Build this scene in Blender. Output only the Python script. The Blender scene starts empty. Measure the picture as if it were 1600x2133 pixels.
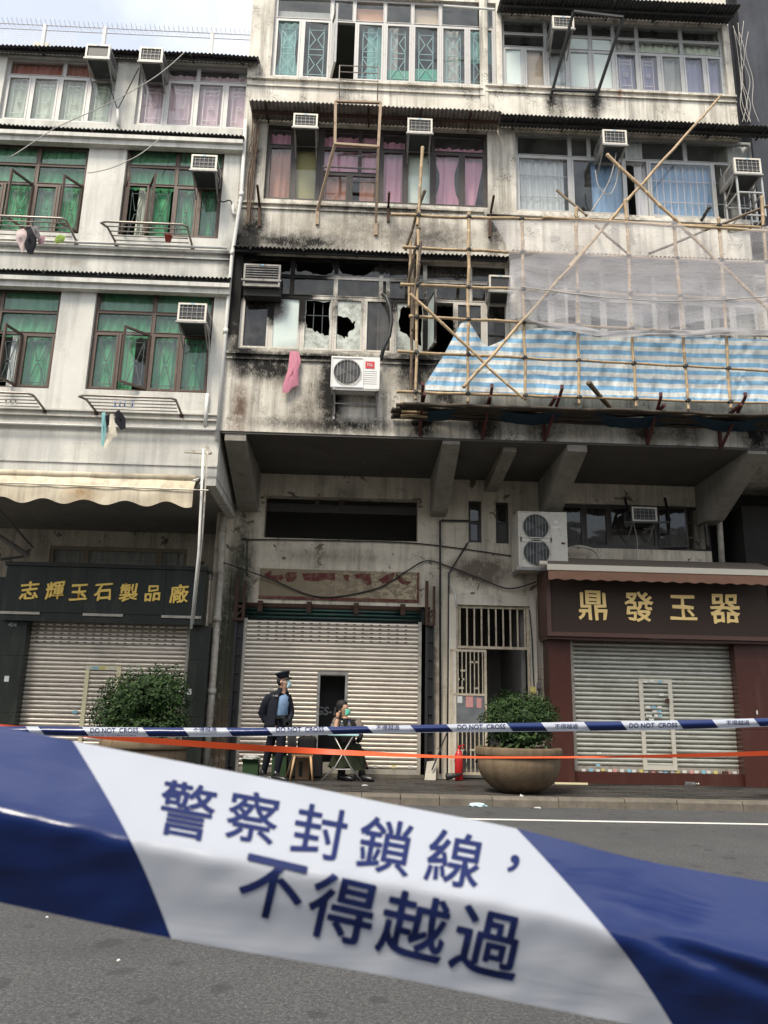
import bpy, bmesh, math, random
from mathutils import Vector, Matrix, noise
random.seed(7)
scene = bpy.context.scene
col = scene.collection
R = math.radians

# ------------------------------------------------------------------ camera
CZ = 1.18                      # lens height above the road
FPX = 1670.0                   # focal length in pixels of the 1600 px wide photograph
PITCH, ROLL, YAW = R(14.41), R(1.243), R(1.81)
fwd = Vector((math.sin(YAW)*math.cos(PITCH), math.cos(YAW)*math.cos(PITCH), math.sin(PITCH)))
r0 = Vector((math.cos(YAW), -math.sin(YAW), 0)); u0 = r0.cross(fwd)
rgt = r0*math.cos(ROLL) + u0*math.sin(ROLL)
upv = -r0*math.sin(ROLL) + u0*math.cos(ROLL)
cam_d = bpy.data.cameras.new('camera'); cam = bpy.data.objects.new('camera', cam_d); col.objects.link(cam)
cam.matrix_world = Matrix(((rgt.x, upv.x, -fwd.x, 0), (rgt.y, upv.y, -fwd.y, 0), (rgt.z, upv.z, -fwd.z, CZ), (0, 0, 0, 1)))
cam_d.sensor_fit = 'HORIZONTAL'; cam_d.sensor_width = 36; cam_d.lens = 36*FPX/1600
cam_d.clip_start = 0.05; cam_d.clip_end = 600
cam_d.dof.use_dof = True; cam_d.dof.focus_distance = 13.0; cam_d.dof.aperture_fstop = 26.0
scene.camera = cam

# ------------------------------------------------------------------ sky, sun, exposure
SUN_EL, SUN_AZ = 57, 212       # degrees; azimuth clockwise from +Y
world = bpy.data.worlds.new('World'); scene.world = world; world.use_nodes = True
wt = world.node_tree; wt.nodes.clear()
wo = wt.nodes.new('ShaderNodeOutputWorld'); wb = wt.nodes.new('ShaderNodeBackground')
sk = wt.nodes.new('ShaderNodeTexSky'); sk.sky_type = 'NISHITA'; sk.sun_disc = False
sk.sun_elevation = R(SUN_EL); sk.sun_rotation = R(SUN_AZ); sk.air_density = 1.0; sk.dust_density = 2.5; sk.ozone_density = 1.0
cl = wt.nodes.new('ShaderNodeTexNoise'); cl.inputs['Scale'].default_value = 2.2; cl.inputs['Detail'].default_value = 6
cr = wt.nodes.new('ShaderNodeValToRGB'); cr.color_ramp.elements[0].position = .36; cr.color_ramp.elements[0].color = (.36, .36, .36, 1)
cr.color_ramp.elements[1].position = .62; cr.color_ramp.elements[1].color = (.92, .92, .92, 1)
cm = wt.nodes.new('ShaderNodeMix'); cm.data_type = 'RGBA'
cm.inputs[7].default_value = (8.7, 8.8, 9.0, 1)
tc = wt.nodes.new('ShaderNodeTexCoord')
cmap = wt.nodes.new('ShaderNodeMapping'); cmap.inputs['Location'].default_value = (9.45, 5.1, 2.7)
wt.links.new(tc.outputs['Generated'], cmap.inputs['Vector']); wt.links.new(cmap.outputs[0], cl.inputs['Vector'])
wt.links.new(cl.outputs['Fac'], cr.inputs['Fac']); wt.links.new(cr.outputs['Color'], cm.inputs[0])
wt.links.new(sk.outputs[0], cm.inputs[6]); wt.links.new(cm.outputs[2], wb.inputs['Color'])
wb.inputs['Strength'].default_value = 0.115
wt.links.new(wb.outputs[0], wo.inputs[0])
sun_d = bpy.data.lights.new('sun', 'SUN'); sun = bpy.data.objects.new('sun', sun_d); col.objects.link(sun)
sun_d.energy = 2.7; sun_d.angle = R(18); sun_d.color = (1.0, .91, .77)
sd = Vector((math.sin(R(SUN_AZ))*math.cos(R(SUN_EL)), math.cos(R(SUN_AZ))*math.cos(R(SUN_EL)), math.sin(R(SUN_EL))))
sun.rotation_euler = sd.to_track_quat('Z', 'Y').to_euler()
vs = scene.view_settings; vs.view_transform = 'Standard'; vs.look = 'None'; vs.gamma = 1; vs.use_curve_mapping = False
vs.exposure = 0.85
scene.cycles.max_bounces = 8; scene.cycles.transparent_max_bounces = 24; scene.cycles.use_denoising = True
scene.cycles.caustics_reflective = False; scene.cycles.caustics_refractive = False

# ------------------------------------------------------------------ from picture measurements to places
FY = 13.0                      # upper facade plane
WY = 15.3                      # ground-floor wall plane
GZ = 0.13                      # pavement level
def ray(px, py):
    return rgt*((px-800)/FPX) + upv*((1066.5-py)/FPX) + fwd
def P(px, py, Y):
    d = ray(px, py); t = Y/d.y; return Vector((d.x*t, Y, CZ+d.z*t))
def G(px, py, z=GZ):
    d = ray(px, py); t = (z-CZ)/d.z; return Vector((d.x*t, d.y*t, z))
def rect(x0, y0, x1, y1, Y):
    xm, ym = (x0+x1)/2, (y0+y1)/2
    return (P(x0, ym, Y).x, P(x1, ym, Y).x, P(xm, y1, Y).z, P(xm, y0, Y).z)   # X0 X1 Z0 Z1

# ------------------------------------------------------------------ mesh builder
class MB:
    def __init__(s): s.v = []; s.f = []; s.m = []
    def add(s, vs, fs, mi=0):
        o = len(s.v); s.v += [tuple(v) for v in vs]; s.f += [tuple(i+o for i in f) for f in fs]; s.m += [mi]*len(fs); return s
    def box(s, x0, x1, y0, y1, z0, z1, mi=0):
        return s.add([(x0,y0,z0),(x1,y0,z0),(x1,y1,z0),(x0,y1,z0),(x0,y0,z1),(x1,y0,z1),(x1,y1,z1),(x0,y1,z1)],
                     [(0,3,2,1),(4,5,6,7),(0,1,5,4),(1,2,6,5),(2,3,7,6),(3,0,4,7)], mi)
    def quad(s, a, b, c, d, mi=0): return s.add([a, b, c, d], [(0,1,2,3)], mi)
    def bar(s, a, b, w, h=None, up=(0,0,1), mi=0):
        a, b = Vector(a), Vector(b); h = h or w; d = (b-a).normalized(); u = Vector(up)
        if abs(d.dot(u)) > .95: u = Vector((0,1,0))
        x = d.cross(u).normalized(); y = x.cross(d)
        vs = []
        for p in (a, b):
            for sx, sy in ((-1,-1),(1,-1),(1,1),(-1,1)): vs.append(p + x*sx*w/2 + y*sy*h/2)
        return s.add(vs, [(0,1,2,3),(7,6,5,4),(0,4,5,1),(1,5,6,2),(2,6,7,3),(3,7,4,0)], mi)
    def tube(s, pts, r, n=8, caps=True, mi=0):
        pts = [Vector(p) for p in pts]; k = len(pts); rs = r if isinstance(r, (list, tuple)) else [r]*k
        vs = []; prev = None
        for i, p in enumerate(pts):
            d = (pts[min(i+1, k-1)]-pts[max(i-1, 0)]).normalized()
            if prev is None: x = d.cross(Vector((0,0,1)) if abs(d.z) < .9 else Vector((0,1,0))).normalized()
            else:
                x = prev - d*prev.dot(d); x.normalize()
            prev = x; y = d.cross(x)
            for j in range(n):
                a = 2*math.pi*j/n; vs.append(p + (x*math.cos(a)+y*math.sin(a))*rs[i])
        fs = [(i*n+j, i*n+(j+1)%n, (i+1)*n+(j+1)%n, (i+1)*n+j) for i in range(k-1) for j in range(n)]
        if caps: fs += [tuple(range(n-1, -1, -1)), tuple(range((k-1)*n, k*n))]
        return s.add(vs, fs, mi)
    def lathe(s, prof, c=(0,0,0), n=28, mi=0):
        vs = []; k = len(prof)
        for r, z in prof:
            for j in range(n):
                a = 2*math.pi*j/n; vs.append((c[0]+r*math.cos(a), c[1]+r*math.sin(a), c[2]+z))
        fs = [(i*n+j, i*n+(j+1)%n, (i+1)*n+(j+1)%n, (i+1)*n+j) for i in range(k-1) for j in range(n)]
        fs += [tuple(range(n-1, -1, -1)), tuple(range((k-1)*n, k*n))]
        return s.add(vs, fs, mi)
    def grid(s, fn, nu, nv, mi=0):
        vs = [fn(i/nu, j/nv) for j in range(nv+1) for i in range(nu+1)]
        return s.add(vs, [(j*(nu+1)+i, j*(nu+1)+i+1, (j+1)*(nu+1)+i+1, (j+1)*(nu+1)+i) for j in range(nv) for i in range(nu)], mi)
    def poly(s, pts, y0, y1, mi=0):
        """outline in X,Z made solid between two Y planes"""
        n = len(pts); vs = [(x, y0, z) for x, z in pts]+[(x, y1, z) for x, z in pts]
        fs = [tuple(range(n)), tuple(range(2*n-1, n-1, -1))]+[(i, (i+1) % n, n+(i+1) % n, n+i) for i in range(n)]
        return s.add(vs, fs, mi)
    def mesh(s, name, mats, smooth=False):
        me = bpy.data.meshes.new(name); me.from_pydata(s.v, [], s.f)
        for m in (mats if isinstance(mats, (list, tuple)) else [mats]): me.materials.append(m)
        if any(s.m): me.polygons.foreach_set('material_index', s.m)
        if smooth: me.polygons.foreach_set('use_smooth', [True]*len(me.polygons))
        me.update(); return me
    def build(s, name, mats, parent=None, smooth=False, fix=False):
        me = s.mesh(name, mats, smooth)
        if fix:
            bm = bmesh.new(); bm.from_mesh(me); bmesh.ops.recalc_face_normals(bm, faces=bm.faces); bm.to_mesh(me); bm.free()
        return link(name, me, parent)
def link(name, data, parent=None):
    o = bpy.data.objects.new(name, data); col.objects.link(o)
    if parent is not None: adopt(o, parent)
    return o
def adopt(o, parent):
    o.parent = parent
    t = WM.get(parent.name, Matrix.Identity(4)); o.matrix_parent_inverse = t.inverted()
    WM[o.name] = Matrix.Translation(o.location)
WM = {}
def thing(name, label, cat, loc=(0,0,0), group=None):
    o = bpy.data.objects.new(name, None); col.objects.link(o); o.location = loc; o.empty_display_size = .1
    WM[o.name] = Matrix.Translation(Vector(loc)); o['label'] = label; o['category'] = cat
    if group: o['group'] = group
    return o
def tag(o, label=None, cat=None, group=None, kind=None):
    if label: o['label'] = label
    if cat: o['category'] = cat
    if group: o['group'] = group
    if kind: o['kind'] = kind
    return o
def place(o, loc, rot=None):
    """move a part whose mesh is written about its own origin"""
    o.location = loc
    if rot is not None: o.rotation_euler = rot
    return o

# ------------------------------------------------------------------ materials
class NT:
    def __init__(s, name):
        s.m = bpy.data.materials.new(name); s.m.use_nodes = True; s.t = s.m.node_tree; s.n = s.t.nodes
        s.b = s.n['Principled BSDF']; s.out = s.n['Material Output']
        g = s.n.new('ShaderNodeNewGeometry'); s.pos = g.outputs['Position']
    def node(s, typ, **kw):
        n = s.n.new(typ)
        for k, v in kw.items(): setattr(n, k, v)
        return n
    def lk(s, a, b): s.t.links.new(a, b)
    def noise(s, scale=1, detail=5, rough=.6, stretch=(1,1,1), vec=None, dist=0):
        mp = s.node('ShaderNodeMapping'); mp.inputs['Scale'].default_value = stretch
        s.lk(vec or s.pos, mp.inputs['Vector'])
        n = s.node('ShaderNodeTexNoise'); n.inputs['Scale'].default_value = scale; n.inputs['Detail'].default_value = detail
        n.inputs['Roughness'].default_value = rough; n.inputs['Distortion'].default_value = dist
        s.lk(mp.outputs[0], n.inputs['Vector']); return n.outputs['Fac']
    def ramp(s, fac, p0, p1, c0=(0,0,0), c1=(1,1,1)):
        r = s.node('ShaderNodeValToRGB'); e = r.color_ramp.elements
        e[0].position = p0; e[1].position = p1; e[0].color = (*c0, 1); e[1].color = (*c1, 1)
        s.lk(fac, r.inputs['Fac']); return r.outputs['Color']
    def mix(s, fac, a, b, blend='MIX'):
        n = s.node('ShaderNodeMix', data_type='RGBA', blend_type=blend)
        for sock, v in ((n.inputs[0], fac), (n.inputs[6], a), (n.inputs[7], b)):
            if isinstance(v, (int, float)): sock.default_value = v
            elif isinstance(v, tuple): sock.default_value = (*v, 1)[:4]
            else: s.lk(v, sock)
        return n.outputs[2]
    def math(s, op, a, b=None, clamp=False):
        n = s.node('ShaderNodeMath', operation=op, use_clamp=clamp)
        for sock, v in ((n.inputs[0], a), (n.inputs[1], b)):
            if v is None: continue
            if isinstance(v, (int, float)): sock.default_value = v
            else: s.lk(v, sock)
        return n.outputs[0]
    def sep(s, v):
        n = s.node('ShaderNodeSeparateXYZ'); s.lk(v, n.inputs[0]); return n.outputs
    def blob(s, c, rad):
        """1 at the centre of an ellipsoid, 0 at its rim"""
        a = s.node('ShaderNodeVectorMath', operation='SUBTRACT'); s.lk(s.pos, a.inputs[0]); a.inputs[1].default_value = c
        b = s.node('ShaderNodeVectorMath', operation='DIVIDE'); s.lk(a.outputs[0], b.inputs[0]); b.inputs[1].default_value = rad
        l = s.node('ShaderNodeVectorMath', operation='LENGTH'); s.lk(b.outputs[0], l.inputs[0])
        return s.math('SUBTRACT', 1.0, l.outputs['Value'], clamp=True)
    def bump(s, h, strength=.3, dist=.01):
        n = s.node('ShaderNodeBump'); n.inputs['Strength'].default_value = strength; n.inputs['Distance'].default_value = dist
        s.lk(h, n.inputs['Height']); s.lk(n.outputs[0], s.b.inputs['Normal'])
    def done(s, colr, rough=.7, metal=0.0, spec=.5):
        if isinstance(colr, tuple): s.b.inputs['Base Color'].default_value = (*colr, 1)
        else: s.lk(colr, s.b.inputs['Base Color'])
        if isinstance(rough, (int, float)): s.b.inputs['Roughness'].default_value = rough
        else: s.lk(rough, s.b.inputs['Roughness'])
        s.b.inputs['Metallic'].default_value = metal; s.b.inputs['Specular IOR Level'].default_value = spec
        return s.m
def dk(c, k): return tuple(x*k for x in c)
def pm(name, base, rough=.6, metal=0.0, var=.25, scale=5, dirt=0.0, dcol=(.05,.045,.035), dscale=7, stretch=(1,1,1), bump=0, bscale=40, spec=.5):
    t = NT(name)
    c = t.mix(t.noise(scale, 5, .65), dk(base, 1-var), dk(base, 1+var*.6))
    if dirt:
        f = t.ramp(t.noise(dscale, 7, .7, stretch), .62-dirt*.3, .78-dirt*.15)
        f = t.math('MULTIPLY', f, min(1, .35+dirt*.6))
        c = t.mix(f, c, dcol)
    if bump: t.bump(t.noise(bscale, 4, .7), bump, .004)
    return t.done(c, rough, metal, spec)
def wallmat(name, base, second, grime, gcol=(.045,.04,.033), amt=.5, streak=.4, stains=(), chips=None, bump=.35):
    t = NT(name)
    c = t.mix(t.ramp(t.noise(1.1, 7, .66), .36, .66), base, second)
    c = t.mix(t.math('MULTIPLY', t.noise(9, 6, .75), .4), c, dk(second, .7))
    # rain streaks
    st = t.ramp(t.noise(1.0, 7, .66, (6.5, 6.5, .45)), .46, .66)
    c = t.mix(t.math('MULTIPLY', st, streak), c, dk(second, .42))
    # speckled mould
    sp = t.math('MULTIPLY', t.ramp(t.noise(3.2, 4, .6), .52, .68), t.ramp(t.noise(26, 7, .8), .47, .56))
    c = t.mix(t.math('MULTIPLY', sp, amt), c, gcol)
    for (cen, rad, k, scol) in stains:
        b = t.blob(cen, rad)
        b = t.math('MULTIPLY', b, t.math('ADD', t.math('ADD', t.math('MULTIPLY', t.noise(30, 7, .85, (1.5, 1.5, .55)), 2.1), t.math('MULTIPLY', t.noise(6, 5, .7), 1.7)), -1.2))
        b = t.math('MULTIPLY', b, k*1.6, clamp=True)
        c = t.mix(b, c, scol)
    if chips:
        f = t.ramp(t.noise(2.4, 7, .66, dist=.6), chips[1], chips[1]+.012)
        c = t.mix(f, c, chips[0])
    h = t.math('ADD', t.noise(30, 6, .7), t.math('MULTIPLY', t.noise(3, 4, .6), 1.5))
    t.bump(h, bump, .012)
    return t.done(c, .88, 0, .25)
def glassmat(name, tint=(.93,.96,.95), refl=1.0, dirt=.06, dcol=(.5,.5,.46)):
    t = NT(name); t.n.remove(t.b)
    tr = t.node('ShaderNodeBsdfTransparent'); tr.inputs[0].default_value = (*tint, 1)
    gl = t.node('ShaderNodeBsdfGlossy'); gl.inputs['Roughness'].default_value = .03; gl.inputs[0].default_value = (.9,.95,.97,1)
    df = t.node('ShaderNodeBsdfDiffuse'); df.inputs[0].default_value = (*dcol, 1)
    bp = t.node('ShaderNodeBump'); bp.inputs['Strength'].default_value = .25; bp.inputs['Distance'].default_value = .02
    t.lk(t.noise(1.6, 2, .5), bp.inputs['Height']); t.lk(bp.outputs[0], gl.inputs['Normal'])
    m0 = t.node('ShaderNodeMixShader')
    t.lk(t.math('MULTIPLY', t.ramp(t.noise(4, 7, .7), .35, .75), dirt*2), m0.inputs[0]); t.lk(tr.outputs[0], m0.inputs[1]); t.lk(df.outputs[0], m0.inputs[2])
    lw = t.node('ShaderNodeLayerWeight'); lw.inputs[0].default_value = .5; fr = t.math('ADD', t.math('MULTIPLY', t.math('POWER', lw.outputs['Facing'], 3.0), .8), .05)
    m1 = t.node('ShaderNodeMixShader'); t.lk(t.math('MULTIPLY', fr, refl, clamp=True), m1.inputs[0])
    t.lk(m0.outputs[0], m1.inputs[1]); t.lk(gl.outputs[0], m1.inputs[2]); t.lk(m1.outputs[0], t.out.inputs[0])
    return t.m
def clothmat(name, base, trans=.25, var=.25, scale=9, stretch=(6,6,.4), rough=.85):
    t = NT(name); c = t.mix(t.noise(scale*.3, 5, .6, stretch), dk(base, 1-var), dk(base, 1+var*.5))
    m = t.done(c, rough, 0, .2)
    if trans:
        tl = t.node('ShaderNodeBsdfTranslucent'); t.lk(c, tl.inputs[0])
        mx = t.node('ShaderNodeMixShader'); mx.inputs[0].default_value = trans
        t.lk(t.b.outputs[0], mx.inputs[1]); t.lk(tl.outputs[0], mx.inputs[2]); t.lk(mx.outputs[0], t.out.inputs[0])
    return m
BLK = (.012,.011,.01)
def SP(px, py, rx, rz, k=1.0, c=BLK, Y=FY):
    p = P(px, py, Y); return ((p.x, Y, p.z), (rx, 1.2, rz), k, c)
M = {}
M['wallA'] = wallmat('pale_grey_render', (.69,.68,.62), (.59,.575,.52), .2, amt=.2, streak=.4,
    stains=[SP(160, 545, .25, .12, .8, (.36,.33,.28)), SP(480, 545, .25, .6, .8), SP(440, 880, .3, .3, .5, (.3,.28,.25)), SP(130, 275, 2.0, .15, .5, (.2,.19,.17)), SP(300, 540, 2.5, .12, .7, (.2,.19,.17)), SP(150, 870, 2.5, .2, .6, (.25,.24,.21))], bump=.25, chips=((.43,.41,.36), .69))
RUST = (.22,.09,.035)
M['wallB'] = wallmat('stained_cream_render', (.78,.74,.645), (.54,.50,.425), .5, amt=.85, streak=.85,
    stains=[SP(690, 790, .35, .7, 1.3), SP(850, 770, .5, .7, .9), SP(880, 880, .35, .45, 1.4), SP(1008, 880, .35, .5, 1.5), SP(500, 850, .22, .8, 1.0, (.12,.08,.06)),
            SP(1575, 905, .4, .5, 1.4), SP(1420, 900, .5, .3, .7), SP(700, 885, 1.8, .18, 1.0), SP(760, 480, 2.6, .55, .8, (.25,.22,.18)), SP(900, 495, 1.0, .4, .9, (.1,.09,.08)),
            SP(1150, 215, .22, .4, 1.1), SP(1240, 218, .25, .42, 1.2), SP(1290, 198, .06, .25, .8, RUST), SP(530, 480, .3, .8, 1.0), SP(530, 330, .25, 1.0, .9),
            SP(590, 790, .25, .35, .8, (.3,.27,.22)), SP(560, 765, .8, .35, 1.3), SP(930, 800, .4, .9, 1.2), SP(640, 850, .5, .7, .7, (.12,.1,.08)), SP(500, 590, .4, 1.5, 2.8), SP(870, 720, .45, 1.2, 1.8), SP(690, 830, .3, .8, 1.4), SP(505, 740, .3, .5, 1.6), SP(1340, 900, .5, .35, 1.0), SP(1130, 900, .4, .4, .9), SP(620, 505, 1.5, .3, 1.0), SP(1030, 480, .3, .7, .8), SP(660, 745, 2.2, .16, .9), SP(800, 440, 2.5, .12, .7), SP(1200, 880, 2.6, .5, .45, (.18,.16,.13))])
M['wallG'] = wallmat('dingy_ground_floor_render', (.76,.69,.56), (.58,.52,.415), .5, amt=.5, streak=.6,
    stains=[SP(500, 1250, .35, 2.2, 1.3, (.07,.075,.05), WY), SP(500, 1500, .35, 1.6, 1.2, (.09,.085,.06), WY), SP(1000, 1190, .8, .4, 1.5, (.16,.13,.10), WY), SP(468, 1400, .35, 2.6, 1.5, (.06,.06,.04), WY), SP(460, 1560, .3, 1.2, 1.2, (.10,.075,.05), WY), SP(700, 1160, 1.6, .2, .6, (.2,.17,.13), WY), SP(900, 1400, .25, 2.0, .8, (.14,.11,.08), WY), SP(720, 1030, .4, .3, .7, (.2,.18,.15), WY),
            SP(1120, 1500, .25, 1.5, .8, (.14,.11,.08), WY)], chips=((.17,.14,.11), .62))
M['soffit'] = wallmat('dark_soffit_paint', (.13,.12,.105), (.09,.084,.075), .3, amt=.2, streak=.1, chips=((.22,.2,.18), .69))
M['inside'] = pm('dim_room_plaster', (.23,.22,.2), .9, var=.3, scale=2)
M['burnt'] = pm('charred_and_unlit_black', (.022,.02,.018), .95, var=.5, scale=3)  # char in the burnt room; painted shade in the passage gap
M['roofdark'] = pm('black_corrugated_sheet', (.038,.038,.040), .6, var=.4, scale=8, dirt=.3, dcol=(.12,.10,.08), stretch=(1,1,1))
M['roofgrey'] = pm('grey_corrugated_sheet', (.26,.235,.21), .75, var=.4, scale=5, dirt=.5, dcol=(.05,.04,.035))
M['alu'] = pm('off_white_aluminium', (.46,.45,.43), .45, .1, var=.15, scale=9, dirt=.25, dcol=(.2,.17,.13), dscale=9)
M['alug'] = pm('grey_aluminium', (.40,.40,.385), .45, .25, var=.2, scale=9, dirt=.2, dcol=(.15,.13,.1))
M['sooty'] = wallmat('sooty_aluminium', (.72,.69,.62), (.56,.52,.45), .4, amt=.5, streak=.35, bump=.05,
    stains=[SP(545, 565, 1.4, .62, 5.0), SP(690, 540, 2.0, .32, 4.0), SP(600, 630, .6, .6, 3.2), SP(850, 620, .7, .6, 1.6), SP(900, 690, .7, .7, 2.0), SP(720, 640, .5, .5, 1.0)])
M['brown'] = pm('brown_anodised_frame', (.085,.055,.04), .5, .15, var=.25, scale=8, dirt=.15, dcol=(.3,.25,.2))
M['darkbrown'] = pm('dark_brown_frame', (.04,.032,.028), .5, .1, var=.3, scale=8, dirt=.2, dcol=(.15,.11,.08))
M['glass'] = glassmat('window_glass')
M['glassdirty'] = glassmat('smoky_glass', (.34,.32,.29), .8, .35, (.09,.08,.07))
M['frost'] = pm('frosted_pane', (.55,.62,.58), .35, var=.12, scale=3, dirt=.1, dcol=(.35,.36,.32))
M['steel'] = pm('stainless_tube', (.26,.235,.21), .4, .55, var=.25, scale=12, dirt=.35, dcol=(.16,.1,.06))
M['rust'] = pm('rusty_steel', (.075,.038,.024), .85, .1, var=.5, scale=14, dirt=.4, dcol=(.03,.02,.018))
M['redoxide'] = pm('red_oxide_steel', (.085,.02,.018), .6, .1, var=.4, scale=10, dirt=.3)
M['black'] = pm('black_paint', (.016,.016,.017), .5, var=.3)
M['blackrub'] = pm('black_rubber', (.018,.018,.02), .55, var=.2)
M['white'] = pm('white_plastic', (.68,.67,.62), .45, var=.1, dirt=.18, dcol=(.3,.26,.2), dscale=14)
M['acmetal'] = pm('cream_sheet_metal', (.60,.57,.49), .5, .05, var=.12, dirt=.35, dcol=(.2,.16,.11), dscale=10)
M['acgrey'] = pm('grey_sheet_metal', (.30,.295,.28), .55, .3, var=.2, dirt=.45, dcol=(.07,.06,.05), dscale=9)
M['acdark'] = pm('dark_condenser_fins', (.035,.037,.04), .6, .2, var=.3)
M['bamboo'] = pm('dry_bamboo', (.46,.335,.195), .65, 0, var=.5, scale=4, dirt=.5, dcol=(.12,.075,.035), dscale=6)
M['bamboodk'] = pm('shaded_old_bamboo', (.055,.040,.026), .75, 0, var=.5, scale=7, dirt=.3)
M['bambood'] = pm('weathered_dark_bamboo', (.13,.095,.06), .7, 0, var=.45, scale=7, dirt=.3)
M['lash'] = pm('black_nylon_strip', (.02,.018,.017), .6)
M['cable'] = pm('black_cable', (.02,.02,.02), .6)
M['cablew'] = pm('pale_cable', (.38,.36,.33), .6)
M['pipe'] = pm('painted_drain_pipe', (.50,.47,.40), .65, 0, var=.2, dirt=.55, dcol=(.13,.075,.045), dscale=6)
M['pipew'] = pm('off_white_pipe', (.62,.61,.57), .55, 0, var=.12, dirt=.2)
# ================================================================== THE SETTING
def asphalt():
    t = NT('worn_asphalt')
    c = t.mix(t.ramp(t.noise(.9, 7, .7), .36, .64), (.088,.091,.097), (.150,.152,.155))
    c = t.mix(t.ramp(t.noise(110, 3, .7), .36, .62), dk((.1,.1,.1), .25), c)
    ag = t.ramp(t.noise(90, 2, .5), .60, .66); c = t.mix(t.math('MULTIPLY', ag, .6), c, (.22,.22,.215))
    c = t.mix(t.ramp(t.noise(42, 4, .7), .38, .60), dk((.08,.08,.08), .5), c)
    # old spots of oil and chewing gum
    v = t.node('ShaderNodeTexVoronoi', voronoi_dimensions='2D'); v.inputs['Scale'].default_value = 4.2
    mp = t.node('ShaderNodeMapping'); mp.inputs['Scale'].default_value = (1, .8, 1)
    nz = t.node('ShaderNodeTexNoise'); nz.inputs['Scale'].default_value = 6; t.lk(t.pos, nz.inputs['Vector'])
    ad = t.node('ShaderNodeVectorMath', operation='MULTIPLY_ADD'); t.lk(nz.outputs['Color'], ad.inputs[0]); ad.inputs[1].default_value = (.12,.12,0); t.lk(t.pos, ad.inputs[2])
    t.lk(ad.outputs[0], mp.inputs[0]); t.lk(mp.outputs[0], v.inputs['Vector'])
    sepc = t.node('ShaderNodeSeparateColor'); t.lk(v.outputs['Color'], sepc.inputs[0])
    rad = t.math('MULTIPLY', t.math('SUBTRACT', sepc.outputs[0], .5, clamp=True), .62)
    m = t.math('MULTIPLY', t.math('SUBTRACT', rad, v.outputs['Distance']), 22, clamp=True)
    c = t.mix(t.math('MULTIPLY', m, .6), c, (.03,.03,.03))
    c = t.mix(t.math('MULTIPLY', t.ramp(t.noise(1.1, 6, .7, (1, .5, 1)), .58, .75), .5), c, (.05,.05,.048))
    # long cracks
    w = t.node('ShaderNodeTexVoronoi', feature='DISTANCE_TO_EDGE', voronoi_dimensions='2D'); w.inputs['Scale'].default_value = .35; t.lk(ad.outputs[0], w.inputs['Vector'])
    c = t.mix(t.math('MULTIPLY', t.math('SUBTRACT', .004, w.outputs['Distance']), 70, clamp=True), c, (.03,.03,.03))
    t.bump(t.noise(120, 4, .75), .6, .006)
    return t.done(c, .86, 0, .35)
M['asphalt'] = asphalt()
def pavemat(name, base, wet):
    t = NT(name)
    c = t.mix(t.noise(7, 6, .7), dk(base, .6), dk(base, 1.3))
    w = t.ramp(t.noise(.7, 5, .6, (1, 2, 1)), .45, .6)
    c = t.mix(w, c, dk(base, .35)); t.bump(t.noise(60, 4, .7), .4, .004)
    r = t.node('ShaderNodeMapRange'); t.lk(w, r.inputs[0]); r.inputs[3].default_value = .85; r.inputs[4].default_value = .85-wet
    return t.done(c, r.outputs[0], 0, .4)
M['pave'] = pavemat('damp_dark_paving', (.045,.041,.037), .45)
M['kerb'] = pm('worn_granite_kerb', (.145,.125,.098), .85, var=.8, scale=4, dirt=.5, dcol=(.07,.065,.055), bump=.5)
M['paint'] = pm('worn_white_road_paint', (.66,.65,.61), .75, var=.2, scale=14, dirt=.35, dcol=(.2,.2,.19), dscale=22)

road = MB().quad((-150,-60,0), (150,-60,0), (150,250,0), (-150,250,0)).build('road', M['asphalt']); tag(road, kind='structure')
KY = 11.93
pav = MB().box(-40, 40, KY+.16, 19, .0, GZ-.03).build('pavement', M['pave']); tag(pav, kind='structure')
mb = MB(); rp = random.Random(3)
for j in range(23):
    y = KY+.30+j*.142; off = (j % 2)*.15
    for i in range(-34, 36):
        x = i*.30+off; h = GZ+rp.uniform(-.004, .004); mb.box(x+.004, x+.296, y+.004, y+.138, GZ-.05, h)
pb = mb.build('paving_bricks', M['pave'], pav); pb['kind'] = 'stuff'
kerb = MB().box(-40, 40, KY+.02, KY+.2, -.05, .07).build('kerb', M['kerb']); tag(kerb, kind='structure')
x = -9.0
while x < 11:
    L = rp.choice([.55, .75, .95, .95]); d0 = rp.uniform(-.012, .012); h = GZ+rp.uniform(-.006, .008)
    a, b = x+.006, x+L-.006
    prof = [(KY+d0+.0, -.03), (KY+d0+.012, h-.035), (KY+d0+.04, h), (KY+.29, h), (KY+.29, -.03)]
    k = MB(); vs = [(a, p, q) for p, q in prof]+[(b, p, q) for p, q in prof]; n = len(prof)
    k.add(vs, [tuple(range(n)), tuple(range(2*n-1, n-1, -1))]+[(i, n+i, n+(i+1) % n, (i+1) % n) for i in range(n)])
    k.build('kerb_stone', M['kerb'], kerb, fix=True); x += L
ln = MB().box(-30, 30, 10.36, 10.47, .001, .005).build('road_marking', M['paint']); tag(ln, kind='structure')

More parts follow.
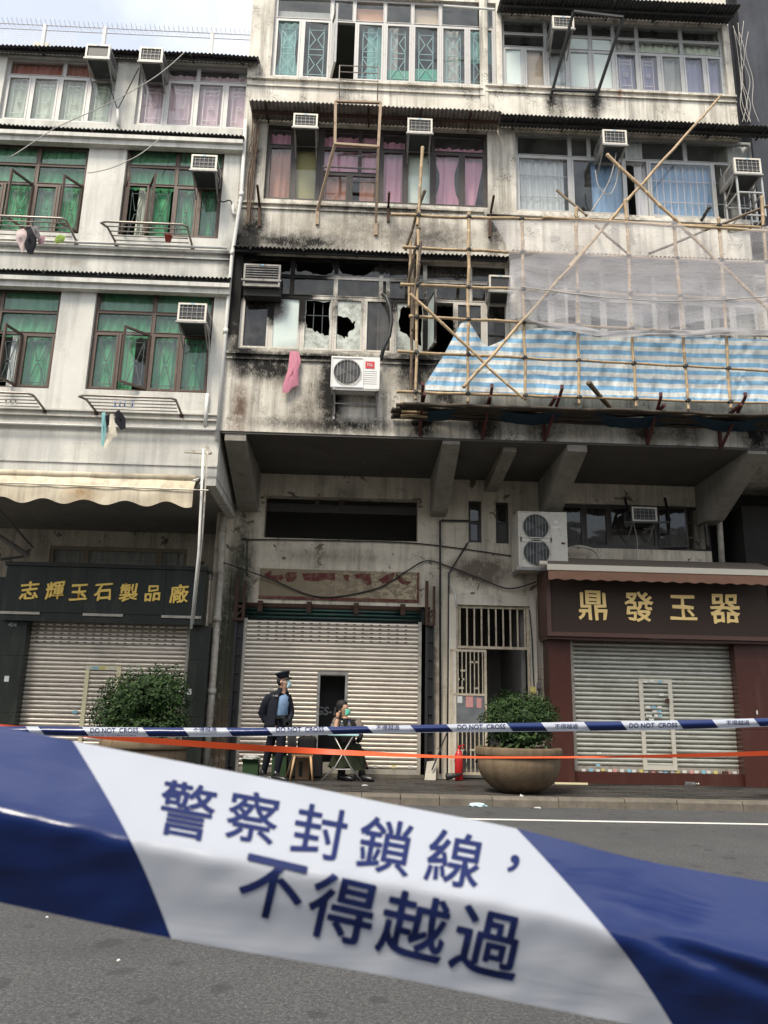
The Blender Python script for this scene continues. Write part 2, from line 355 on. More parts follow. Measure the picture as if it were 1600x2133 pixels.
# ------------------------------------------------------------------ walls with openings
def wall_holes(mb, x0, x1, z0, z1, Y, t, holes):
    xs = sorted({x0, x1, *[h[0] for h in holes], *[h[1] for h in holes]}); xs = [x for x in xs if x0 <= x <= x1]
    zs = sorted({z0, z1, *[h[2] for h in holes], *[h[3] for h in holes]}); zs = [z for z in zs if z0 <= z <= z1]
    def solid(i, j):
        if i < 0 or j < 0 or i >= len(xs)-1 or j >= len(zs)-1: return False
        cx, cz = (xs[i]+xs[i+1])/2, (zs[j]+zs[j+1])/2
        return not any(h[0] < cx < h[1] and h[2] < cz < h[3] for h in holes)
    for i in range(len(xs)-1):
        for j in range(len(zs)-1):
            if not solid(i, j): continue
            a, b, c, d = xs[i], xs[i+1], zs[j], zs[j+1]
            mb.quad((a,Y,c), (b,Y,c), (b,Y,d), (a,Y,d)); mb.quad((b,Y+t,c), (a,Y+t,c), (a,Y+t,d), (b,Y+t,d))
            if not solid(i-1, j): mb.quad((a,Y+t,c), (a,Y,c), (a,Y,d), (a,Y+t,d))
            if not solid(i+1, j): mb.quad((b,Y,c), (b,Y+t,c), (b,Y+t,d), (b,Y,d))
            if not solid(i, j-1): mb.quad((a,Y+t,c), (b,Y+t,c), (b,Y,c), (a,Y,c))
            if not solid(i, j+1): mb.quad((a,Y,d), (b,Y,d), (b,Y+t,d), (a,Y+t,d))
    return mb

XP = -2.42                     # party line between the two houses
AX0, BX1 = -10.5, 7.16
SA, SB = 5.05, 5.87            # soffit heights
RA = P(270, 108, FY).z         # eaves of the grey house
RB = 17.5
AW = {k: rect(*v, FY) for k, v in dict(
    t1=(5, 120, 240, 252), t2=(285, 131, 529, 264), m1=(-65, 297, 176, 482), m2=(255, 305, 462, 493),
    f1=(-95, 596, 116, 806), f2=(189, 602, 440, 815)).items()}
BW = {k: rect(*v, FY) for k, v in dict(
    tl=(568, -5, 1034, 168), tr=(1046, 43, 1510, 186), ml=(553, 265, 1016, 423), mr=(1075, 281, 1575, 448),
    fl=(500, 537, 1062, 735), fr=(1085, 560, 1640, 716)).items()}
house_a = thing('apartment_building', 'pale grey walk-up block with brown-framed green windows, at the photo\'s left', 'building', (-6, FY, 0))
house_b = thing('apartment_building', 'stained cream walk-up block with burnt first-floor windows behind bamboo scaffold', 'building', (2, FY, 0))

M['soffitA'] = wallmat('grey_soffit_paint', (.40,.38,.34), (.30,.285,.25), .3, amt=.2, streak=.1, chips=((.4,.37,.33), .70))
# grey house
mb = wall_holes(MB(), AX0, XP, SA, RA, FY, .22, list(AW.values()))
mb.box(XP-.2, XP, FY+.22, 19, SA, RA+.0); mb.box(AX0, AX0+.2, FY+.22, 19, SA, RA)
mb.build('wall', M['wallA'], house_a)
mb = MB()
for z in (SA+.003, AW['f2'][3]+.35, AW['m2'][3]+.3, RA-.12): mb.box(AX0+.2, XP-.2, FY+.22, 19, z, z+.12)
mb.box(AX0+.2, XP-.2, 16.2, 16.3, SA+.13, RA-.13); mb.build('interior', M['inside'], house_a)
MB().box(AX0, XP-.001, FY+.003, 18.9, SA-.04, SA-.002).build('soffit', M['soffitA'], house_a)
MB().box(XP-.16, XP-.002, FY+.004, 18.9, SA-.16, SA-.041).build('edge_beam', M['wallA'], house_a)
for z, d, h in ((P(240, 520, FY).z, .07, .05), (P(240, 533, FY).z, .04, .03), (P(240, 888, FY).z, .06, .05), (P(240, 870, FY).z, .045, .03), (P(240, 858, FY).z, .045, .03), (P(240, 965, FY).z, .02, .03)):
    MB().box(AX0, XP-.0, FY-d, FY-.001, z-h/2, z+h/2).build('ledge', M['wallA'], house_a)
pip = lambda pts, r, mat, par, name='pipe', n=8: MB().tube(pts, r, n).build(name, mat, par, True)
zz = P(240, 514, FY).z; pip([(AX0, FY-.1, zz), (XP-.1, FY-.1, zz)], .025, M['pipew'], house_a, 'wall_pipe')
zz = P(240, 891, FY).z; pip([(AX0, FY-.1, zz-.02), (XP-.05, FY-.1, zz-.02)], .022, M['pipew'], house_a, 'wall_pipe')

# cream house
holesB = list(BW.values())
mb = wall_holes(MB(), XP+.004, BX1, SB, RB, FY, .22, holesB)
mb.box(BX1-.2, BX1, FY+.22, 19, SB, RB); mb.box(XP+.004, XP+.2, FY+.22, 19, RA-.3, RB)
mb.box(XP+.006, XP+.2, FY+.22, 19, SB, RA-.3)
mb.build('wall', M['wallB'], house_b)
mb = MB()
zf = [SB+.003, BW['fl'][3]+.25, BW['ml'][3]+.3, BW['tl'][3]+.35]
for z in zf: mb.box(XP+.2, BX1-.2, FY+.22, 19, z, z+.12)
mb.box(XP+.2, BX1-.2, 16.5, 16.6, zf[1]+.13, RB); mb.box(2.22, 2.34, FY+.222, 16.5, zf[0]+.12, RB)
mb.box(2.34, BX1-.2, 16.5, 16.6, SB+.13, zf[1])
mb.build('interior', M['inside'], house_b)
MB().box(XP+.2, 2.22, 15.8, 15.9, SB+.13, zf[1]-.01).build('charred_room_wall', M['burnt'], house_b)
MB().box(XP+.21, 2.21, FY+.24, 15.79, zf[1]-.06, zf[1]-.005).build('charred_ceiling', M['burnt'], house_b)
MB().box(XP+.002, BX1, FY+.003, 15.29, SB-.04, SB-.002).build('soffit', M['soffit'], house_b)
# string courses and grooves
for (xa, xb, py, d, h) in ((XP+.01, 2.18, 190, .035, .03), (2.2, BX1, 203, .035, .03), (XP+.01, 2.15, 176, .05, .04), (2.2, BX1, 192, .05, .04),
                           (XP+.01, 2.15, 434, .05, .04), (XP+.01, 2.15, 444, .03, .03), (2.2, BX1, 458, .06, .05),
                           (XP+.01, BX1, 746, .05, .045), (XP+.01, BX1, 757, .03, .03)):
    z = P(800 if xa < 0 else 1290, py, FY).z; MB().box(xa, xb, FY-d, FY-.001, z-h/2, z+h/2).build('ledge', M['wallB'], house_b)
z = P(800, 875, FY).z; MB().box(XP+.004, BX1, FY-.012, FY-.001, SB-.001, z).build('fascia_band', M['wallB'], house_b)
MB().box(2.1, 2.26, FY-.025, FY-.001, BW['mr'][3]+.05, RB).build('pilaster', M['wallB'], house_b)

# ground floor of both
SH_A = rect(36, 1297, 387, 1520, WY-.15); SH_M = rect(502, 1290, 873, 1608, WY); SH_R = rect(1194, 1345, 1540, 1613, 15.0)
OPN = rect(551, 1036, 870, 1124, WY); SW1 = rect(976, 1043, 1003, 1130, WY); SW2 = rect(1033, 1046, 1060, 1132, WY)
RW = rect(1168, 1052, 1481, 1144, WY); GATE = rect(950, 1262, 1106, 1612, WY)
mb = wall_holes(MB(), XP+.004, 6.98, GZ-.1, SB-.041, WY, .25, [(SH_M[0]-.16, SH_M[1]+.2, GZ-.1, SH_M[3]+.28), OPN, SW1, SW2, RW, (GATE[0], GATE[1], GZ-.1, GATE[3]),
    (SH_R[0]-.1, SH_R[1]+.1, GZ-.1, SH_R[3]+.3)])
mb.box(6.78, 6.98, WY+.25, 19, GZ-.1, SB-.041)
mb.build('ground_floor_wall', M['wallG'], house_b)
ACX = P(436, 1300, WY).x; AB = 17.3; AWN = rect(100, 1140, 388, 1215, AB)
MB().box(ACX, XP, WY-.02, WY+.5, GZ-.1, SA-.042).build('ground_floor_pier', M['wallG'], house_a)
mb = wall_holes(MB(), AX0, XP, GZ-.1, SA-.041, AB, .2, [AWN]); mb.build('ground_floor_wall', M['wallG'], house_a)
mb = MB(); mb.box(XP+.05, 6.57, 17.8, 17.9, 0, SB-.05); mb.box(1.55, 1.63, WY+.26, 17.8, 0, SB-.05); mb.box(3.2, 3.28, WY+.26, 17.8, 0, SB-.05)
mb.box(XP+.05, 1.54, WY+.26, 17.8, 3.3, 3.4)
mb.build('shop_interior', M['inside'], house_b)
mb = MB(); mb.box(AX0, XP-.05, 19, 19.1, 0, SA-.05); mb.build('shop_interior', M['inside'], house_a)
M['beam'] = wallmat('grey_beam_paint', (.36,.335,.29), (.27,.25,.215), .3, amt=.3, streak=.3)
# beams under the soffit: shaped as haunched brackets
def beam(x, w, yf, drop_f, drop_b, name='beam', mat='beam', yb=WY-.002, top=SB-.042):
    m = MB(); pr = [(yf, top), (yb, top), (yb, top-drop_b), (yb-.45, top-drop_b), (yf, top-drop_f)]
    vs = [(x-w/2, y, z) for y, z in pr]+[(x+w/2, y, z) for y, z in pr]; n = 5
    m.add(vs, [tuple(range(n)), tuple(range(2*n-1, n-1, -1))]+[(i, n+i, n+(i+1) % n, (i+1) % n) for i in range(n)])
    return m.build(name, M[mat], house_b, fix=True)
bx = lambda px, py: P(px, py, WY).x
beam(bx(520, 1060), .36, FY+.02, .12, .80); beam(bx(912, 1070), .30, FY+.02, .06, .78); beam(bx(1022, 1012), .24, FY+.25, .08, .24)
beam(bx(1140, 1060), .34, FY+.02, .12, .72); beam(6.90, .34, FY+.02, .06, .80)
# the black gap and the neighbours
MB().box(7.0, 12, 15.9, 16, 0, SB).build('dark_passage_wall', M['burnt'], house_b)  # near-black colour puts the passage's shade into the wall

nb = MB(); nb.box(BX1+.55, 14, FY+.55, 19, SB+3.2, 20); nb.box(BX1+.1, BX1+.55, FY+.9, 19, SB+3.0, 20)
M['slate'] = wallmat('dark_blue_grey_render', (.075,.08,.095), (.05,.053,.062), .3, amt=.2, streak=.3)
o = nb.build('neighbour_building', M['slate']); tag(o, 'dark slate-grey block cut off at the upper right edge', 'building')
nb = thing('neighbour_building', 'low dark end block beyond the brown sign at the right edge', 'building', (9, 14, 0))
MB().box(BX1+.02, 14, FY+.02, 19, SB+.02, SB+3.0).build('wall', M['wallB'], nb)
MB().box(BX1+.35, 14, 15.0, 15.8, 0, SB-.5).build('ground_floor_wall', M['burnt'], nb)  # shade of the opening put into this wall as near-black colour

# block across the street, seen mirrored in the upper panes
ob = thing('apartment_building', 'pale block across the street mirrored in the window glass', 'building', (0, -9, 0))
OY = -9.0
mb = wall_holes(MB(), -22, 22, 0, 10.6, OY-.3, .3, [(-21+i*3.1, -18.9+i*3.1, 4.4+j*3.0, 6.1+j*3.0) for i in range(13) for j in range(2)])
mb.build('wall', M['wallA'], ob)
MB().box(-22, 22, OY-6, OY-.9, 0, 10.5).build('interior', M['inside'], ob)
for i in range(13):
    for j in range(2):
        m = MB(); x0 = -21+i*3.1; z0 = 4.4+j*3
        m.box(x0, x0+2.1, OY-.2, OY-.15, z0+.8, z0+.88); m.box(x0+1, x0+1.08, OY-.2, OY-.15, z0, z0+1.7); m.box(x0+.3*(i % 3), x0+.3*(i % 3)+.6, OY, OY+.4, z0+1.1, z0+1.5)
        m.build('window_frame', M['alug'], ob)
# ================================================================== WINDOWS
def curtain_col(name, c, tr=.3): M[name] = clothmat(name, c, tr)
curtain_col('cur_green', (.15,.50,.25)); curtain_col('cur_pale', (.86,.90,.74)); curtain_col('cur_pink', (.93,.68,.75)); curtain_col('cur_red', (.62,.24,.18))
curtain_col('cur_rose', (.88,.42,.55)); curtain_col('cur_orange', (.70,.34,.25)); curtain_col('cur_white', (0.90,0.90,0.90)); curtain_col('cur_teal', (.30,.58,.55))
curtain_col('cur_blue', (0.37,0.56,0.82)); curtain_col('cur_lilac', (0.41,0.39,0.56)); curtain_col('cur_grey', (0.56,0.54,0.51)); curtain_col('cur_dusk', (.12,.11,.10))
M['board_olive'] = pm('olive_board', (.32,.27,.10), .6, var=.1, scale=3); M['board_white'] = pm('pale_board', (.66,.70,.60), .5, var=.08)
M['board_tan'] = pm('tan_board', (.50,.37,.27), .7, var=.12); M['board_green'] = pm('emerald_panel', (.03,.28,.17), .3, var=.2); M['board_orange'] = pm('orange_paper', (.50,.25,.15), .7, var=.2)
M['bars_pale'] = pm('pale_grille_paint', (.50,.56,.50), .5); M['bars_dark'] = pm('dark_grille_paint', (.03,.05,.045), .5); M['bars_aqua'] = pm('aqua_grille_paint', (.22,.42,.42), .5)
M['bars_rose'] = pm('whitish_grille_paint', (.66,.56,.56), .5)

def grille_mesh(x0, x1, z0, z1, Y, style, r=.006):
    m = MB(); w = x1-x0; h = z1-z0; a, b = x0+w*.2, x1-w*.2; t = r*2
    B = lambda p, q: m.bar((p[0], Y, p[1]), (q[0], Y, q[1]), t, t)
    if style == 'plain':
        n = max(3, int(w/.13))
        for i in range(1, n): B((x0+w*i/n, z0), (x0+w*i/n, z1))
        B((x0, z0+h*.3), (x1, z0+h*.3)); B((x0, z0+h*.7), (x1, z0+h*.7)); return m
    B((a, z0+h*.04), (a, z1-h*.04)); B((b, z0+h*.04), (b, z1-h*.04)); B((x0+.01, z0+h*.1), (x1-.01, z0+h*.1)); B((a, z1-h*.1), (b, z1-h*.1)); c = (a+b)/2
    if style == 'box':
        B((a, z1-h*.2), (b, z1-h*.2)); B((a, z0+h*.2), (b, z0+h*.2))
        for k in (.46, .54): B((c-w*.09, z0+h*k), (c+w*.09, z0+h*k))
        B((c-w*.09, z0+h*.46), (c-w*.09, z0+h*.54)); B((c+w*.09, z0+h*.46), (c+w*.09, z0+h*.54))
    elif style == 'hour':
        for k0, k1 in ((.1, .46), (.9, .54)):
            B((a+.01, z0+h*k0), (c-w*.06, z0+h*k1)); B((b-.01, z0+h*k0), (c+w*.06, z0+h*k1))
        for k in (.46, .54): B((c-w*.1, z0+h*k), (c+w*.1, z0+h*k))
    else:
        B((a, z0+h*.55), (b, z0+h*.55)); B((a, z0+h*.45), (b, z0+h*.45))
        for k in (.275, .725):
            B((a, z0+h*(k-.16)), (c-.02, z0+h*k)); B((b, z0+h*(k-.16)), (c+.02, z0+h*k)); B((a, z0+h*(k+.16)), (c-.02, z0+h*k)); B((b, z0+h*(k+.16)), (c+.02, z0+h*k))
    return m
def curtain_mesh(x0, x1, z0, z1, Y, seed, shape=None):
    rr = random.Random(seed); ph = rr.uniform(0, 6); f = rr.uniform(24, 34)/1.0; w = x1-x0
    def fn(u, v):
        uu = u
        if shape == 'tied': k = 1-.55*math.sin(math.pi*min(1, max(0, (1-v)*1.15)))*.9; uu = .5+(u-.5)*k
        if shape == 'left': k = 1-.5*(1-v); uu = u*k
        x = x0+w*uu; ywob = .016*math.sin(f*x*1.4+ph+1.2*math.sin(3*v+ph))+.01*math.sin(f*2.3*x+ph*2)
        z = z0+(z1-z0)*v - (.02*abs(math.sin(f*x*.5)) if v > .99 else 0)
        return (x, Y+ywob, z)
    return MB().grid(fn, max(14, int(w*46)), 6)
def bars_frame(m, x0, x1, z0, z1, ya, yb, w):
    m.box(x0, x1, ya, yb, z0, z0+w); m.box(x0, x1, ya, yb, z1-w, z1); m.box(x0, x0+w, ya, yb, z0+w, z1-w); m.box(x1-w, x1, ya, yb, z0+w, z1-w)
def shard_pane(m, x0, x1, z0, z1, Y, seed, keep):
    """jagged remains of a broken pane: pieces kept round the edge, keep = (left, right, bottom, top) depth fractions"""
    rr = random.Random(seed); n = 9; w, h = x1-x0, z1-z0
    inner = []; outer = []
    for k in range(4*n):
        s, q = divmod(k, n); q /= n
        o = [(x0+w*q, z0), (x1, z0+h*q), (x1-w*q, z1), (x0, z1-h*q)][s]
        kl, kr, kb, kt = keep; d = rr.uniform(.2, 1.25)*(.75+.5*noise.noise(Vector((k*.5, seed, 0))))
        ix = min(max(o[0], x0+w*kl*d), x1-w*kr*d); iz = min(max(o[1], z0+h*kb*d), z1-h*kt*d)
        inner.append((ix, iz)); outer.append(o)
    N = 4*n; vs = [(x, Y, z) for x, z in outer]+[(x, Y, z) for x, z in inner]
    m.add(vs, [(i, (i+1) % N, N+(i+1) % N, N+i) for i in range(N)])
def holed_pane(m, x0, x1, z0, z1, Y, bounds, hole):
    """a pane with one jagged opening; the outline is measured in the same units as bounds"""
    a, b, c, d = bounds; uv = [((p-a)/(b-a), 1-(q-c)/(d-c)) for p, q in hole]; rr = random.Random(len(hole)*7)
    pts = []
    for i, (u, v) in enumerate(uv):
        u2, v2 = uv[(i+1) % len(uv)]
        for k in (0, .22, .45, .7): pts.append((min(.985, max(.015, u+(u2-u)*k+(rr.uniform(-.05, .05) if k else 0))), min(.985, max(.015, v+(v2-v)*k+(rr.uniform(-.04, .04) if k else 0)))))
    bm = bmesh.new(); oc = [(0, 0), (1, 0), (1, 1), (0, 1)]
    for loop in (oc, pts):
        vs = [bm.verts.new((x0+(x1-x0)*u, Y, z0+(z1-z0)*v)) for u, v in loop]
        for i in range(len(vs)): bm.edges.new((vs[i], vs[(i+1) % len(vs)]))
    bmesh.ops.triangle_fill(bm, edges=bm.edges[:], use_beauty=True); bm.verts.index_update()
    m.add([v.co[:] for v in bm.verts], [tuple(v.index for v in f.verts) for f in bm.faces]); bm.free()
WSEED = [0]
def window(parent, r, rows, frame, Y=FY+.07, glass='glass', fw=.045, sw=.034, cells=None, default=None, px=None, name='window'):
    """rows: (v0, v1, [edges]) from the top; px = (pixel of left edge, pixel of right edge) that the edges are measured in"""
    X0, X1, Z0, Z1 = r; cells = cells or {}; default = default or {}
    conv = (lambda e: X0+(X1-X0)*(e-px[0])/(px[1]-px[0])) if px else (lambda e: X0+(X1-X0)*e)
    H = Z1-Z0; m = MB(); bars_frame(m, X0+.002, X1-.002, Z0+.002, Z1-.002, Y, Y+.07, fw)
    for i, (v0, v1, ed) in enumerate(rows):
        za, zb = Z1-H*v1, Z1-H*v0
        if i: m.box(X0+fw+.001, X1-fw-.001, Y+.004, Y+.066, zb-fw*.4, zb+fw*.4)
        for e in ed[1:-1]:
            xx = conv(e); m.box(xx-fw*.5, xx+fw*.5, Y+.002, Y+.068, za+fw*.4+.001 if i < len(rows)-1 else Z0+fw+.001, zb-fw*.4-.001 if i else Z1-fw-.001)
    win = m.build(name, frame if not isinstance(frame, str) else M[frame], parent)
    fmat = frame if not isinstance(frame, str) else M[frame]
    for i, (v0, v1, ed) in enumerate(rows):
        for j in range(len(ed)-1):
            WSEED[0] += 1; sd = WSEED[0]
            c = dict(default.get(i, {})) if isinstance(default, dict) else {}
            c.update(cells.get((i, j), {}))
            a = conv(ed[j])+(fw*.5 if j else fw)+.002; b = conv(ed[j+1])-(fw*.5 if j < len(ed)-2 else fw)-.002
            z0 = Z1-H*v1+(fw*.4 if i < len(rows)-1 else fw)+.002; z1 = Z1-H*v0-(fw*.4 if i else fw)-.002
            if b-a < .06: continue
            opn = c.get('open'); g = M[c.get('glass', glass)]
            if not c.get('void'):
                if opn:
                    hinge = a if opn > 0 else b; w = b-a; s = 1 if opn > 0 else -1
                    m = MB(); bars_frame(m, min(0, s*w), max(0, s*w), z0, z1, -.02, .02, sw)
                    o = m.build('sash', fmat, win); place(o, (hinge, Y+.0, 0), (0, 0, -opn))
                    m = MB(); m.quad((min(0, s*w)+sw, 0, z0+sw), (max(0, s*w)-sw, 0, z0+sw), (max(0, s*w)-sw, 0, z1-sw), (min(0, s*w)+sw, 0, z1-sw))
                    o = m.build('pane', g, win); place(o, (hinge, Y+.0, 0), (0, 0, -opn))
                else:
                    s2 = sw if c.get('sash', i == len(rows)-1) else .012
                    m = MB(); bars_frame(m, a, b, z0, z1, Y-.006, Y+.045, s2); m.build('sash', fmat, win)
                    if c.get('hole'):
                        m = MB(); holed_pane(m, a+s2, b-s2, z0+s2, z1-s2, Y+.02, *c['hole']); m.build('broken_pane', M[c.get('shard', 'glassdirty')], win)
                    elif c.get('broken'):
                        m = MB(); shard_pane(m, a+s2, b-s2, z0+s2, z1-s2, Y+.02, sd, c['broken']); m.build('broken_pane', M[c.get('shard', 'glassdirty')], win)
                    else:
                        ti = random.Random(sd).uniform(-.012, .012); tj = random.Random(sd+5).uniform(-.008, .008)
                        MB().quad((a+s2, Y+.02-ti, z0+s2+.001), (b-s2, Y+.02+ti, z0+s2+.001), (b-s2, Y+.02+ti+tj, z1-s2), (a+s2, Y+.02-ti+tj, z1-s2)).build('pane', g, win)
            if c.get('grille'):
                st, gm = c['grille']; grille_mesh(a+.02, b-.02, z0+.02, z1-.02, Y+.075, st).build('window_grille', M[gm], win)
            if c.get('cur'):
                u0, u1 = c.get('span', (0, 1)); vb = c.get('drop', 0)
                curtain_mesh(a-.02+(b-a+.04)*u0, a-.02+(b-a+.04)*u1, z0+(z1-z0)*vb-.05, z1+c.get('top', .05), Y+.12, sd, c.get('shape')).build('curtain', M[c['cur']], win, True)
            if c.get('board'):
                MB().box(a-.01, b+.01, Y+.09, Y+.1, z0+(z1-z0)*c.get('bdrop', 0)-.01, z0+(z1-z0)*c.get('btop', 1)+.01).build('panel', M[c['board']], win)
    return win
# --- grey house
bp = ('box', 'bars_pale'); br = ('box', 'bars_rose'); hd = ('hour', 'bars_dark'); ha = ('diamond', 'bars_aqua')
window(house_a, AW['t1'], [(0, .27, [5, 126, 240]), (.27, 1, [5, 61, 120, 181, 240])], 'alu', px=(5, 240),
    default={0: dict(cur='cur_red', drop=.05), 1: dict(cur='cur_pale', grille=bp)})
window(house_a, AW['t2'], [(0, .26, [285, 408, 529]), (.26, 1, [285, 345, 406, 468, 529])], 'alu', px=(285, 529),
    default={0: dict(cur='cur_pink', top=-.08), 1: dict(cur='cur_pink', grille=br)})
gr = {0: dict(cur='cur_green', drop=.25), 1: dict(cur='cur_green'), 2: dict(cur='cur_green', grille=hd)}
window(house_a, AW['m1'], [(0, .22, [-65, 68, 176]), (.22, .44, [-65, 68, 176]), (.44, 1, [-65, 5, 68, 120, 176])], 'brown', px=(-65, 176), default=gr,
    cells={(2, 1): dict(open=-1.1), (2, 3): dict(open=-.95)})
window(house_a, AW['m2'], [(0, .21, [255, 362, 462]), (.21, .42, [255, 362, 462]), (.42, 1, [255, 306, 362, 412, 462])], 'brown', px=(255, 462), default=gr,
    cells={(2, 0): dict(open=1.15, cur='cur_pale', span=(.5, .85)), (2, 1): dict(open=1.1, span=(.1, .8))})
window(house_a, AW['f1'], [(0, .23, [-95, -12, 116]), (.23, .45, [-95, -12, 116]), (.45, 1, [-95, -55, -12, 45, 116])], 'brown', px=(-95, 116), default=gr,
    cells={(2, 2): dict(open=-1.25, cur='cur_white', span=(.5, 1))})
window(house_a, AW['f2'], [(0, .225, [189, 313, 440]), (.225, .43, [189, 313, 440]), (.43, 1, [189, 247, 313, 375, 440])], 'brown', px=(189, 440), default=gr,
    cells={(2, 1): dict(open=-.75, span=(0, .45))})
# --- cream house, top floor
window(house_b, BW['tl'], [(0, .28, [568, 688, 735, 800, 858, 917, 1034]), (.28, 1, [568, 627, 688, 740, 800, 858, 917, 974, 1034])], 'alu', px=(568, 1034),
    default={0: {}, 1: dict(grille=ha)},
    cells={(0, 0): dict(board='cur_grey', bdrop=.1, btop=.5), (0, 2): dict(board='board_orange', btop=.8), (0, 4): dict(board='board_tan', btop=.9),
           (1, 0): dict(cur='cur_teal', shape='tied'), (1, 2): dict(open=1.35, grille=None), (1, 3): dict(cur='cur_teal', span=(.4, 1)),
           (1, 4): dict(board='board_green', btop=.25, cur='cur_grey', span=(0, .5)), (1, 5): dict(board='board_green', btop=.3), (1, 6): dict(cur='cur_grey', span=(.1, .7)), (1, 7): dict(cur='cur_teal', drop=.5)})
window(house_b, BW['tr'], [(0, .22, [1046, 1138, 1184, 1232, 1280, 1330, 1423, 1510]), (.22, .42, [1046, 1138, 1184, 1232, 1280, 1330, 1423, 1510]),
    (.42, 1, [1046, 1092, 1138, 1184, 1232, 1280, 1330, 1375, 1423, 1470, 1510])], 'alug', px=(1046, 1510),
    default={0: {}, 1: {}, 2: dict(cur='cur_lilac')},
    cells={(2, 0): dict(glass='frost'), (2, 1): dict(board='board_tan', cur=None), (2, 2): dict(cur='cur_white'), (2, 3): dict(glass='frost'), (2, 4): dict(glass='frost'), (1, 2): dict(glass='frost'), (1, 3): dict(glass='frost'),
           (2, 5): dict(grille=('box', 'bars_rose')), (2, 6): dict(grille=('box', 'bars_rose')), (2, 7): dict(cur='cur_grey'), (1, 4): dict(cur='cur_grey', drop=.5), (1, 5): dict(cur='cur_pale', drop=.55), (1, 6): dict(cur='cur_pale', drop=.5)})
# --- middle floor
X0, X1, Z0, Z1 = BW['ml']; cx = lambda p: X0+(X1-X0)*(p-553)/(1016-553)
ro = dict(cur='cur_rose', drop=0, top=-.05)
window(house_b, (X0, cx(666), Z0, Z1), [(0, .27, [553, 606, 666]), (.27, 1, [553, 610, 666])], 'darkbrown', px=(553, 666), default={0: ro, 1: dict(cur='cur_orange')},
    cells={(1, 1): dict(board='board_olive', cur=None), (0, 1): dict(cur=None)})
window(house_b, (cx(666), cx(790), Z0, Z1), [(0, .28, [666, 748, 790]), (.28, .6, [666, 748, 790]), (.6, 1, [666, 728, 790])], 'darkbrown', px=(666, 790),
    default={0: ro, 1: dict(cur='cur_rose'), 2: dict(cur='cur_orange')}, cells={(2, 1): dict(span=(.35, 1))})
window(house_b, (cx(790), X1, Z0, Z1), [(0, .27, [790, 846, 902, 1016]), (.27, 1, [790, 844, 902, 963, 1016])], 'darkbrown', px=(790, 1016),
    default={0: dict(cur='cur_rose', top=-.12), 1: dict(cur='cur_rose')}, cells={(1, 1): dict(board='board_white', cur=None), (0, 1): dict(cur=None), (1, 2): dict(shape='tied'), (1, 3): dict(shape='left'), (0, 2): dict(top=-.2)})
window(house_b, BW['mr'], [(0, .29, [1075, 1190, 1230, 1310, 1433, 1575]), (.29, 1, [1075, 1190, 1304, 1352, 1490, 1575])], 'alug', px=(1075, 1575),
    default={0: {}, 1: {}}, cells={(1, 0): dict(cur='cur_white', span=(0, .9), grille=('plain', 'alug')), (1, 1): dict(cur='cur_blue', span=(.4, 1), drop=0), (1, 2): dict(cur='cur_white', span=(.5, 1), void=True),
    (1, 3): dict(cur='cur_blue', grille=('plain', 'bars_rose')), (0, 3): dict(cur='cur_white', span=(0, .3)), (1, 4): dict(void=True, grille=('plain', 'alug')), (0, 4): dict(cur='cur_white', span=(.7, 1))})
# --- burnt floor
def frostsoot():
    t = NT('smoke_stained_frosted_pane'); c = t.mix(t.noise(3, 5, .6), (.50,.58,.54), (.62,.68,.62))
    for (cen, rad, k) in ((P(570, 632, FY), (.32, 1, .42), 2.6), (P(660, 730, FY), (1.0, 1, .3), 1.0), (P(725, 650, FY), (.4, 1, .5), 1.5)):
        b = t.math('MULTIPLY', t.math('MULTIPLY', t.blob(tuple(cen), rad), t.math('ADD', t.noise(8, 6, .7), .2)), k, clamp=True)
        c = t.mix(b, c, (.04,.03,.022))
    return t.done(c, .4, 0, .5)
M['frostsoot'] = frostsoot(); M['shard'] = pm('scorched_glass_shard', (.50,.54,.48), .3, var=.5, scale=6, dirt=.7, dcol=(.06,.038,.02), dscale=5)
bk = {0: {}, 1: {}, 2: {}}
window(house_b, BW['fl'], [(0, .21, [500, 604, 696, 791, 884, 980, 1062]), (.21, .42, [500, 604, 696, 791, 806, 884, 980, 1062]),
    (.42, 1, [500, 563, 628, 694, 757, 819, 887, 947, 1009, 1062])], 'sooty', px=(500, 1062), glass='glassdirty', default=bk,
    cells={(0, 0): dict(broken=(.35, .02, .5, .05), shard='glassdirty'), (0, 1): dict(hole=((375, 605, 148, 250), [(380, 150), (600, 152), (592, 215), (560, 241), (480, 236), (440, 216), (390, 226)])), (0, 2): dict(hole=((630, 858, 150, 262), [(634, 154), (850, 160), (820, 200), (790, 240), (720, 250), (660, 236), (638, 212)])), (0, 3): dict(cur='cur_dusk'), (0, 4): dict(cur='cur_dusk'), (0, 5): dict(cur='cur_dusk', span=(0, .5)),
           (1, 1): {}, (1, 2): dict(cur='cur_dusk'), (1, 4): dict(cur='cur_dusk'), (1, 5): dict(cur='cur_dusk'), (1, 6): dict(cur='cur_dusk'),
           (2, 0): dict(cur='cur_dusk'), (2, 1): dict(glass='frostsoot'), (2, 2): dict(hole=((443, 582, 392, 682), [(446, 396), (580, 396), (577, 606), (545, 590), (500, 585), (462, 562), (446, 520)]), shard='shard', grille=('plain', 'bars_dark')), (2, 3): dict(hole=((622, 755, 402, 684), [(624, 488), (700, 512), (727, 530), (722, 560), (696, 576), (690, 602), (660, 612), (624, 590)]), shard='shard'),
           (2, 4): dict(cur='cur_white', span=(.45, 1)), (2, 5): dict(hole=((958, 1062, 392, 694), [(972, 432), (1004, 398), (1058, 398), (1058, 655), (1012, 612), (976, 570), (966, 520)]), shard='shard'), (2, 6): dict(open=1.35, glass='frost'), (2, 7): dict(cur='cur_dusk'), (2, 8): dict(cur='cur_dusk')})
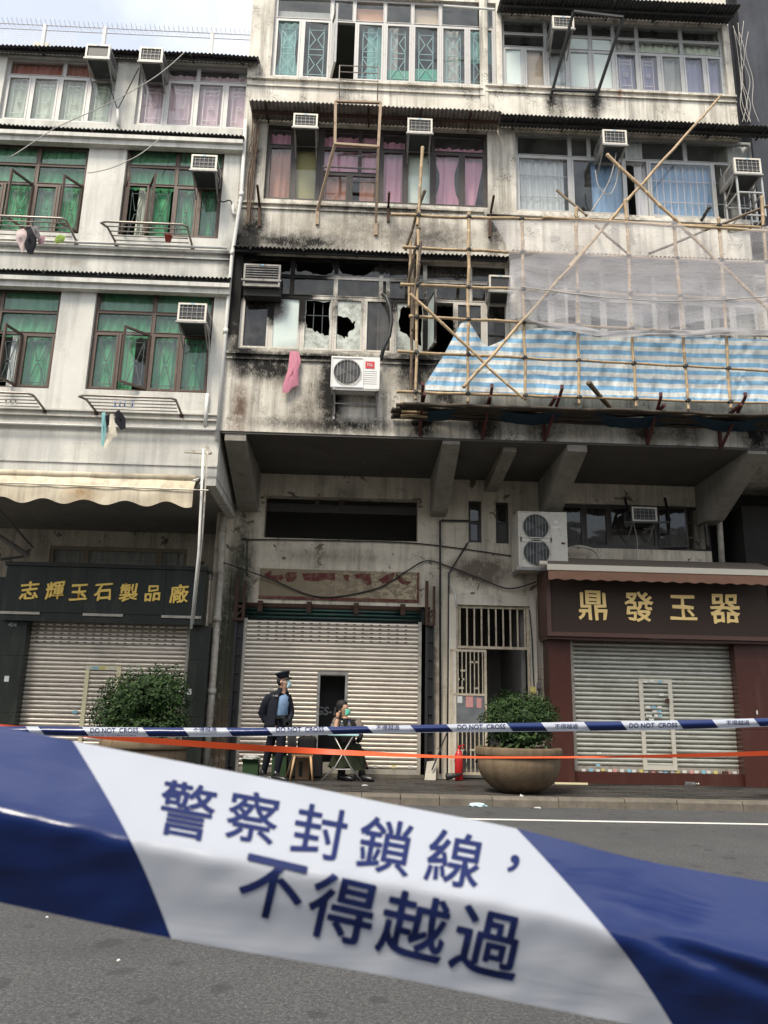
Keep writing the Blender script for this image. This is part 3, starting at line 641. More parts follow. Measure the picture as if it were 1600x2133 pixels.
window(house_b, BW['fr'], [(0, .42, [1085, 1149, 1257, 1366, 1473, 1580, 1640]), (.42, 1, [1085, 1149, 1203, 1257, 1312, 1366, 1420, 1473, 1527, 1580, 1640])], 'alu', px=(1085, 1640),
    default={0: dict(cur='cur_grey', drop=.55), 1: dict(cur='cur_grey', span=(0, .6))}, cells={(1, 1): dict(open=1.2), (1, 5): dict(open=-1.2), (1, 3): dict(cur=None), (1, 6): dict(cur=None)})
# barred mezzanine windows of the ground floor
M['tanframe'] = pm('tan_window_frame', (.30,.25,.18), .6, var=.2, dirt=.3)
window(house_a, AWN, [(0, 1, [100, 175, 330, 390])], 'tanframe', Y=AB+.03, px=(100, 390), default={0: dict(cur='cur_grey', grille=('plain', 'alug'))})
for r in (SW1, SW2): window(house_b, r, [(0, .5, [0, 1]), (.5, 1, [0, 1])], 'darkbrown', Y=WY+.05, glass='glassdirty', fw=.03, sw=.02)
window(house_b, RW, [(0, 1, [1168, 1218, 1270, 1370, 1432, 1481])], 'darkbrown', Y=WY+.05, glass='glassdirty', px=(1168, 1481), default={0: dict(cur='cur_dusk')},
    cells={(0, 2): dict(cur='cur_white', drop=0, top=-.4), (0, 3): dict(open=.35), (0, 4): dict(open=-1.1, grille=('plain', 'steel'), cur=None)})
m = MB(); z = OPN[2]+(OPN[3]-OPN[2])*.68; m.box(OPN[0]+.002, OPN[1]-.002, WY+.2, WY+.26, z, z+.16)
for q in (.32, .48): x = OPN[0]+(OPN[1]-OPN[0])*q; m.box(x, x+.09, WY+.19, WY+.27, z+.16, OPN[3]-.002)
m.build('mezzanine_frame', M['darkbrown'], house_b)
# ================================================================== CORRUGATED CANOPIES (parts of the houses)
def corrugated(parent, pts, ztop, zdrop, out, mat, pitch=.076, amp=.016, name='corrugated_canopy', tilt=.1):
    """pts: two pixels on the outer edge measured at Y = FY-out"""
    a, b = P(*pts[0], FY-out), P(*pts[1], FY-out); zf = (a.z+b.z)/2; zdrop = max(zdrop, ztop+.05-zf) if ztop else zdrop
    n = int((b.x-a.x)/pitch*8); rr = random.Random(int(abs(a.x)*977)); m = MB()
    def fn(u, v):
        x = a.x+(b.x-a.x)*u; k = amp*math.sin(2*math.pi*x/pitch)
        jag = .012*noise.noise(Vector((x*2, 3, zf)))+.006*noise.noise(Vector((x*14, 1, zf)))
        y = FY-out+(out-.004)*v-(jag if v < .5 else 0); z = zf+k+zdrop*v+.02*noise.noise(Vector((x*.8, v*2, zf)))*(1-v)
        return (x, y, z)
    m.grid(fn, n, 3); o = m.build(name, M[mat], parent, True)
    md = o.modifiers.new('thickness', 'SOLIDIFY'); md.thickness = .005
    # battens under the sheet
    m = MB(); m.box(a.x+.02, b.x-.02, FY-out*.55, FY-out*.55+.04, zf+zdrop*.45-.065, zf+zdrop*.45-.022)
    k = a.x+.3
    while k < b.x: m.bar((k, FY-out*.95, zf-.02), (k, FY-.002, zf+zdrop-.05), .03, .03); k += .95
    m.build('canopy_batten', M['rust' if mat == 'roofgrey' else 'roofdark'], parent)
    return o
corrugated(house_a, ((-60, 88), (538, 116)), AW['t2'][3], .10, .30, 'roofdark')
corrugated(house_a, ((-60, 258), (508, 279)), AW['m2'][3], .06, .20, 'roofdark')
corrugated(house_a, ((-60, 556), (480, 580)), AW['f2'][3], .06, .20, 'roofdark')
corrugated(house_b, ((1046, -16), (1545, 10)), BW['tr'][3], .10, .60, 'roofdark')
corrugated(house_b, ((519, 208), (1046, 231)), BW['ml'][3], .02, .55, 'roofgrey')
corrugated(house_b, ((1044, 232), (1690, 270)), BW['mr'][3], .02, .50, 'roofdark')
corrugated(house_b, ((486, 510), (1062, 536)), BW['fl'][3], .04, .24, 'roofdark')
corrugated(house_b, ((1064, 517), (1690, 549)), BW['fr'][3], .06, .40, 'roofgrey')
for (pa, pb, Y) in (((0, 272), (506, 290), FY-.2), ((0, 573), (478, 592), FY-.2)):
    a, b = P(*pa, Y), P(*pb, Y); z = (a.z+b.z)/2; MB().box(AX0, b.x, Y, FY-.002, z-.06, z+.02).build('gutter', M['wallA'], house_a)
    MB().box(AX0, b.x, Y+.06, FY-.003, z-.16, z-.061).build('gutter_bracket', M['wallA'], house_a)

# ================================================================== AIR CONDITIONERS
ACG = 'window air conditioners on the two facades'
def air_con(fr, Y, label, out=.42, body='acmetal', grid=True, front='acdark', name='window_air_conditioner', tray=True, louvre=False):
    X0, X1, Z0, Z1 = rect(*fr, Y-out); yf = Y-out
    t = thing(name, label, 'air conditioner', ((X0+X1)/2, Y, Z0), ACG)
    m = MB(); e = .025
    m.box(X0+.01, X1-.01, yf+.03, Y+.12, Z0+.012, Z1-.004); m.build('housing', M['acgrey'], t)
    m = MB(); bars_frame(m, X0, X1, Z0, Z1, yf, yf+.04, e*1.3); m.build('front_frame', M[body], t)
    MB().box(X0+e, X1-e, yf+.02, yf+.028, Z0+e, Z1-e).build('condenser', M[front], t)
    if grid:
        m = MB(); n = 6
        for i in range(1, n): x = X0+(X1-X0)*i/n; m.box(x-.0028, x+.0028, yf+.006, yf+.014, Z0+e, Z1-e)
        for i in range(1, 4): z = Z0+(Z1-Z0)*i/4; m.box(X0+e, X1-e, yf+.007, yf+.0135, z-.0028, z+.0028)
        m.build('guard', M['guardgrey'], t)
    if louvre:
        for i in range(1, 9): z = Z0+(Z1-Z0)*i/9; MB().box(X0+e, X1-e, yf+.005, yf+.018, z-.006, z+.004).build('slat', M[body], t)
        MB().box(X0-.03, X1+.02, yf-.012, yf+.03, Z0+.10, Z0+.135).build('support_rail', M[body], t)
    m = MB()
    for i in range(7): y = yf+.1+i*.045; m.box(X0+.006, X0+.0095, y, y+.018, Z0+.08, Z1-.07); m.box(X1-.0095, X1-.006, y, y+.018, Z0+.08, Z1-.07)
    m.build('side_vents', M['acdark'], t)['kind'] = 'stuff'
    if tray:
        m = MB(); m.box(X0-.02, X1+.02, yf-.01, yf+.03, Z0-.03, Z0+.001)
        for x in (X0+.03, X1-.03): m.bar((x, yf+.04, Z0-.016), (x, Y-.001, Z0-.016), .03, .03); m.bar((x, yf+.1, Z0-.03), (x, Y-.001, Z0-.28), .022, .022)
        MB().box(X0+.025, X1-.025, yf+.045, Y-.004, Z0-.014, Z0+.011).build('dark_underplate', M['acdark'], t)  # added plate; its dark colour puts shade under the housing
        m.build('bracket', M['acgrey'], t)
    MB().box((X0+X1)/2-.03, (X0+X1)/2+.03, yf-.002, yf+.0005, Z1-.024, Z1-.008).build('badge', M['badgeblue'], t)
    return t
M['guardgrey'] = pm('grey_guard_wire', (.36,.35,.32), .5); M['badgeblue'] = pm('pale_blue_badge', (.15,.42,.62), .4)
M['burntpaint'] = pm('scorched_paint', (.30,.28,.25), .6, var=.4, dirt=.7, dcol=(.02,.018,.015))
air_con((178, 92, 229, 120), FY, 'window air conditioner with solid black front under the grey house eaves', grid=False, front='black', out=.5)
air_con((290, 98, 339, 127), FY, 'window air conditioner between the pale green and pink curtained windows', out=.5)
air_con((398, 322, 452, 353), FY, 'window air conditioner with looping black hose on the grey house middle floor', out=.5)
air_con((370, 631, 430, 669), FY, 'window air conditioner above clothes rack on the grey house lowest window row', out=.5)
air_con((1151, 33, 1196, 58), FY, 'window air conditioner behind black sloping bars on the top floor', out=.5)
air_con((611, 236, 662, 264), FY, 'window air conditioner left of the rusty upright frame under grey corrugated canopy', out=.5)
air_con((849, 246, 901, 276), FY, 'window air conditioner above the pale board with a hole, right of the rusty frame', out=.5)
air_con((1256, 270, 1306, 300), FY, 'window air conditioner beneath black canopy with pale wires hanging below it', out=.5)
air_con((1530, 329, 1586, 361), FY, 'window air conditioner on a tall metal cage at the right edge', out=.55)
air_con((507, 550, 584, 596), FY, 'scorched window air conditioner in the corner of the burnt windows', out=.22, body='burntpaint', grid=False, louvre=True, tray=False)
MB().box(*rect(507, 597, 584, 613, FY-.2)[:2], FY-.15, FY+.05, rect(507, 597, 584, 613, FY-.2)[2], rect(507, 597, 584, 613, FY-.2)[3]).build('charred_shelf', M['burnt'], house_b)
air_con((1019, 573, 1068, 606), FY, 'window air conditioner half veiled by the left edge of the net', out=.4, grid=False)
air_con((1317, 1056, 1369, 1086), WY, 'window air conditioner on a black rack above the brown awning', out=.45, front='acdark')
# steel cage under the right-hand one
a = rect(1530, 362, 1586, 455, FY-.4); m = MB()
for x in (a[0]+.02, a[1]-.02):
    for y in (FY-.5, FY-.03): m.bar((x, y, a[2]), (x, y, a[3]), .03)
for z in (a[2], (a[2]+a[3])/2):
    for y in (FY-.5, FY-.03): m.bar((a[0], y, z), (a[1], y, z), .025)
    for x in (a[0]+.02, a[1]-.02): m.bar((x, FY-.5, z), (x, FY-.02, z), .025)
o = m.build('support_cage', M['alug']); tag(o, 'bare metal support cage below the air conditioner at the right edge', 'cage')

M['bladegrey'] = pm('dark_fan_blade', (.07,.07,.07), .5)
def fan_unit(fr, Y, dep, fans, label, name, mat, panel, logo=None):
    X0, X1, Z0, Z1 = rect(*fr, Y-dep); yf = Y-dep; t = thing(name, label, 'outdoor unit', ((X0+X1)/2, Y, Z0))
    m = MB(); bm = .0; m.box(X0, X1, yf, Y-.05, Z0, Z1); m.build('housing', M[mat], t)
    for (cx_, cz_, r) in fans:
        cx, cz = X0+(X1-X0)*cx_, Z0+(Z1-Z0)*cz_; r *= (X1-X0)
        m = MB(); n = 32
        vs = [(cx+r*math.cos(2*math.pi*i/n), yf-.004, cz+r*math.sin(2*math.pi*i/n)) for i in range(n)]; m.add(vs, [tuple(range(n))]); f = m.build('fan_opening', M['acdark'], t)
        m = MB()
        for k in range(3):
            a0 = k*2.094+.4
            vs = [(cx, yf-.006, cz)]+[(cx+r*.86*math.cos(a0+q*.28), yf-.006-q*.001, cz+r*.86*math.sin(a0+q*.28)) for q in range(5)]
            m.add(vs, [(0, q+1, q+2) for q in range(4)])
        m.build('fan_blade', M['bladegrey'], f)
        m = MB()
        for q in range(1, 8): x = cx-r+2*r*q/8; h = math.sqrt(max(0, r*r-(x-cx)**2)); m.box(x-.002, x+.002, yf-.03, yf-.026, cz-h, cz+h)
        ring = [(cx+r*1.02*math.cos(2*math.pi*i/24), yf-.02, cz+r*1.02*math.sin(2*math.pi*i/24)) for i in range(25)]
        m.tube(ring, .007, 6); m.build('fan_guard', M['guardgrey'], t)
        m = MB(); bars_frame(m, cx-r*1.22, cx+r*1.22, cz-r*1.22, cz+r*1.22, yf-.012, yf-.001, r*.08); m.build('fan_surround', M[mat], t)
    for i in range(panel[0]):
        z = Z0+(Z1-Z0)*(panel[3]-panel[4]*i); MB().box(X0+(X1-X0)*panel[1], X0+(X1-X0)*panel[2], yf-.006, yf-.001, z, z+.012).build('slat', M[mat], t)
    return t, (X0, X1, Z0, Z1, yf)
def text_mesh(body, bold=0.0, res=6, shear=0.0):
    """flat glyphs about the origin; weight is added by overlaying shifted copies, each a hair in front of the last"""
    c = bpy.data.curves.new('tmp_text', 'FONT'); c.body = body; c.size = 1; c.resolution_u = res; c.align_x = 'CENTER'; c.shear = shear
    o = bpy.data.objects.new('tmp_text', c); col.objects.link(o); bpy.context.view_layer.update()
    me = bpy.data.meshes.new_from_object(o.evaluated_get(bpy.context.evaluated_depsgraph_get()))
    bpy.data.objects.remove(o); bpy.data.curves.remove(c)
    vs = [v.co.copy() for v in me.vertices]; fs = [tuple(p.vertices) for p in me.polygons]; bpy.data.meshes.remove(me)
    x0, x1 = min(v.x for v in vs), max(v.x for v in vs); y0, y1 = min(v.y for v in vs), max(v.y for v in vs)
    vs = [Vector((v.x-(x0+x1)/2, v.y-(y0+y1)/2, 0)) for v in vs]; n = len(vs); V2 = []; F2 = []; k = 0
    for a in ([None] if not bold else [R(q*45) for q in range(8)]):
        d = Vector((0, 0, 0)) if a is None else Vector((math.cos(a)*bold, math.sin(a)*bold, k*.001))
        V2 += [v+d for v in vs]; F2 += [tuple(i+k*n for i in f) for f in fs]; k += 1
    return V2, F2, x1-x0+2*bold, y1-y0+2*bold
def flat_text(body, cx, cz, Y, h, mat, parent, bold=0., depth=.0, wid=None, name='lettering', rough=0.0, shear=0.0, rot=0.0):
    vs, fs, w, hh = text_mesh(body, bold, shear=shear); k = h/hh; kx = (wid/w) if wid else k
    out = []
    for v in vs:
        x, z = v.x*kx, v.y*k
        if rough: q = Vector((x/h*3.1+cx*7, z/h*3.1, 5)); x += rough*h*noise.noise(q); z += rough*h*noise.noise(q+Vector((9, 4, 2)))
        x, z = x*math.cos(rot)-z*math.sin(rot), x*math.sin(rot)+z*math.cos(rot)
        out.append((cx+x, Y-v.z*.35, cz+z))
    o = MB().add(out, fs).build(name, mat, parent)
    if depth: md = o.modifiers.new('depth', 'SOLIDIFY'); md.thickness = depth; md.offset = 1
    return o
M['red'] = pm('signal_red', (.50,.025,.03), .45, var=.1); M['acwhite'] = pm('white_enamel', (.70,.69,.66), .4, var=.08, dirt=.2, dcol=(.3,.24,.17))
t, (X0, X1, Z0, Z1, yf) = fan_unit((690, 743, 791, 809), FY, .34, [(.33, .5, .275)], 'white single-fan outdoor unit with red badge below the broken windows', 'outdoor_unit', 'acwhite', (7, .68, .94, .55, .065))
w = X1-X0; h = Z1-Z0
MB().box(X0+w*.70, X0+w*.89, yf-.006, yf-.001, Z0+h*.64, Z0+h*.86).build('badge', M['red'], t)
flat_text('TCL', X0+w*.795, Z0+h*.75, yf-.008, h*.085, M['acwhite'], t, .02, wid=w*.13, name='badge_lettering')
m = MB()
for x in (X0+.06, X1-.04): m.bar((x, yf-.02, Z0-.02), (x, FY-.002, Z0-.02), .04); m.bar((x, FY-.02, Z0-.45), (x, FY-.02, Z0), .035); m.bar((x, yf+.05, Z0-.03), (x, FY-.02, Z0-.4), .025)
m.bar((X0+.03, yf+.02, Z0-.02), (X1, yf+.02, Z0-.02), .035); m.bar((X0+.05, FY-.06, Z0-.17), (X1-.02, FY-.06, Z0-.17), .02); m.build('bracket', M['acgrey'], t)
t, (X0, X1, Z0, Z1, yf) = fan_unit((1080, 1066, 1182, 1182), WY, .75, [(.36, .72, .26), (.36, .26, .26)], 'cream twin-fan outdoor unit on the wall beside the brown awning', 'outdoor_unit', 'acmetal', (0, 0, 0, 0, 0))
w = X1-X0; h = Z1-Z0; m = MB(); m.box(X0-.06, X1+.06, yf-.02, yf+.05, Z0-.06, Z0-.001); m.bar((X0+.05, yf, Z0-.03), (X0+.05, WY-.002, Z0-.03), .05); m.bar((X1-.05, yf, Z0-.03), (X1-.05, WY-.002, Z0-.03), .05)
m.build('bracket', M['acgrey'], t)
MB().lathe([(.035, 0), (.035, .004)], (0, 0, 0), 16).build('round_badge', M['acwhite'], t).matrix_basis = Matrix.Translation((X0+w*.78, yf-.002, Z0+h*.82)) @ Matrix.Rotation(R(90), 4, 'X')
MB().box(X0+w*.68, X0+w*.88, yf-.004, yf-.001, Z0+h*.71, Z0+h*.745).build('name_plate', M['acwhite'], t)
MB().box(X0+w*.87, X0+w*.95, yf-.004, yf-.001, Z0+h*.42, Z0+h*.455).build('rating_label', M['redoxide'], t)

# ================================================================== CLOTHES RACKS, FRAMES, CLOTHES
def rack(top, w_in, out, drop, label, n=5, mat='steel', Y=FY):
    a, b = P(*top[0], Y-out), P(*top[1], Y-out); z = (a.z+b.z)/2; x0, x1 = a.x, b.x
    t = thing('clothes_rack', label, 'clothes rack', ((x0+x1)/2, Y, z-drop), 'tubular clothes racks on the grey house')
    pts = [(x0+w_in, Y-.003, z-drop), (x0+.09, Y-out*.75, z-drop*.22), (x0+.02, Y-out*.97, z-.02), (x0+.10, Y-out, z), (x1-.10, Y-out, z), (x1-.02, Y-out*.97, z-.02), (x1-.09+.06, Y-out*.75, z-drop*.22), (x1-w_in+.08, Y-.003, z-drop)]
    MB().tube(pts, .021, 8).build('outer_tube', M[mat], t, True)
    for i in range(1, n):
        k = i/n; MB().tube([(x0+.04+w_in*k*.8, Y-out*(1-k), z-drop*k*.98), (x1-.04-w_in*k*.5, Y-out*(1-k), z-drop*k*.98)], .011, 6).build('rail', M[mat], t, True)
    for x in (x0+w_in, x1-w_in+.08): MB().box(x-.03, x+.03, Y-.02, Y-.001, z-drop-.07, z-drop+.03).build('wall_plate', M['rust'], t)
    return t
rack(((-70, 446), (140, 456)), .12, .62, .05, 'clothes rack with bundled dark laundry, middle floor, left edge')
rack(((208, 459), (392, 470)), .12, .62, .05, 'clothes rack holding a small red pot outside the middle-floor window')
rack(((-110, 812), (70, 821)), .12, .62, .05, 'empty clothes rack with pegs, lowest row, left edge')
rack(((162, 821), (368, 831)), .12, .62, .05, 'clothes rack with hanging pegs and teal and black garments')
a = rect(707, 138, 788, 172, FY-.45); t = thing('window_rail', 'small metal rail under the open top-floor casement', 'rail', (a[0], FY, a[2]))
for z in (a[3], (a[2]+a[3])/2+.04, a[2]+.05): MB().tube([(a[0], FY-.45, z), (a[1], FY-.45, z)], .009, 6).build('bar', M['steel'], t)
for x in (a[0], a[1]): MB().tube([(x, FY-.45, a[3]), (x, FY-.45, a[2]), (x, FY-.002, a[2]-.06)], .011, 6).build('post', M['steel'], t)
def clothes(pts, Y, label, mat, name='hanging_garment', cat='garment', group='laundry on the grey house', thick=.05, seed=1):
    """outline in pixels, made into a folded solid hanging at Y"""
    ps = [P(x, y, Y) for x, y in pts]; cx = sum(p.x for p in ps)/len(ps); cz = sum(p.z for p in ps)/len(ps); n = len(ps); m = MB(); rings = 5
    for side in (-1, 1):
        vs = []
        for k in range(rings):
            f = k/(rings-1); 
            for i, p in enumerate(ps):
                d = side*thick*(f**.6)*(.7+.6*noise.noise(Vector((p.x*9+seed, f*3, p.z*4)))) + .02*math.sin(p.x*60+seed)*f
                vs.append((p.x+(cx-p.x)*f, Y+d, p.z+(cz-p.z)*f))
        m.add(vs, [(k*n+i, k*n+(i+1) % n, (k+1)*n+(i+1) % n, (k+1)*n+i) for k in range(rings-1) for i in range(n)])
    o = m.build(name, M[mat], None, True); tag(o, label, cat, group); return o
for nm, c in (('cl_black', (.018,.018,.022)), ('cl_pink', (.58,.36,.38)), ('cl_grey', (.16,.15,.16)), ('cl_green', (.30,.42,.10)), ('cl_teal', (.25,.50,.50)), ('cl_cream', (.62,.57,.46)), ('cl_rose', (.52,.21,.27)), ('cl_lace', (.70,.55,.52))): M[nm] = clothmat(nm, c, 0, .35, 20, (3,3,1))
clothes([(36, 478), (50, 476), (58, 492), (52, 510), (46, 528), (40, 512), (32, 498)], FY-.42, 'pale pink lace garment at the left of the laundry bundle', 'cl_lace')
clothes([(54, 474), (70, 470), (77, 482), (76, 510), (68, 530), (58, 528), (50, 510), (56, 492)], FY-.52, 'black garment hanging in the middle of the laundry bundle', 'cl_black', thick=.09)
clothes([(64, 472), (78, 472), (84, 490), (80, 502), (72, 490)], FY-.58, 'dark grey garment draped over the black one', 'cl_grey')
clothes([(78, 492), (95, 491), (92, 506), (80, 510)], FY-.45, 'small pink garment at the right of the laundry bundle', 'cl_pink')
clothes([(116, 493), (124, 488), (137, 492), (133, 503), (118, 508), (113, 503)], FY-.45, 'small lime green cloth beside the laundry bundle', 'cl_green')
clothes([(212, 860), (219, 858), (222, 890), (216, 932), (211, 925)], FY-.42, 'teal garment hanging first on the lowest rack', 'cl_teal', thick=.03)
clothes([(219, 866), (229, 862), (231, 880), (222, 892)], FY-.44, 'small black garment behind the cream towel', 'cl_black', thick=.03)
clothes([(229, 862), (236, 862), (244, 908), (236, 912), (222, 938), (216, 930), (226, 905)], FY-.47, 'long cream towel hanging from the lowest rack', 'cl_cream', thick=.03)
clothes([(240, 858), (248, 853), (262, 872), (262, 892), (252, 896), (240, 880)], FY-.46, 'black shorts hanging last on the lowest rack', 'cl_black', thick=.04)
clothes([(604, 731), (622, 732), (627, 752), (622, 770), (622, 802), (608, 808), (600, 818), (588, 818), (590, 800), (600, 770)], FY-.09, 'pink towel draped from the burnt window sill', 'cl_rose', 'hanging_towel', 'towel', None, .05, 4)
M['terracotta'] = pm('red_plastic', (.35,.05,.03), .5)
p = P(350, 502, FY-.35); o = MB().lathe([(.05, 0), (.065, .09), (.07, .09), (.07, .10), (.055, .10)], (p.x, p.y, p.z), 16).build('flower_pot', M['terracotta'], None, True); tag(o, 'small red pot sitting on the middle-floor clothes rack', 'pot')
M['pegblue'] = pm('blue_plastic', (.12,.25,.55), .5)
for i, x in enumerate((-0.0, 10, 20, 36)):
    for (bx_, by_, lab) in ((240, 842, '{} blue peg from the left in the row above the black shorts'.format(('first', 'second', 'third', 'fourth')[i])), (12, 838, 'pale blue peg on the empty rack at the left edge')):
        if bx_ == 12 and i > 2: continue
        p = P(bx_+x, by_, FY-.35); m = MB(); m.bar((p.x-.012, p.y, p.z+.05), (p.x+.012, p.y, p.z-.05), .012); m.bar((p.x+.012, p.y, p.z+.05), (p.x-.012, p.y, p.z-.05), .012)
        o = m.build('clothes_peg', M['pegblue' if bx_ == 240 else 'white']); tag(o, lab if bx_ == 240 else '{} white peg from the left on the empty rack'.format(('first', 'second', 'third', 'fourth')[i]), 'peg', 'pegs above the shorts' if bx_ == 240 else 'pegs on the empty rack')
# black drying frame on the top floor
t = thing('drying_frame', 'black sloping drying frame fixed across the top-floor windows', 'drying frame', (4, FY, 12.5))
q = [P(1195, 24, FY-.8), P(1298, 36, FY-.8), P(1147, 203, FY-.02), P(1240, 208, FY-.02), P(1150, 187, FY-.1), P(1243, 190, FY-.1)]
for a_, b_ in ((0, 2), (1, 3), (4, 5), (0, 1)): MB().bar(q[a_], q[b_], .045, .045).build('bar', M['black'], t)
for i in range(9):
    p = q[4].lerp(q[5], (i+.5)/9); MB().bar(p, p+Vector((.03, 0, .07)), .008).build('hook', M['black'], t)
# rusty frame on the middle floor
M['rustpale'] = pm('peeling_rusty_frame', (.36,.27,.185), .8, var=.4, scale=12, dirt=.4, dcol=(.12,.05,.025))
t = thing('drying_frame', 'tall rusty peeling drying frame standing before the pink curtained windows', 'drying frame', (-.4, FY, 10))
O = FY-.62
q = dict(a=P(699, 211, O), b=P(793, 214, O), c=P(698, 300, O), d=P(788, 306, O), e=P(661, 440, FY-.02), f=P(783, 466, FY-.02), e2=P(661, 468, FY-.02), f2=P(783, 490, FY-.02))
for a_, b_, w in (('a', 'b', .05), ('a', 'c', .05), ('b', 'd', .05), ('c', 'd', .06), ('c', 'e', .05), ('d', 'f', .05), ('e', 'e2', .06), ('f', 'f2', .06)): MB().bar(q[a_], q[b_], w, w*.7).build('bar', M['rustpale'], t)
m = MB(); m.bar(P(672, 347, FY-.3), P(786, 352, FY-.3), .02); m.bar(P(702, 323, FY-.3), P(786, 326, FY-.3), .012); m.build('cross_rod', M['black'], t)
for (a_, b_, c_, lab) in (((536, 385), (541, 430), (540, 472), 'rusty wall bracket left of the drying frame'), ((811, 400), (809, 430), (809, 462), 'rusty wall bracket right of the drying frame'), ((1029, 407), (1022, 445), (1020, 494), 'rusty wall bracket at the net\'s top corner')):
    m = MB(); m.bar(P(*a_, FY-.45), P(*b_, FY-.03), .04, .03); m.bar(P(*b_, FY-.03), P(*c_, FY-.03), .05, .04); o = m.build('wall_bracket', M['rust']); tag(o, lab, 'bracket', 'rusty wall brackets')
# ================================================================== PIPES AND CABLES
def pipe_thing(name, pts, r, mat, label, cat='pipe', n=8, group=None, collars=()):
    t = thing(name, label, cat, pts[-1]); MB().tube(pts, r, n).build('run', M[mat], t, True)
    for i in collars:
        p = Vector(pts[i]); MB().tube([p+Vector((0, 0, .05)), p-Vector((0, 0, .05))], r*1.22, n).build('collar', M[mat], t, True)
    if group: t['group'] = group
    return t
def cable(pts, r, mat, label, sag=0.0, name='cable', cat='cable', group=None):
    pts = [Vector(p) for p in pts]; out = []
    for i in range(len(pts)-1):
        a, b, c, d = pts[max(0, i-1)], pts[i], pts[i+1], pts[min(len(pts)-1, i+2)]
        for k in range(8):
            u = k/8; p = .5*((2*b)+(c-a)*u+(2*a-5*b+4*c-d)*u*u+(3*b-a-3*c+d)*u**3); p.z -= sag*4*u*(1-u); out.append(p)
    out.append(pts[-1]); o = MB().tube(out, r, 6).build(name, M[mat], None, True); tag(o, label, cat, group); return o
pipe_thing('drain_pipe', [P(512, 250, FY-.06), P(503, 405, FY-.06), P(484, 527, FY-.06), P(470, 690, FY-.06), P(452, 919, FY-.06)], .035, 'pipew', 'off-white downpipe running down the seam between the two houses', collars=(1, 2, 3))
pipe_thing('drain_pipe', [P(466, 1072, WY-.16), P(463, 1105, WY-.16), P(460, 1190, WY-.16), P(452, 1290, WY-.16), P(441, 1440, WY-.16), P(425, 1625, WY-.16)], .07, 'pipe', 'thick rust-streaked drainpipe beside the black granite shopfront', collars=(1, 3, 4))
pipe_thing('drain_pipe', [P(1492, 1010, WY-.1), P(1497, 1060, WY-.1), P(1505, 1185, WY-.1)], .06, 'pipe', 'cream drainpipe beside the dark passage, above the brown awning', collars=(1,))
t = pipe_thing('gas_pipe', [P(976, 1085, WY-.05), P(919, 1084, WY-.05), P(917, 1086, WY-.05), P(917, 1612, WY-.05)], .02, 'black', 'thin black pipe running down beside the street gate')
pipe_thing('gas_pipe', [P(975, 1130, WY-.05), P(935, 1195, WY-.05), P(934, 1350, WY-.05), P(932, 1612, WY-.05)], .017, 'black', 'thin black pipe bending down along the street gate jamb')
pipe_thing('awning_pole', [P(424, 935, FY-.35), P(414, 1150, FY-.1), P(398, 1310, FY+.1)], .022, 'pipew', 'long white awning pole hanging before the granite shop sign', 'pole')
pipe_thing('awning_pole', [P(432, 940, FY-.3), P(421, 1120, FY-.1), P(402, 1300, FY+.15)], .018, 'pipe', 'long rusty pole beside the white awning pole', 'pole')
pipe_thing('burnt_hose', [P(797, 613, FY-.06), P(805, 618, FY-.12), P(813, 640, FY-.14), P(816, 668, FY-.14), P(811, 700, FY-.14), P(800, 722, FY-.12), P(793, 750, FY-.1)], .035, 'blackrub', 'thick black insulated hose curving from burnt window to outdoor unit', 'hose', 10)
cable([P(466, 1172, WY-.2), P(560, 1205, WY-.1), P(640, 1238, WY-.06), P(700, 1243, WY-.06), P(790, 1224, WY-.06), P(850, 1188, WY-.06), P(890, 1168, WY-.06), P(940, 1182, WY-.06), P(1000, 1205, WY-.06), P(1060, 1226, WY-.08), P(1118, 1212, WY-.12)], .014, 'cable', 'black cable swooping across the faded red painted sign')
cable([P(515, 1200, WY-.04), P(515, 1128, WY-.04), P(520, 1124, WY-.04), P(700, 1126, WY-.04), P(880, 1133, WY-.04), P(1080, 1160, WY-.04)], .012, 'cable', 'dark cable run along the wall under the mezzanine opening')
cable([P(20, 327, FY-.9), P(115, 266, FY-.8), P(290, 180, FY-.7), P(385, 108, FY-.6)], .008, 'cablew', 'thin wire slanting up across the grey house to its eaves', .03)
cable([P(182, 360, FY-.6), P(265, 335, FY-.5), P(334, 287, FY-.3)], .008, 'cablew', 'short thin wire over the grey house pier', .03)
cable([P(222, 155, FY-.4), P(232, 190, FY-.1), P(245, 228, FY-.05)], .01, 'cable', 'drip hose from the black-fronted air conditioner to the pier pipe')
cable([P(290, 140, FY-.4), P(262, 195, FY-.1), P(245, 228, FY-.05)], .01, 'cable', 'drip hose from the second air conditioner to the pier pipe')
pipe_thing('waste_pipe', [P(245, 228, FY-.05), P(246, 262, FY-.05)], .03, 'pipew', 'short white waste pipe on the pier between top windows')
cable([P(450, 355, FY-.4), P(458, 375, FY-.2), P(452, 400, FY-.1), P(462, 420, FY-.1), P(480, 418, FY-.08), P(487, 440, FY-.05)], .013, 'cable', 'black hose looping from the middle-floor air conditioner')
pipe_thing('waste_pipe', [P(485, 425, FY-.05), P(485, 445, FY-.05), P(497, 446, FY-.05)], .03, 'pipew', 'short white elbow pipe beside the seam downpipe')
cable([P(430, 678, FY-.45), P(436, 720, FY-.1), P(432, 818, FY-.06), P(428, 890, FY-.06)], .012, 'cablew', 'pale drip hose below the lowest grey house air conditioner')
pipe_thing('waste_pipe', [P(432, 820, FY-.05), P(427, 888, FY-.05)], .03, 'pipew', 'short white pipe below the lowest air conditioner')
cable([P(1285, 310, FY-.3), P(1275, 360, FY-.3), P(1258, 400, FY-.2), P(1232, 440, FY-.2)], .012, 'cablew', 'pale hose hanging from the canopy air conditioner down to the scaffold')
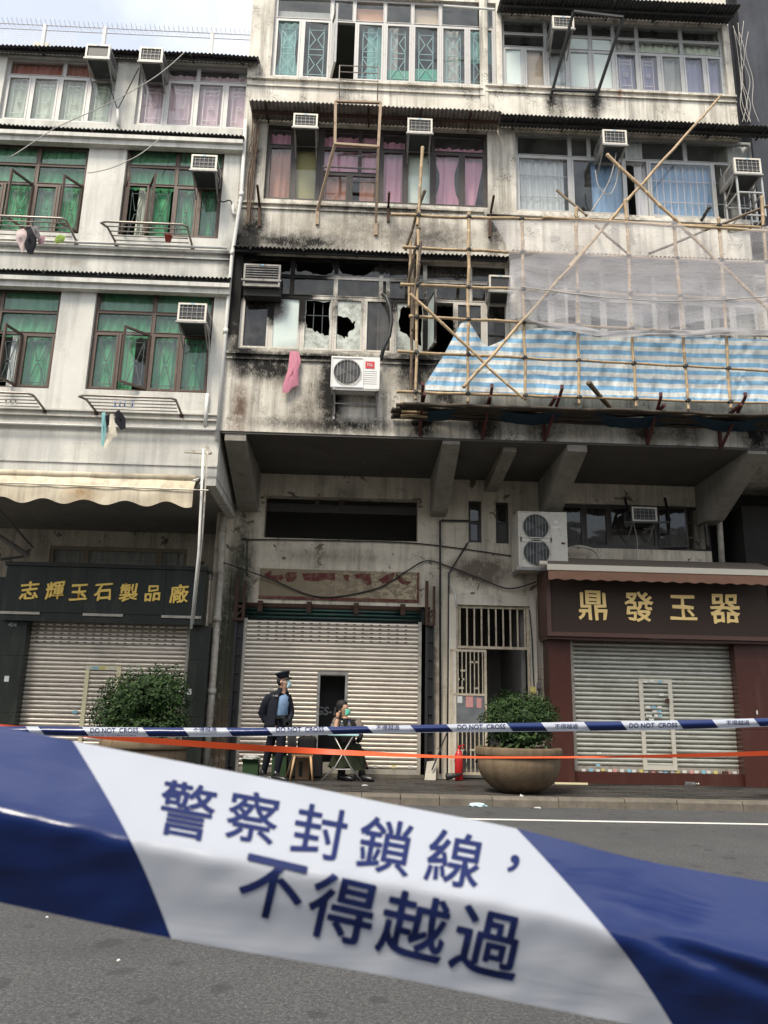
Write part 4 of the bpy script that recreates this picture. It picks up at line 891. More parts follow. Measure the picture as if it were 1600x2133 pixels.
cable([P(1240, 355, FY-.25), P(1248, 390, FY-.25), P(1270, 405, FY-.25), P(1285, 375, FY-.25), P(1290, 330, FY-.25)], .009, 'cablew', 'thin pale wire looping before the blue window')
rr = random.Random(5); M['bark_'] = pm('dry_vine', (.12,.09,.06), .9); bundle = thing('cable_bundle', 'tangle of pale cables hanging beside the dark slate block', 'cables', tuple(P(1545, 250, FY))); vine = thing('dead_vine', 'matted brown dead vine clinging to the cream house corner beside the downpipe', 'vine', tuple(P(523, 470, FY)))
def strand(pts, r, mat, parent, name):
    o = cable(pts, r, mat, None, name=name, cat=None); adopt(o, parent)
for i in range(6):
    x = 1528+i*5; pts = [P(x+rr.uniform(-6, 6), 60+rr.uniform(-20, 10), FY-.05), P(x+rr.uniform(-4, 12), 110, FY-.1), P(x+rr.uniform(0, 16), 165, FY-.08), P(x+rr.uniform(4, 24), 215, FY-.1), P(x+rr.uniform(10, 38), 255, FY-.1)]
    strand(pts, .006, 'cablew', bundle, 'cable_strand')
for i in range(9):
    x = 523+rr.uniform(-2, 10); pts = [P(x+rr.uniform(0, 14), 240+rr.uniform(-8, 12), FY-.1), P(x+rr.uniform(-2, 18), 275, FY-.14), P(x+rr.uniform(-4, 12), 310, FY-.1), P(x-2+rr.uniform(-3, 6), 370, FY-.05), P(x-8+rr.uniform(-3, 3), 470, FY-.05)]
    strand(pts, .01, 'rust' if i % 2 else 'bark_', vine, 'stem')
cable([P(1170, 1150, WY-.5), P(1200, 1138, WY-.3), P(1235, 1145, WY-.2), P(1250, 1166, WY-.3)], .025, 'pipe', 'bent insulated tube from the twin-fan unit to the awning', name='refrigerant_tube', cat='tube')
cable([P(1320, 1090, WY-.4), P(1328, 1130, WY-.2), P(1325, 1165, WY-.2)], .008, 'cablew', 'thin wire below the black-racked air conditioner')
m = MB()
for x in (1302, 1385): m.bar(P(x, 1038, WY-.1), P(x+10, 1085, WY-.5), .045); m.bar(P(x+10, 1088, WY-.5), P(x+10, 1088, WY-.02), .03)
m.bar(P(1300, 1088, WY-.5), P(1392, 1088, WY-.5), .035); o = m.build('support_rack', M['black']); tag(o, 'black steel rack holding the air conditioner above the brown awning', 'rack')
o = MB().tube([P(924, 12, FY-.55), P(1031, 20, FY-.55)], .02, 8).build('tube_lamp', M['white']); tag(o, 'white fluorescent tube under the top edge of the photo', 'lamp')
# ================================================================== SHOPFRONTS
def slatmat(name, base, dirt=.35):
    t = NT(name); c = t.mix(t.noise(2.5, 6, .7, (1, 1, 6)), dk(base, .72), dk(base, 1.12))
    c = t.mix(t.math('MULTIPLY', t.ramp(t.noise(5, 7, .75, (.6, 1, 2.5)), .52, .72), dirt), c, (.10,.075,.05))
    r = t.node('ShaderNodeMapRange'); t.lk(t.noise(8, 4, .6), r.inputs[0]); r.inputs[3].default_value = .3; r.inputs[4].default_value = .5
    c = t.mix(t.math('MULTIPLY', t.ramp(t.noise(1.2, 7, .72, (1, 1, .8)), .5, .75), dirt), c, (.16,.13,.10)); return t.done(c, r.outputs[0], .55, .5)
M['slatw'] = slatmat('brushed_shutter_aluminium', (.76,.69,.59)); M['slatg'] = slatmat('dusty_grey_shutter', (.54,.54,.47), .5); M['slatgreen'] = slatmat('old_green_shutter', (.035,.085,.07), .7)
M['alurail'] = pm('dull_rail_metal', (.42,.39,.33), .5, .4, var=.2, dirt=.4)
def slat_mesh(w, pitch, mat, bulge=.026):
    m = MB(); prof = []
    for k in range(9):
        a = -math.pi*.5+math.pi*k/8; prof.append((-bulge*max(0, math.cos(a))**.7, pitch*.40*math.sin(a)))
    prof = [(.012, -pitch*.5)]+prof+[(.012, pitch*.5)]
    vs = [(-w/2, y, z) for y, z in prof]+[(w/2, y, z) for y, z in prof]; n = len(prof)
    m.add(vs, [(i, n+i, n+i+1, i+1) for i in range(n-1)]); return m.mesh('slat', mat, True)
def shutter(name, r, Y, label, mat, pitch=.078, rail='alurail', vents=0, ventx=None, gap=None):
    X0, X1, Z0, Z1 = r; t = thing(name, label, 'roller shutter', ((X0+X1)/2, Y, Z0)); n = int((Z1-Z0-.09)/pitch); bot = Z0+.09; rs_ = random.Random(int(abs(X0)*91))
    me = slat_mesh(X1-X0-.06, pitch, M[mat])
    if gap:
        gx0, gx1, gz = gap; ml = slat_mesh(gx0-X0-.03, pitch, M[mat]); mr_ = slat_mesh(X1-.03-gx1, pitch, M[mat])
    for i in range(n):
        z = bot+pitch*(i+.5)
        if gap and z < gz:
            for me_, cx in ((ml, (X0+.03+gx0)/2), (mr_, (X1-.03+gx1)/2)): o = link('slat', me_, t); o.location = (cx, Y, z)
        else: o = link('slat', me, t); o.location = ((X0+X1)/2, Y+rs_.uniform(-.003, .003), z); o.rotation_euler = (rs_.uniform(-.09, .09), rs_.uniform(-.0012, .0012), 0)
    top = bot+pitch*n
    if gap: MB().box(X0+.03, gx0, Y-.02, Y+.015, Z0, bot).build('bottom_rail', M[rail], t); MB().box(gx1, X1-.03, Y-.02, Y+.015, Z0, bot).build('bottom_rail', M[rail], t)
    else: MB().box(X0+.03, X1-.03, Y-.02, Y+.015, Z0, bot).build('bottom_rail', M[rail], t)
    for x in (X0, X1): MB().box(x-.03, x+.035, Y-.035, Y+.03, Z0, top+.03).build('guide_rail', M[rail], t)
    if vents:
        a, b = ventx; m = MB()
        for j in range(vents):
            z = top-pitch*(j+.62)
            for i in range(18): x = X0+(X1-X0)*(a+(b-a)*i/17); m.box(x-.025, x+.025, Y-.035, Y-.006, z-.008, z+.010)
        o = m.build('vent_slots', M['black'], t); o['kind'] = 'stuff'
    return t, top
M['stick1'] = pm('white_sticker', (.68,.68,.64), .5); M['stick2'] = pm('yellow_sticker', (.60,.52,.18), .5); M['stick3'] = pm('blue_sticker', (.25,.50,.62), .5); M['stick4'] = pm('pink_sticker', (.62,.30,.28), .5)
def stickers(parent, specs, Y, mats=('stick1',)):
    for i, (px, py, w, h) in enumerate(specs):
        p = P(px, py, Y); k = Y/FPX*1.0
        MB().box(p.x-w*k/2, p.x+w*k/2, Y-.003, Y, p.z-h*k/2, p.z+h*k/2).build('sticker', M[mats[i % len(mats)]], parent)
def shutter_door(parent, r, Y, mat, w=.07):
    X0, X1, Z0, Z1 = r; m = MB(); bars_frame(m, X0, X1, Z0, Z1, Y-.05, Y-.021, w); return m.build('wicket_door_frame', M[mat], parent)

# --- middle shutter with its open wicket door
dr = rect(658, 1405, 722, 1608, WY); SHM = (SH_M[0], SH_M[1], .19, SH_M[3])
t, top = shutter('roller_shutter', SHM, WY, 'aluminium roller shutter with an open wicket door behind the policeman', 'slatw', vents=5, ventx=(.08, .92), gap=(dr[0], dr[1], dr[3]))
m = MB(); m.box(dr[0]-.002, dr[0]+.05, WY-.03, WY+.03, .19, dr[3]); m.box(dr[1]-.05, dr[1]+.002, WY-.03, WY+.03, .19, dr[3]); m.box(dr[0], dr[1], WY-.031, WY+.031, dr[3], dr[3]+.05); m.build('wicket_door_frame', M['darkframe'] if 'darkframe' in M else M['acgrey'], t)
MB().box(dr[0]+.051, dr[1]-.051, WY-.02, WY+.02, .191, .38).build('door_sill', M['alurail'], t)
stickers(t, [(762, 1594, 10, 7), (782, 1596, 8, 6), (800, 1596, 6, 5), (820, 1597, 8, 6), (855, 1597, 9, 6)], WY-.022, ('stick4', 'stick1', 'stick1', 'stick2', 'stick1'))
MB().box(SH_M[0]-.1, SH_M[1]+.1, WY-.05, WY+.25, GZ-.02, .188).build('shop_step', M['kerb'], house_b)
dk_ = MB(); dk_.box(dr[0]-.3, dr[1]+.6, WY+.62, WY+.66, .2, 2.4); o = dk_.build('dark_doorway_panel', M['black']); tag(o, 'added dark panel with grey lettering just inside the open wicket door', 'case')  # black panel added to stand in for the doorway's darkness behind the lettering
M['greytext'] = pm('grey_lettering', (.42,.42,.43), .5)
q = P(683, 1481, WY+.61); flat_text('GS-193', q.x+.08, q.z, WY+.613, .16, M['greytext'], o, .03, shear=.15)
# gear above: old green shutter rolls and brackets
gz0, gz1 = top+.03, top+.36
g = thing('shutter_gear', 'rusty rolling gear with old green slats above the middle shutter', 'shutter gear', (0, WY, gz0))
for i, (mat, r) in enumerate((('slatgreen', .026), ('slatgreen', .03), ('slatgreen', .03), ('rust', .05), ('slatgreen', .028))):
    z = gz0+.03+i*.072; MB().tube([(SH_M[0]-.02, WY-.01+i*.012, z), (SH_M[1]+.02, WY-.01+i*.012, z)], r, 10).build('roller_tube', M[mat], g, True)
for q in (.08, .36, .63, .9):
    x = SH_M[0]+(SH_M[1]-SH_M[0])*q; m = MB(); m.bar((x, WY-.06, gz0+.12), (x, WY-.06, gz1), .09, .03); m.box(x-.05, x+.05, WY-.09, WY-.02, gz1-.08, gz1-.01); m.build('hanger', M['rust'], g)
MB().box(SH_M[0]-.1, SH_M[1]+.1, WY+.1, WY+.2, top, gz1+.1).build('back_plate', M['black'], g)
for sx in (SH_M[0]-.18, SH_M[1]+.12):
    m = MB(); m.bar((sx, WY-.12, gz0-.05), (sx, WY-.12, gz1+.45), .06, .04); m.bar((sx+.14, WY-.12, gz0-.05), (sx+.14, WY-.12, gz1+.35), .05, .04); m.bar((sx, WY-.12, gz0), (sx+.14, WY-.12, gz0+.16), .03); m.bar((sx-.03, WY-.12, gz0+.2), (sx+.17, WY-.12, gz0+.2), .05); m.bar((sx-.03, WY-.12, gz0-.04), (sx+.17, WY-.12, gz0-.04), .05)
    m.build('gear_bracket', M['rust'], g)
    m = MB(); m.bar((sx+.01, WY-.05, GZ), (sx+.01, WY-.05, gz0-.06), .05, .05); m.bar((sx+.14, WY-.05, GZ), (sx+.14, WY-.05, gz0-.06), .03, .03); m.box(sx, sx+.15, WY-.012, WY-.004, GZ, gz0-.06)
    for i in range(8): z = GZ+.15+i*.33; m.box(sx+.03, sx+.13, WY-.06, WY-.03, z, z+.02)
    m.build('side_channel', M['black'], g)
# faded painted board above
fr = rect(540, 1188, 873, 1251, WY-.03); t = NT('faded_sign_paint')
c = t.mix(t.noise(5, 6, .7, (2, 1, .7)), (.17,.135,.085), (.25,.20,.13)); 
ch = t.ramp(t.noise(7, 8, .75, (1, 1, 1.4)), .5, .54); xx = t.sep(t.pos)[0]; mr2 = t.node('ShaderNodeMapRange'); t.lk(xx, mr2.inputs[0]); mr2.inputs[1].default_value = -1.2; mr2.inputs[2].default_value = 1.2
c = t.mix(t.math('MULTIPLY', ch, mr2.outputs[0]), c, (.42,.36,.24)); M['oldsign'] = t.done(c, .8)
M['oldred'] = pm('faded_red_paint', (.11,.018,.016), .8, var=.35, scale=10, dirt=.6, dcol=(.2,.16,.1), dscale=12)
sg = thing('painted_sign', 'faded brown signboard with remains of red characters above the middle shutter', 'sign', ((fr[0]+fr[1])/2, WY, fr[2]))
MB().box(fr[0], fr[1], WY-.03, WY-.001, fr[2], fr[3]).build('board', M['oldsign'], sg)
m = MB(); m.box(fr[0], fr[1], WY-.036, WY-.0301, fr[2], fr[2]+.055); m.box(fr[1]-.04, fr[1], WY-.036, WY-.0301, fr[2]+.055, fr[3]); m.build('border', M['oldred'], sg)
mid = [[(550, 1196), (566, 1188), (566, 1205), (556, 1207)], [(566, 1199), (580, 1197), (588, 1196), (592, 1205), (578, 1212), (566, 1208)], [(592, 1198), (600, 1192), (618, 1192), (618, 1204), (610, 1212), (598, 1212)],
       [(629, 1194), (698, 1193), (698, 1210), (680, 1207), (660, 1211), (634, 1209)], [(714, 1197), (727, 1197), (726, 1212), (718, 1208)], [(736, 1198), (752, 1194), (772, 1196), (774, 1218), (764, 1219), (752, 1206), (744, 1206)],
       [(788, 1208), (808, 1196), (822, 1193), (818, 1208), (806, 1215), (796, 1215)], [(824, 1193), (834, 1202), (846, 1210), (858, 1213), (848, 1219), (836, 1216), (828, 1208)]]
for pl in mid: MB().poly([(P(x, y, WY-.03).x, P(x, y, WY-.03).z) for x, y in pl], WY-.034, WY-.0302).build('sign_character', M['oldred'], sg, fix=True)

# --- black granite shop at the left
def granite(name, base, vein):
    t = NT(name); c = t.mix(t.noise(60, 5, .7), dk(base, .6), dk(base, 1.4)); c = t.mix(t.ramp(t.noise(2, 7, .7, (3, 1, .6)), .5, .8), c, vein)
    return t.done(c, .33, 0, .28)
M['gran'] = granite('dark_green_granite', (.022,.026,.022), (.06,.062,.052)); M['granred'] = granite('red_brown_granite', (.062,.022,.017), (.085,.040,.033)); M['gold'] = pm('gold_leaf_lettering', (.95,.66,.15), .4, .0, var=.25, scale=16)
M['goldflat'] = pm('flat_gold_lettering', (.92,.66,.26), .5, 0, var=.08)
SY_ = 14.72; fr = rect(8, 1183, 427, 1278, SY_)
t = thing('shop_sign', 'dark granite fascia with seven gold characters above the left shutter', 'sign', ((fr[0]+fr[1])/2, SY_, fr[2]))
n = 5; W_ = fr[1]-fr[0]
for i in range(n): MB().box(fr[0]+W_*i/n+.002, fr[0]+W_*(i+1)/n-.002, SY_+(.0 if i % 2 else .002), WY-.05, fr[2], fr[3]).build('stone_panel', M['gran'], t)
MB().box(fr[0]-.03, fr[1]+.03, SY_-.04, WY-.04, fr[3]+.001, fr[3]+.07).build('cap_moulding', M['gran'], t)
MB().box(fr[0], fr[1], SY_+.02, WY-.05, fr[2]-.16, fr[2]-.001).build('lintel', M['gran'], t)
for i, px in ((0, 40), (1, 214), (2, 378)): p = P(px, 1284, SY_); MB().box(p.x-.36, p.x+.36, SY_-.012, SY_+.019, fr[2]-.05, fr[2]-.004).build('light_strip', M['alurail'], t)
for ch, px, py, s in (('志', 62, 1230, 38), ('輝', 115, 1230, 37), ('玉', 164, 1234, 33), ('石', 216, 1233, 35), ('製', 268, 1234, 37), ('品', 318, 1236, 33), ('廠', 373, 1237, 38)):
    p = P(px, py, SY_); flat_text(ch, p.x, p.z, SY_-.003, s/113, M['gold'], t, .02, .02, name='sign_character', rough=.055, shear=.12, rot=.10)
SHA = (SH_A[0], SH_A[1], .19, SH_A[3]+.05)
PY = 14.9
for (a, b) in ((-12, 44), (390, 431)):
    x0, x1 = P(a, 1400, PY).x, P(b, 1400, PY).x
    for k in range(3): MB().box(x0, x1, PY+(.001*k), WY-.06, GZ+k*1.0+.004, min(GZ+(k+1)*1.0, fr[2]-.162)).build('stone_pillar', M['gran'], t)
p = P(26, 1301, PY); flat_text('404', p.x, p.z, PY-.006, .075, M['greytext'], t, .01)
for (px, py) in ((14, 1414), (394, 1441)): p = P(px, py, PY); MB().box(p.x-.04, p.x+.04, PY-.006, PY-.001, p.z-.05, p.z+.05).build('switch_plate', M['stick1'], t)
t, top = shutter('roller_shutter', SHA, WY-.15, 'wide aluminium roller shutter under the granite fascia, behind the left shrub', 'slatw', vents=5, ventx=(.09, .91))
d = rect(170, 1387, 245, 1580, WY-.15); M['doorcream'] = pm('cream_door_frame', (.70,.63,.40), .5, .1, var=.1)
shutter_door(t, (d[0], d[1], .2, d[3]), WY-.15, 'doorcream', .075)
stickers(t, [(184, 1391, 9, 5), (199, 1391, 13, 5), (213, 1391, 11, 6), (234, 1392, 9, 5), (156, 1483, 9, 6)], WY-.203, ('stick1', 'stick3', 'stick2', 'stick1', 'stick3'))
# canvas awning over it
M['canvas'] = wallmat('stained_cream_canvas', (.62,.56,.44), (.50,.43,.31), .3, amt=.2, streak=.5, bump=.1, stains=[SP(160, 1020, .4, .25, .8, (.3,.2,.1), FY-.5)])
A0, A1 = P(-60, 988, FY-.12), P(408, 992, FY-.12); zt = (A0.z+A1.z)/2
t = thing('canvas_awning', 'stained cream canvas awning with scalloped edge over the granite shop', 'awning', (-6, FY, zt))
MB().tube([(A0.x-1, FY-.12, zt), (A1.x, FY-.12, zt)], .06, 12).build('roller', M['canvas'], t, True)
AO = .30; B0, B1 = P(-60, 1020, FY-AO), P(400, 1052, FY-AO); zb = P(200, 1046, FY-AO).z
def fn(u, v):
    x = A0.x-1+(B1.x-A0.x+1)*u; sc = .042*math.sin(2*math.pi*x/.66); s = v
    y = FY-.14-(AO-.14)*math.sin(min(1, s*1.6)*math.pi/2)-.02*noise.noise(Vector((x*2.5, s*2, 0)))
    return (x, y, zt-.03+(zb+sc-zt+.03)*s+.012*noise.noise(Vector((x*3, s*4, 1)))*s)
MB().grid(fn, 150, 12).build('fabric', M['canvas'], t, True)
MB().tube([(A0.x-1, FY-AO-.015, zt-(zt-zb)*.42), (B1.x+.25, FY-AO-.015, zt-(zt-zb)*.5)], .012, 6).build('front_bar', M['alurail'], t)
m = MB(); m.bar((A1.x+.02, FY-.003, zt+.03), (A1.x+.05, FY-.5, zt-.15), .03); m.bar((A1.x+.02, FY-.003, zt-.12), (A1.x+.2, FY-.25, zt+.02), .035); m.build('arm', M['pipew'], t)
m = MB(); m.bar(P(384, 940, FY-.2), P(440, 943, FY-.2), .05, .05); m.bar(P(430, 928, FY-.22), P(438, 945, FY-.22), .06); m.build('pole_bracket', M['pipe'], t)
# pipes under the soffit at the far left
for i, (pts, r) in enumerate(((((-20, 1040), (68, 1140)), .022), (((-20, 1105), (60, 1158)), .05), (((0, 1165), (45, 1160), (62, 1145)), .03))):
    ys = (14.0, 17.2, 17.2) if i == 0 else (16.6, 16.9, 17.2)
    o = MB().tube([P(x, y, ys[k]) for k, (x, y) in enumerate(pts)], r, 8).build('soffit_pipe', M['acgrey']); tag(o, ('thin upper', 'thick middle', 'bent lowest')[i]+' pipe under the soffit at the left edge', 'pipe', 'pipes under the soffit')
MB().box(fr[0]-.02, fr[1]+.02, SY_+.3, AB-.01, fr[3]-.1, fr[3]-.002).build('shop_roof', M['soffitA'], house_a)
MB().box(ACX-.25, ACX-.001, SY_+.35, AB-.01, GZ, fr[3]-.11).build('shop_side_wall', M['wallG'], house_a)
MB().box(AX0, SHA[0]-.2, WY+.1, WY+.3, GZ, fr[3]-.11).build('shop_front_wall', M['gran'], house_a)
# --- brown jade shop at the right
RYS = 14.55; fr = rect(1139, 1190, 1612, 1330, RYS); M['brownsign'] = pm('matt_brown_sign', (.045,.031,.024), .7, 0, var=.12, scale=3, spec=.2); M['browntrim'] = pm('red_brown_trim', (.085,.040,.030), .5, .1, var=.15)
t = thing('shop_sign', 'matt brown sign with four gold characters above the grey shutter', 'sign', ((fr[0]+fr[1])/2, RYS, fr[2]))
MB().box(fr[0]+.05, fr[1]-.05, RYS+.02, WY-.3, fr[2]+.05, fr[3]).build('board', M['brownsign'], t)
m = MB(); bars_frame(m, fr[0], fr[1], fr[2], fr[3]+.05, RYS-.01, RYS+.06, .075); m.build('frame', M['browntrim'], t)
MB().box(fr[0]+.01, fr[1]-.01, RYS+.061, WY-.05, fr[2]-.05, fr[2]-.002).build('soffit_board', M['browntrim'], t)
MB().box(fr[0], fr[0]+.05, RYS+.061, WY-.01, fr[2], fr[3]).build('side_board', M['browntrim'], t)
for ch, px, py, s in (('鼎', 1234, 1261, 62), ('發', 1330, 1264, 62), ('玉', 1423, 1266, 52), ('器', 1510, 1268, 60)):
    p = P(px, py, RYS+.02); flat_text(ch, p.x, p.z, RYS+.018, s/114, M['goldflat'], t, .016, .012, name='sign_character', rough=.05)
PYR = 14.75
for (a, b) in ((1148, 1193), (1541, 1612)):
    x0, x1 = P(a, 1480, PYR).x, P(b, 1480, PYR).x
    for k, (z0, z1) in enumerate(((GZ, 1.12), (1.125, fr[2]-.055))): MB().box(x0, x1, PYR+.001*k, WY-.05, z0, z1).build('stone_pillar', M['granred'], t)
MB().box(P(1193, 1480, PYR).x+.002, P(1541, 1480, PYR).x-.002, 14.85, 15.2, GZ, .33).build('stone_plinth', M['granred'], t)
p = P(1182, 1345, PYR); flat_text('406', p.x-.1, p.z, PYR-.006, .07, M['rust'], t, .01)
p = P(1577, 1484, PYR); MB().box(p.x-.012, p.x+.012, PYR-.006, PYR-.001, p.z-.035, p.z+.035).build('sticker', M['stick1'], t)
SHR = (SH_R[0], SH_R[1], .335, SH_R[3]+.15)
t, top = shutter('roller_shutter', SHR, 15.0, 'dusty grey roller shutter with a wicket door under the brown sign', 'slatg', pitch=.082)
d = rect(1337, 1415, 1400, 1604, 15.0); M['doorgrey'] = pm('pale_grey_door_frame', (.56,.53,.45), .5, .1, var=.12, dirt=.2)
shutter_door(t, (d[0]-.03, d[1]+.03, d[2], d[3]), 15.0, 'doorgrey', .075)
st = [(1345, 1420, 8, 4), (1358, 1419, 10, 5), (1375, 1420, 8, 4), (1378, 1447, 10, 5), (1350, 1473, 10, 5), (1362, 1473, 9, 4), (1374, 1473, 9, 4), (1364, 1482, 9, 4), (1374, 1482, 8, 4), (1352, 1491, 12, 4), (1367, 1491, 8, 5), (1376, 1491, 7, 4), (1357, 1499, 10, 4), (1248, 1569, 9, 4), (1246, 1594, 9, 4)]
stickers(t, st, 14.94, ('stick1', 'stick1', 'stick3'))
st = [(1216+i*13+((i*7) % 5), 1604+i*.22, 8+(i*5) % 5, 5+(i % 2)) for i in range(25)]; stickers(t, st, 14.972, ('stick1', 'stick3', 'stick1', 'stick2', 'stick1', 'stick4'))
for px in (1256, 1510): p = P(px, 1610, 14.95); MB().box(p.x-.05, p.x+.05, 14.9, 14.97, p.z-.02, p.z+.03).build('floor_bolt', M['rust'], t)
p = P(1390, 1460, 14.94); MB().box(p.x-.03, p.x+.03, 14.91, 14.949, p.z-.04, p.z+.04).build('padlock', M['rust'], t)
# brown awning
M['awnbrown'] = pm('faded_brown_awning_cloth', (.26,.135,.085), .8, 0, var=.2, scale=3, dirt=.2, dcol=(.12,.06,.04)); M['cassette'] = pm('cream_cassette', (.66,.60,.48), .5, .1, var=.06); M['awntop'] = pm('grey_brown_awning_top', (.18,.15,.12), .75, var=.1)
AY = 14.15; a, b = P(1139, 1182, AY), P(1625, 1194, AY); z = (a.z+b.z)/2
t = thing('shop_awning', 'retracted brown awning with cream bar above the brown sign', 'awning', ((a.x+b.x)/2, AY, z))
m = MB(); m.add([(a.x, AY, z+.02), (b.x, AY, z+.02), (b.x, WY-.4, z+.30), (a.x, WY-.4, z+.30), (a.x, AY, z+.05), (b.x, AY, z+.05), (b.x, WY-.4, z+.33), (a.x, WY-.4, z+.33)], [(0,3,2,1), (4,5,6,7), (0,1,5,4), (1,2,6,5), (2,3,7,6), (3,0,4,7)]); m.build('cover', M['awntop'], t)
MB().box(a.x, b.x, AY-.03, AY-.001, z-.05, z+.055).build('front_bar', M['cassette'], t)
def fn(u, v):
    x = a.x+.02+(b.x-a.x-.04)*u; return (x, AY-.012-.02*noise.noise(Vector((x*3, v, 0)))*v, z-.052-(.165+.012*math.sin(x*24))*v)
MB().grid(fn, 140, 4).build('valance', M['awnbrown'], t, True)
MB().tube([(a.x-.12, AY+.05, z+.08), (a.x+.02, AY+.05, z+.08)], .045, 10).build('end_gear', M['cassette'], t)

# --- street gate
M['gatepaint'] = pm('peeling_cream_gate', (.56,.49,.36), .6, .1, var=.25, scale=9, dirt=.45, dcol=(.16,.08,.04)); M['jamb'] = wallmat('cream_tiled_jamb', (.74,.68,.57), (.60,.54,.44), .3, amt=.3, streak=.5)
gx0, gx1, gz0, gz1 = GATE; gy = WY+.02
m = MB(); m.box(gx0-.16, gx0-.001, WY-.06, WY-.001, GZ, gz1+.2); m.box(gx1+.001, gx1+.12, WY-.06, WY-.001, GZ, gz1+.2); m.box(gx0, gx1, WY-.06, WY-.001, gz1+.001, gz1+.2); m.build('door_surround', M['jamb'], house_b)
g = thing('street_gate', 'peeling cream steel gate with barred transom beside the right shrub', 'gate', ((gx0+gx1)/2, WY, GZ))
zt_ = P(1020, 1352, gy).z; m = MB(); bars_frame(m, gx0+.002, gx1-.002, zt_, gz1-.004, gy, gy+.05, .05); m.box(gx0+.002, gx0+.045, gy, gy+.05, GZ, zt_-.001); m.box(gx1-.045, gx1-.002, gy, gy+.05, GZ, zt_-.001); m.build('gate_frame', M['gatepaint'], g)
for i in range(10): x = gx0+.08+(gx1-gx0-.16)*i/9; MB().box(x-.014, x+.014, gy+.012, gy+.038, zt_+.051, gz1-.055).build('bar', M['gatepaint'], g)
lx1 = P(1013, 1450, gy).x; lx0 = P(937, 1450, gy-.05).x; zl = P(975, 1353, gy-.06).z
lf = MB(); bars_frame(lf, lx0, lx1, GZ+.08, zl, gy-.085, gy-.045, .045); zm0 = P(975, 1510, gy).z; zm1 = P(975, 1447, gy).z; lf.box(lx0+.045, lx1-.045, gy-.084, gy-.046, zm0-.02, zm0+.02); lf.box(lx0+.045, lx1-.045, gy-.084, gy-.046, zm1-.02, zm1+.02)
leaf = lf.build('gate_leaf', M['gatepaint'], g)
for i in range(8):
    x = lx0+.075+(lx1-lx0-.15)*i/7
    for (z0, z1) in ((zm1+.022, zl-.047), (GZ+.127, zm0-.022)): MB().box(x-.009, x+.009, gy-.078, gy-.052, z0, z1).build('bar', M['gatepaint'], leaf)
m = MB(); rg = random.Random(4)
for i in range(16): x = lx0+.07+(lx1-lx0-.22)*rg.random(); z = rg.choice([zm1+.1+.16*k for k in range(4)]+[GZ+.3+.2*k for k in range(4)]); m.box(x, x+.09, gy-.08, gy-.05, z, z+.035)
m.build('cross_pieces', M['gatepaint'], leaf)
t_ = NT('dull_tin_sheet'); cc = t_.mix(t_.noise(5, 6, .7), (.12,.13,.14), (.45,.46,.47)); t_.done(cc, .35, .6); M['tin'] = t_.m
MB().box(lx0+.05, lx1-.05, gy-.066, gy-.06, zm0+.022, zm1-.022).build('tin_panel', M['tin'], leaf)
for px, py, w, h, k in ((978, 1461, 15, 24, 'stick4'), (998, 1464, 10, 20, 'stick4'), (958, 1457, 10, 14, 'stick1')): p = P(px, py, gy-.07); MB().box(p.x-w/220, p.x+w/220, gy-.071, gy-.067, p.z-h/220, p.z+h/220).build('notice', M[k], leaf)
st_ = MB()
for i in range(9): st_.box(1.7, 3.1, WY+.4+.27*i, WY+.75+.27*i, GZ+.16*i, GZ+.16*(i+1))
st_.build('stairs', M['inside'], house_b)
# wiring and meter bits on the right jamb
cable([P(1103, 1270, WY-.07), P(1108, 1330, WY-.07), P(1112, 1420, WY-.07), P(1118, 1500, WY-.07)], .012, 'cable', 'dark wiring running down the gate\'s right jamb')
pipe_thing('conduit', [P(940, 1218, WY-.07), P(948, 1240, WY-.07), P(952, 1266, WY-.07)], .016, 'pipew', 'short pale conduit dropping to the gate\'s top corner')
for px, py, w, h, mm, lab in ((1110, 1438, 12, 14, 'stick2', 'small yellow doorbell box on the jamb above the right shrub'), (1122, 1428, 8, 12, 'cl_grey', 'small grey switch box on the jamb above the right shrub'), (1131, 1306, 12, 34, 'stick1', 'torn white paper pasted beside the brown sign')):
    p = P(px, py, WY-.07); o = MB().box(p.x-w/218, p.x+w/218, WY-.1, WY-.061, p.z-h/218, p.z+h/218).build('wall_box', M[mm]); tag(o, lab, 'box')
# ================================================================== BAMBOO SCAFFOLD
SC = FY-.85
scf = thing('bamboo_scaffold', 'bamboo scaffold lashed across the first floor of the cream house', 'scaffold', (4, SC, 5.9))
rb = random.Random(11)
def bamboo(a, b, r=.034, mat='bamboo', sag=.0, wob=.011):
    a, b = Vector(a), Vector(b); L = (b-a).length; n = max(2, int(L/.34)); pts = []; rs = []; off = [Vector((rb.uniform(-wob, wob), rb.uniform(-wob, wob), rb.uniform(-wob, wob))) for _ in range(n+1)]
    for i in range(n):
        for k, q in ((0, .82), (.045, 1.14), (.1, .96), (.9, .9)):
            u = (i+k)/n; p = a.lerp(b, u)+off[i].lerp(off[i+1], k); p.z -= sag*4*u*(1-u); pts.append(p); rs.append(.86*r*q*(1.08-.26*u))
    pts.append(b); rs.append(r*.85); return MB().tube(pts, rs, 8).build('bamboo_pole', M[mat], scf, True)
def pb_(a, b, ya=SC, yb=None, **k): return bamboo(P(*a, ya), P(*b, yb if yb is not None else ya), **k)
VERT = [((977, 444), (975, 838)), ((1087, 459), (1095, 833)), ((1200, 432), (1207, 842)), ((1303, 415), (1325, 848)), ((1405, 471), (1435, 853)), ((1497, 454), (1522, 852)), ((1587, 410), (1614, 850))]
for a, b in VERT: pb_(a, b, r=.036)
HOR = [((815, 447), (1640, 475), .0), ((1130, 453), (1650, 484), -.06), ((838, 515), (1640, 549), .05), ((834, 592), (1640, 628), .05), ((852, 659), (1640, 702), .05), ((829, 732), (1640, 774), .05), ((826, 816), (1640, 841), .05)]
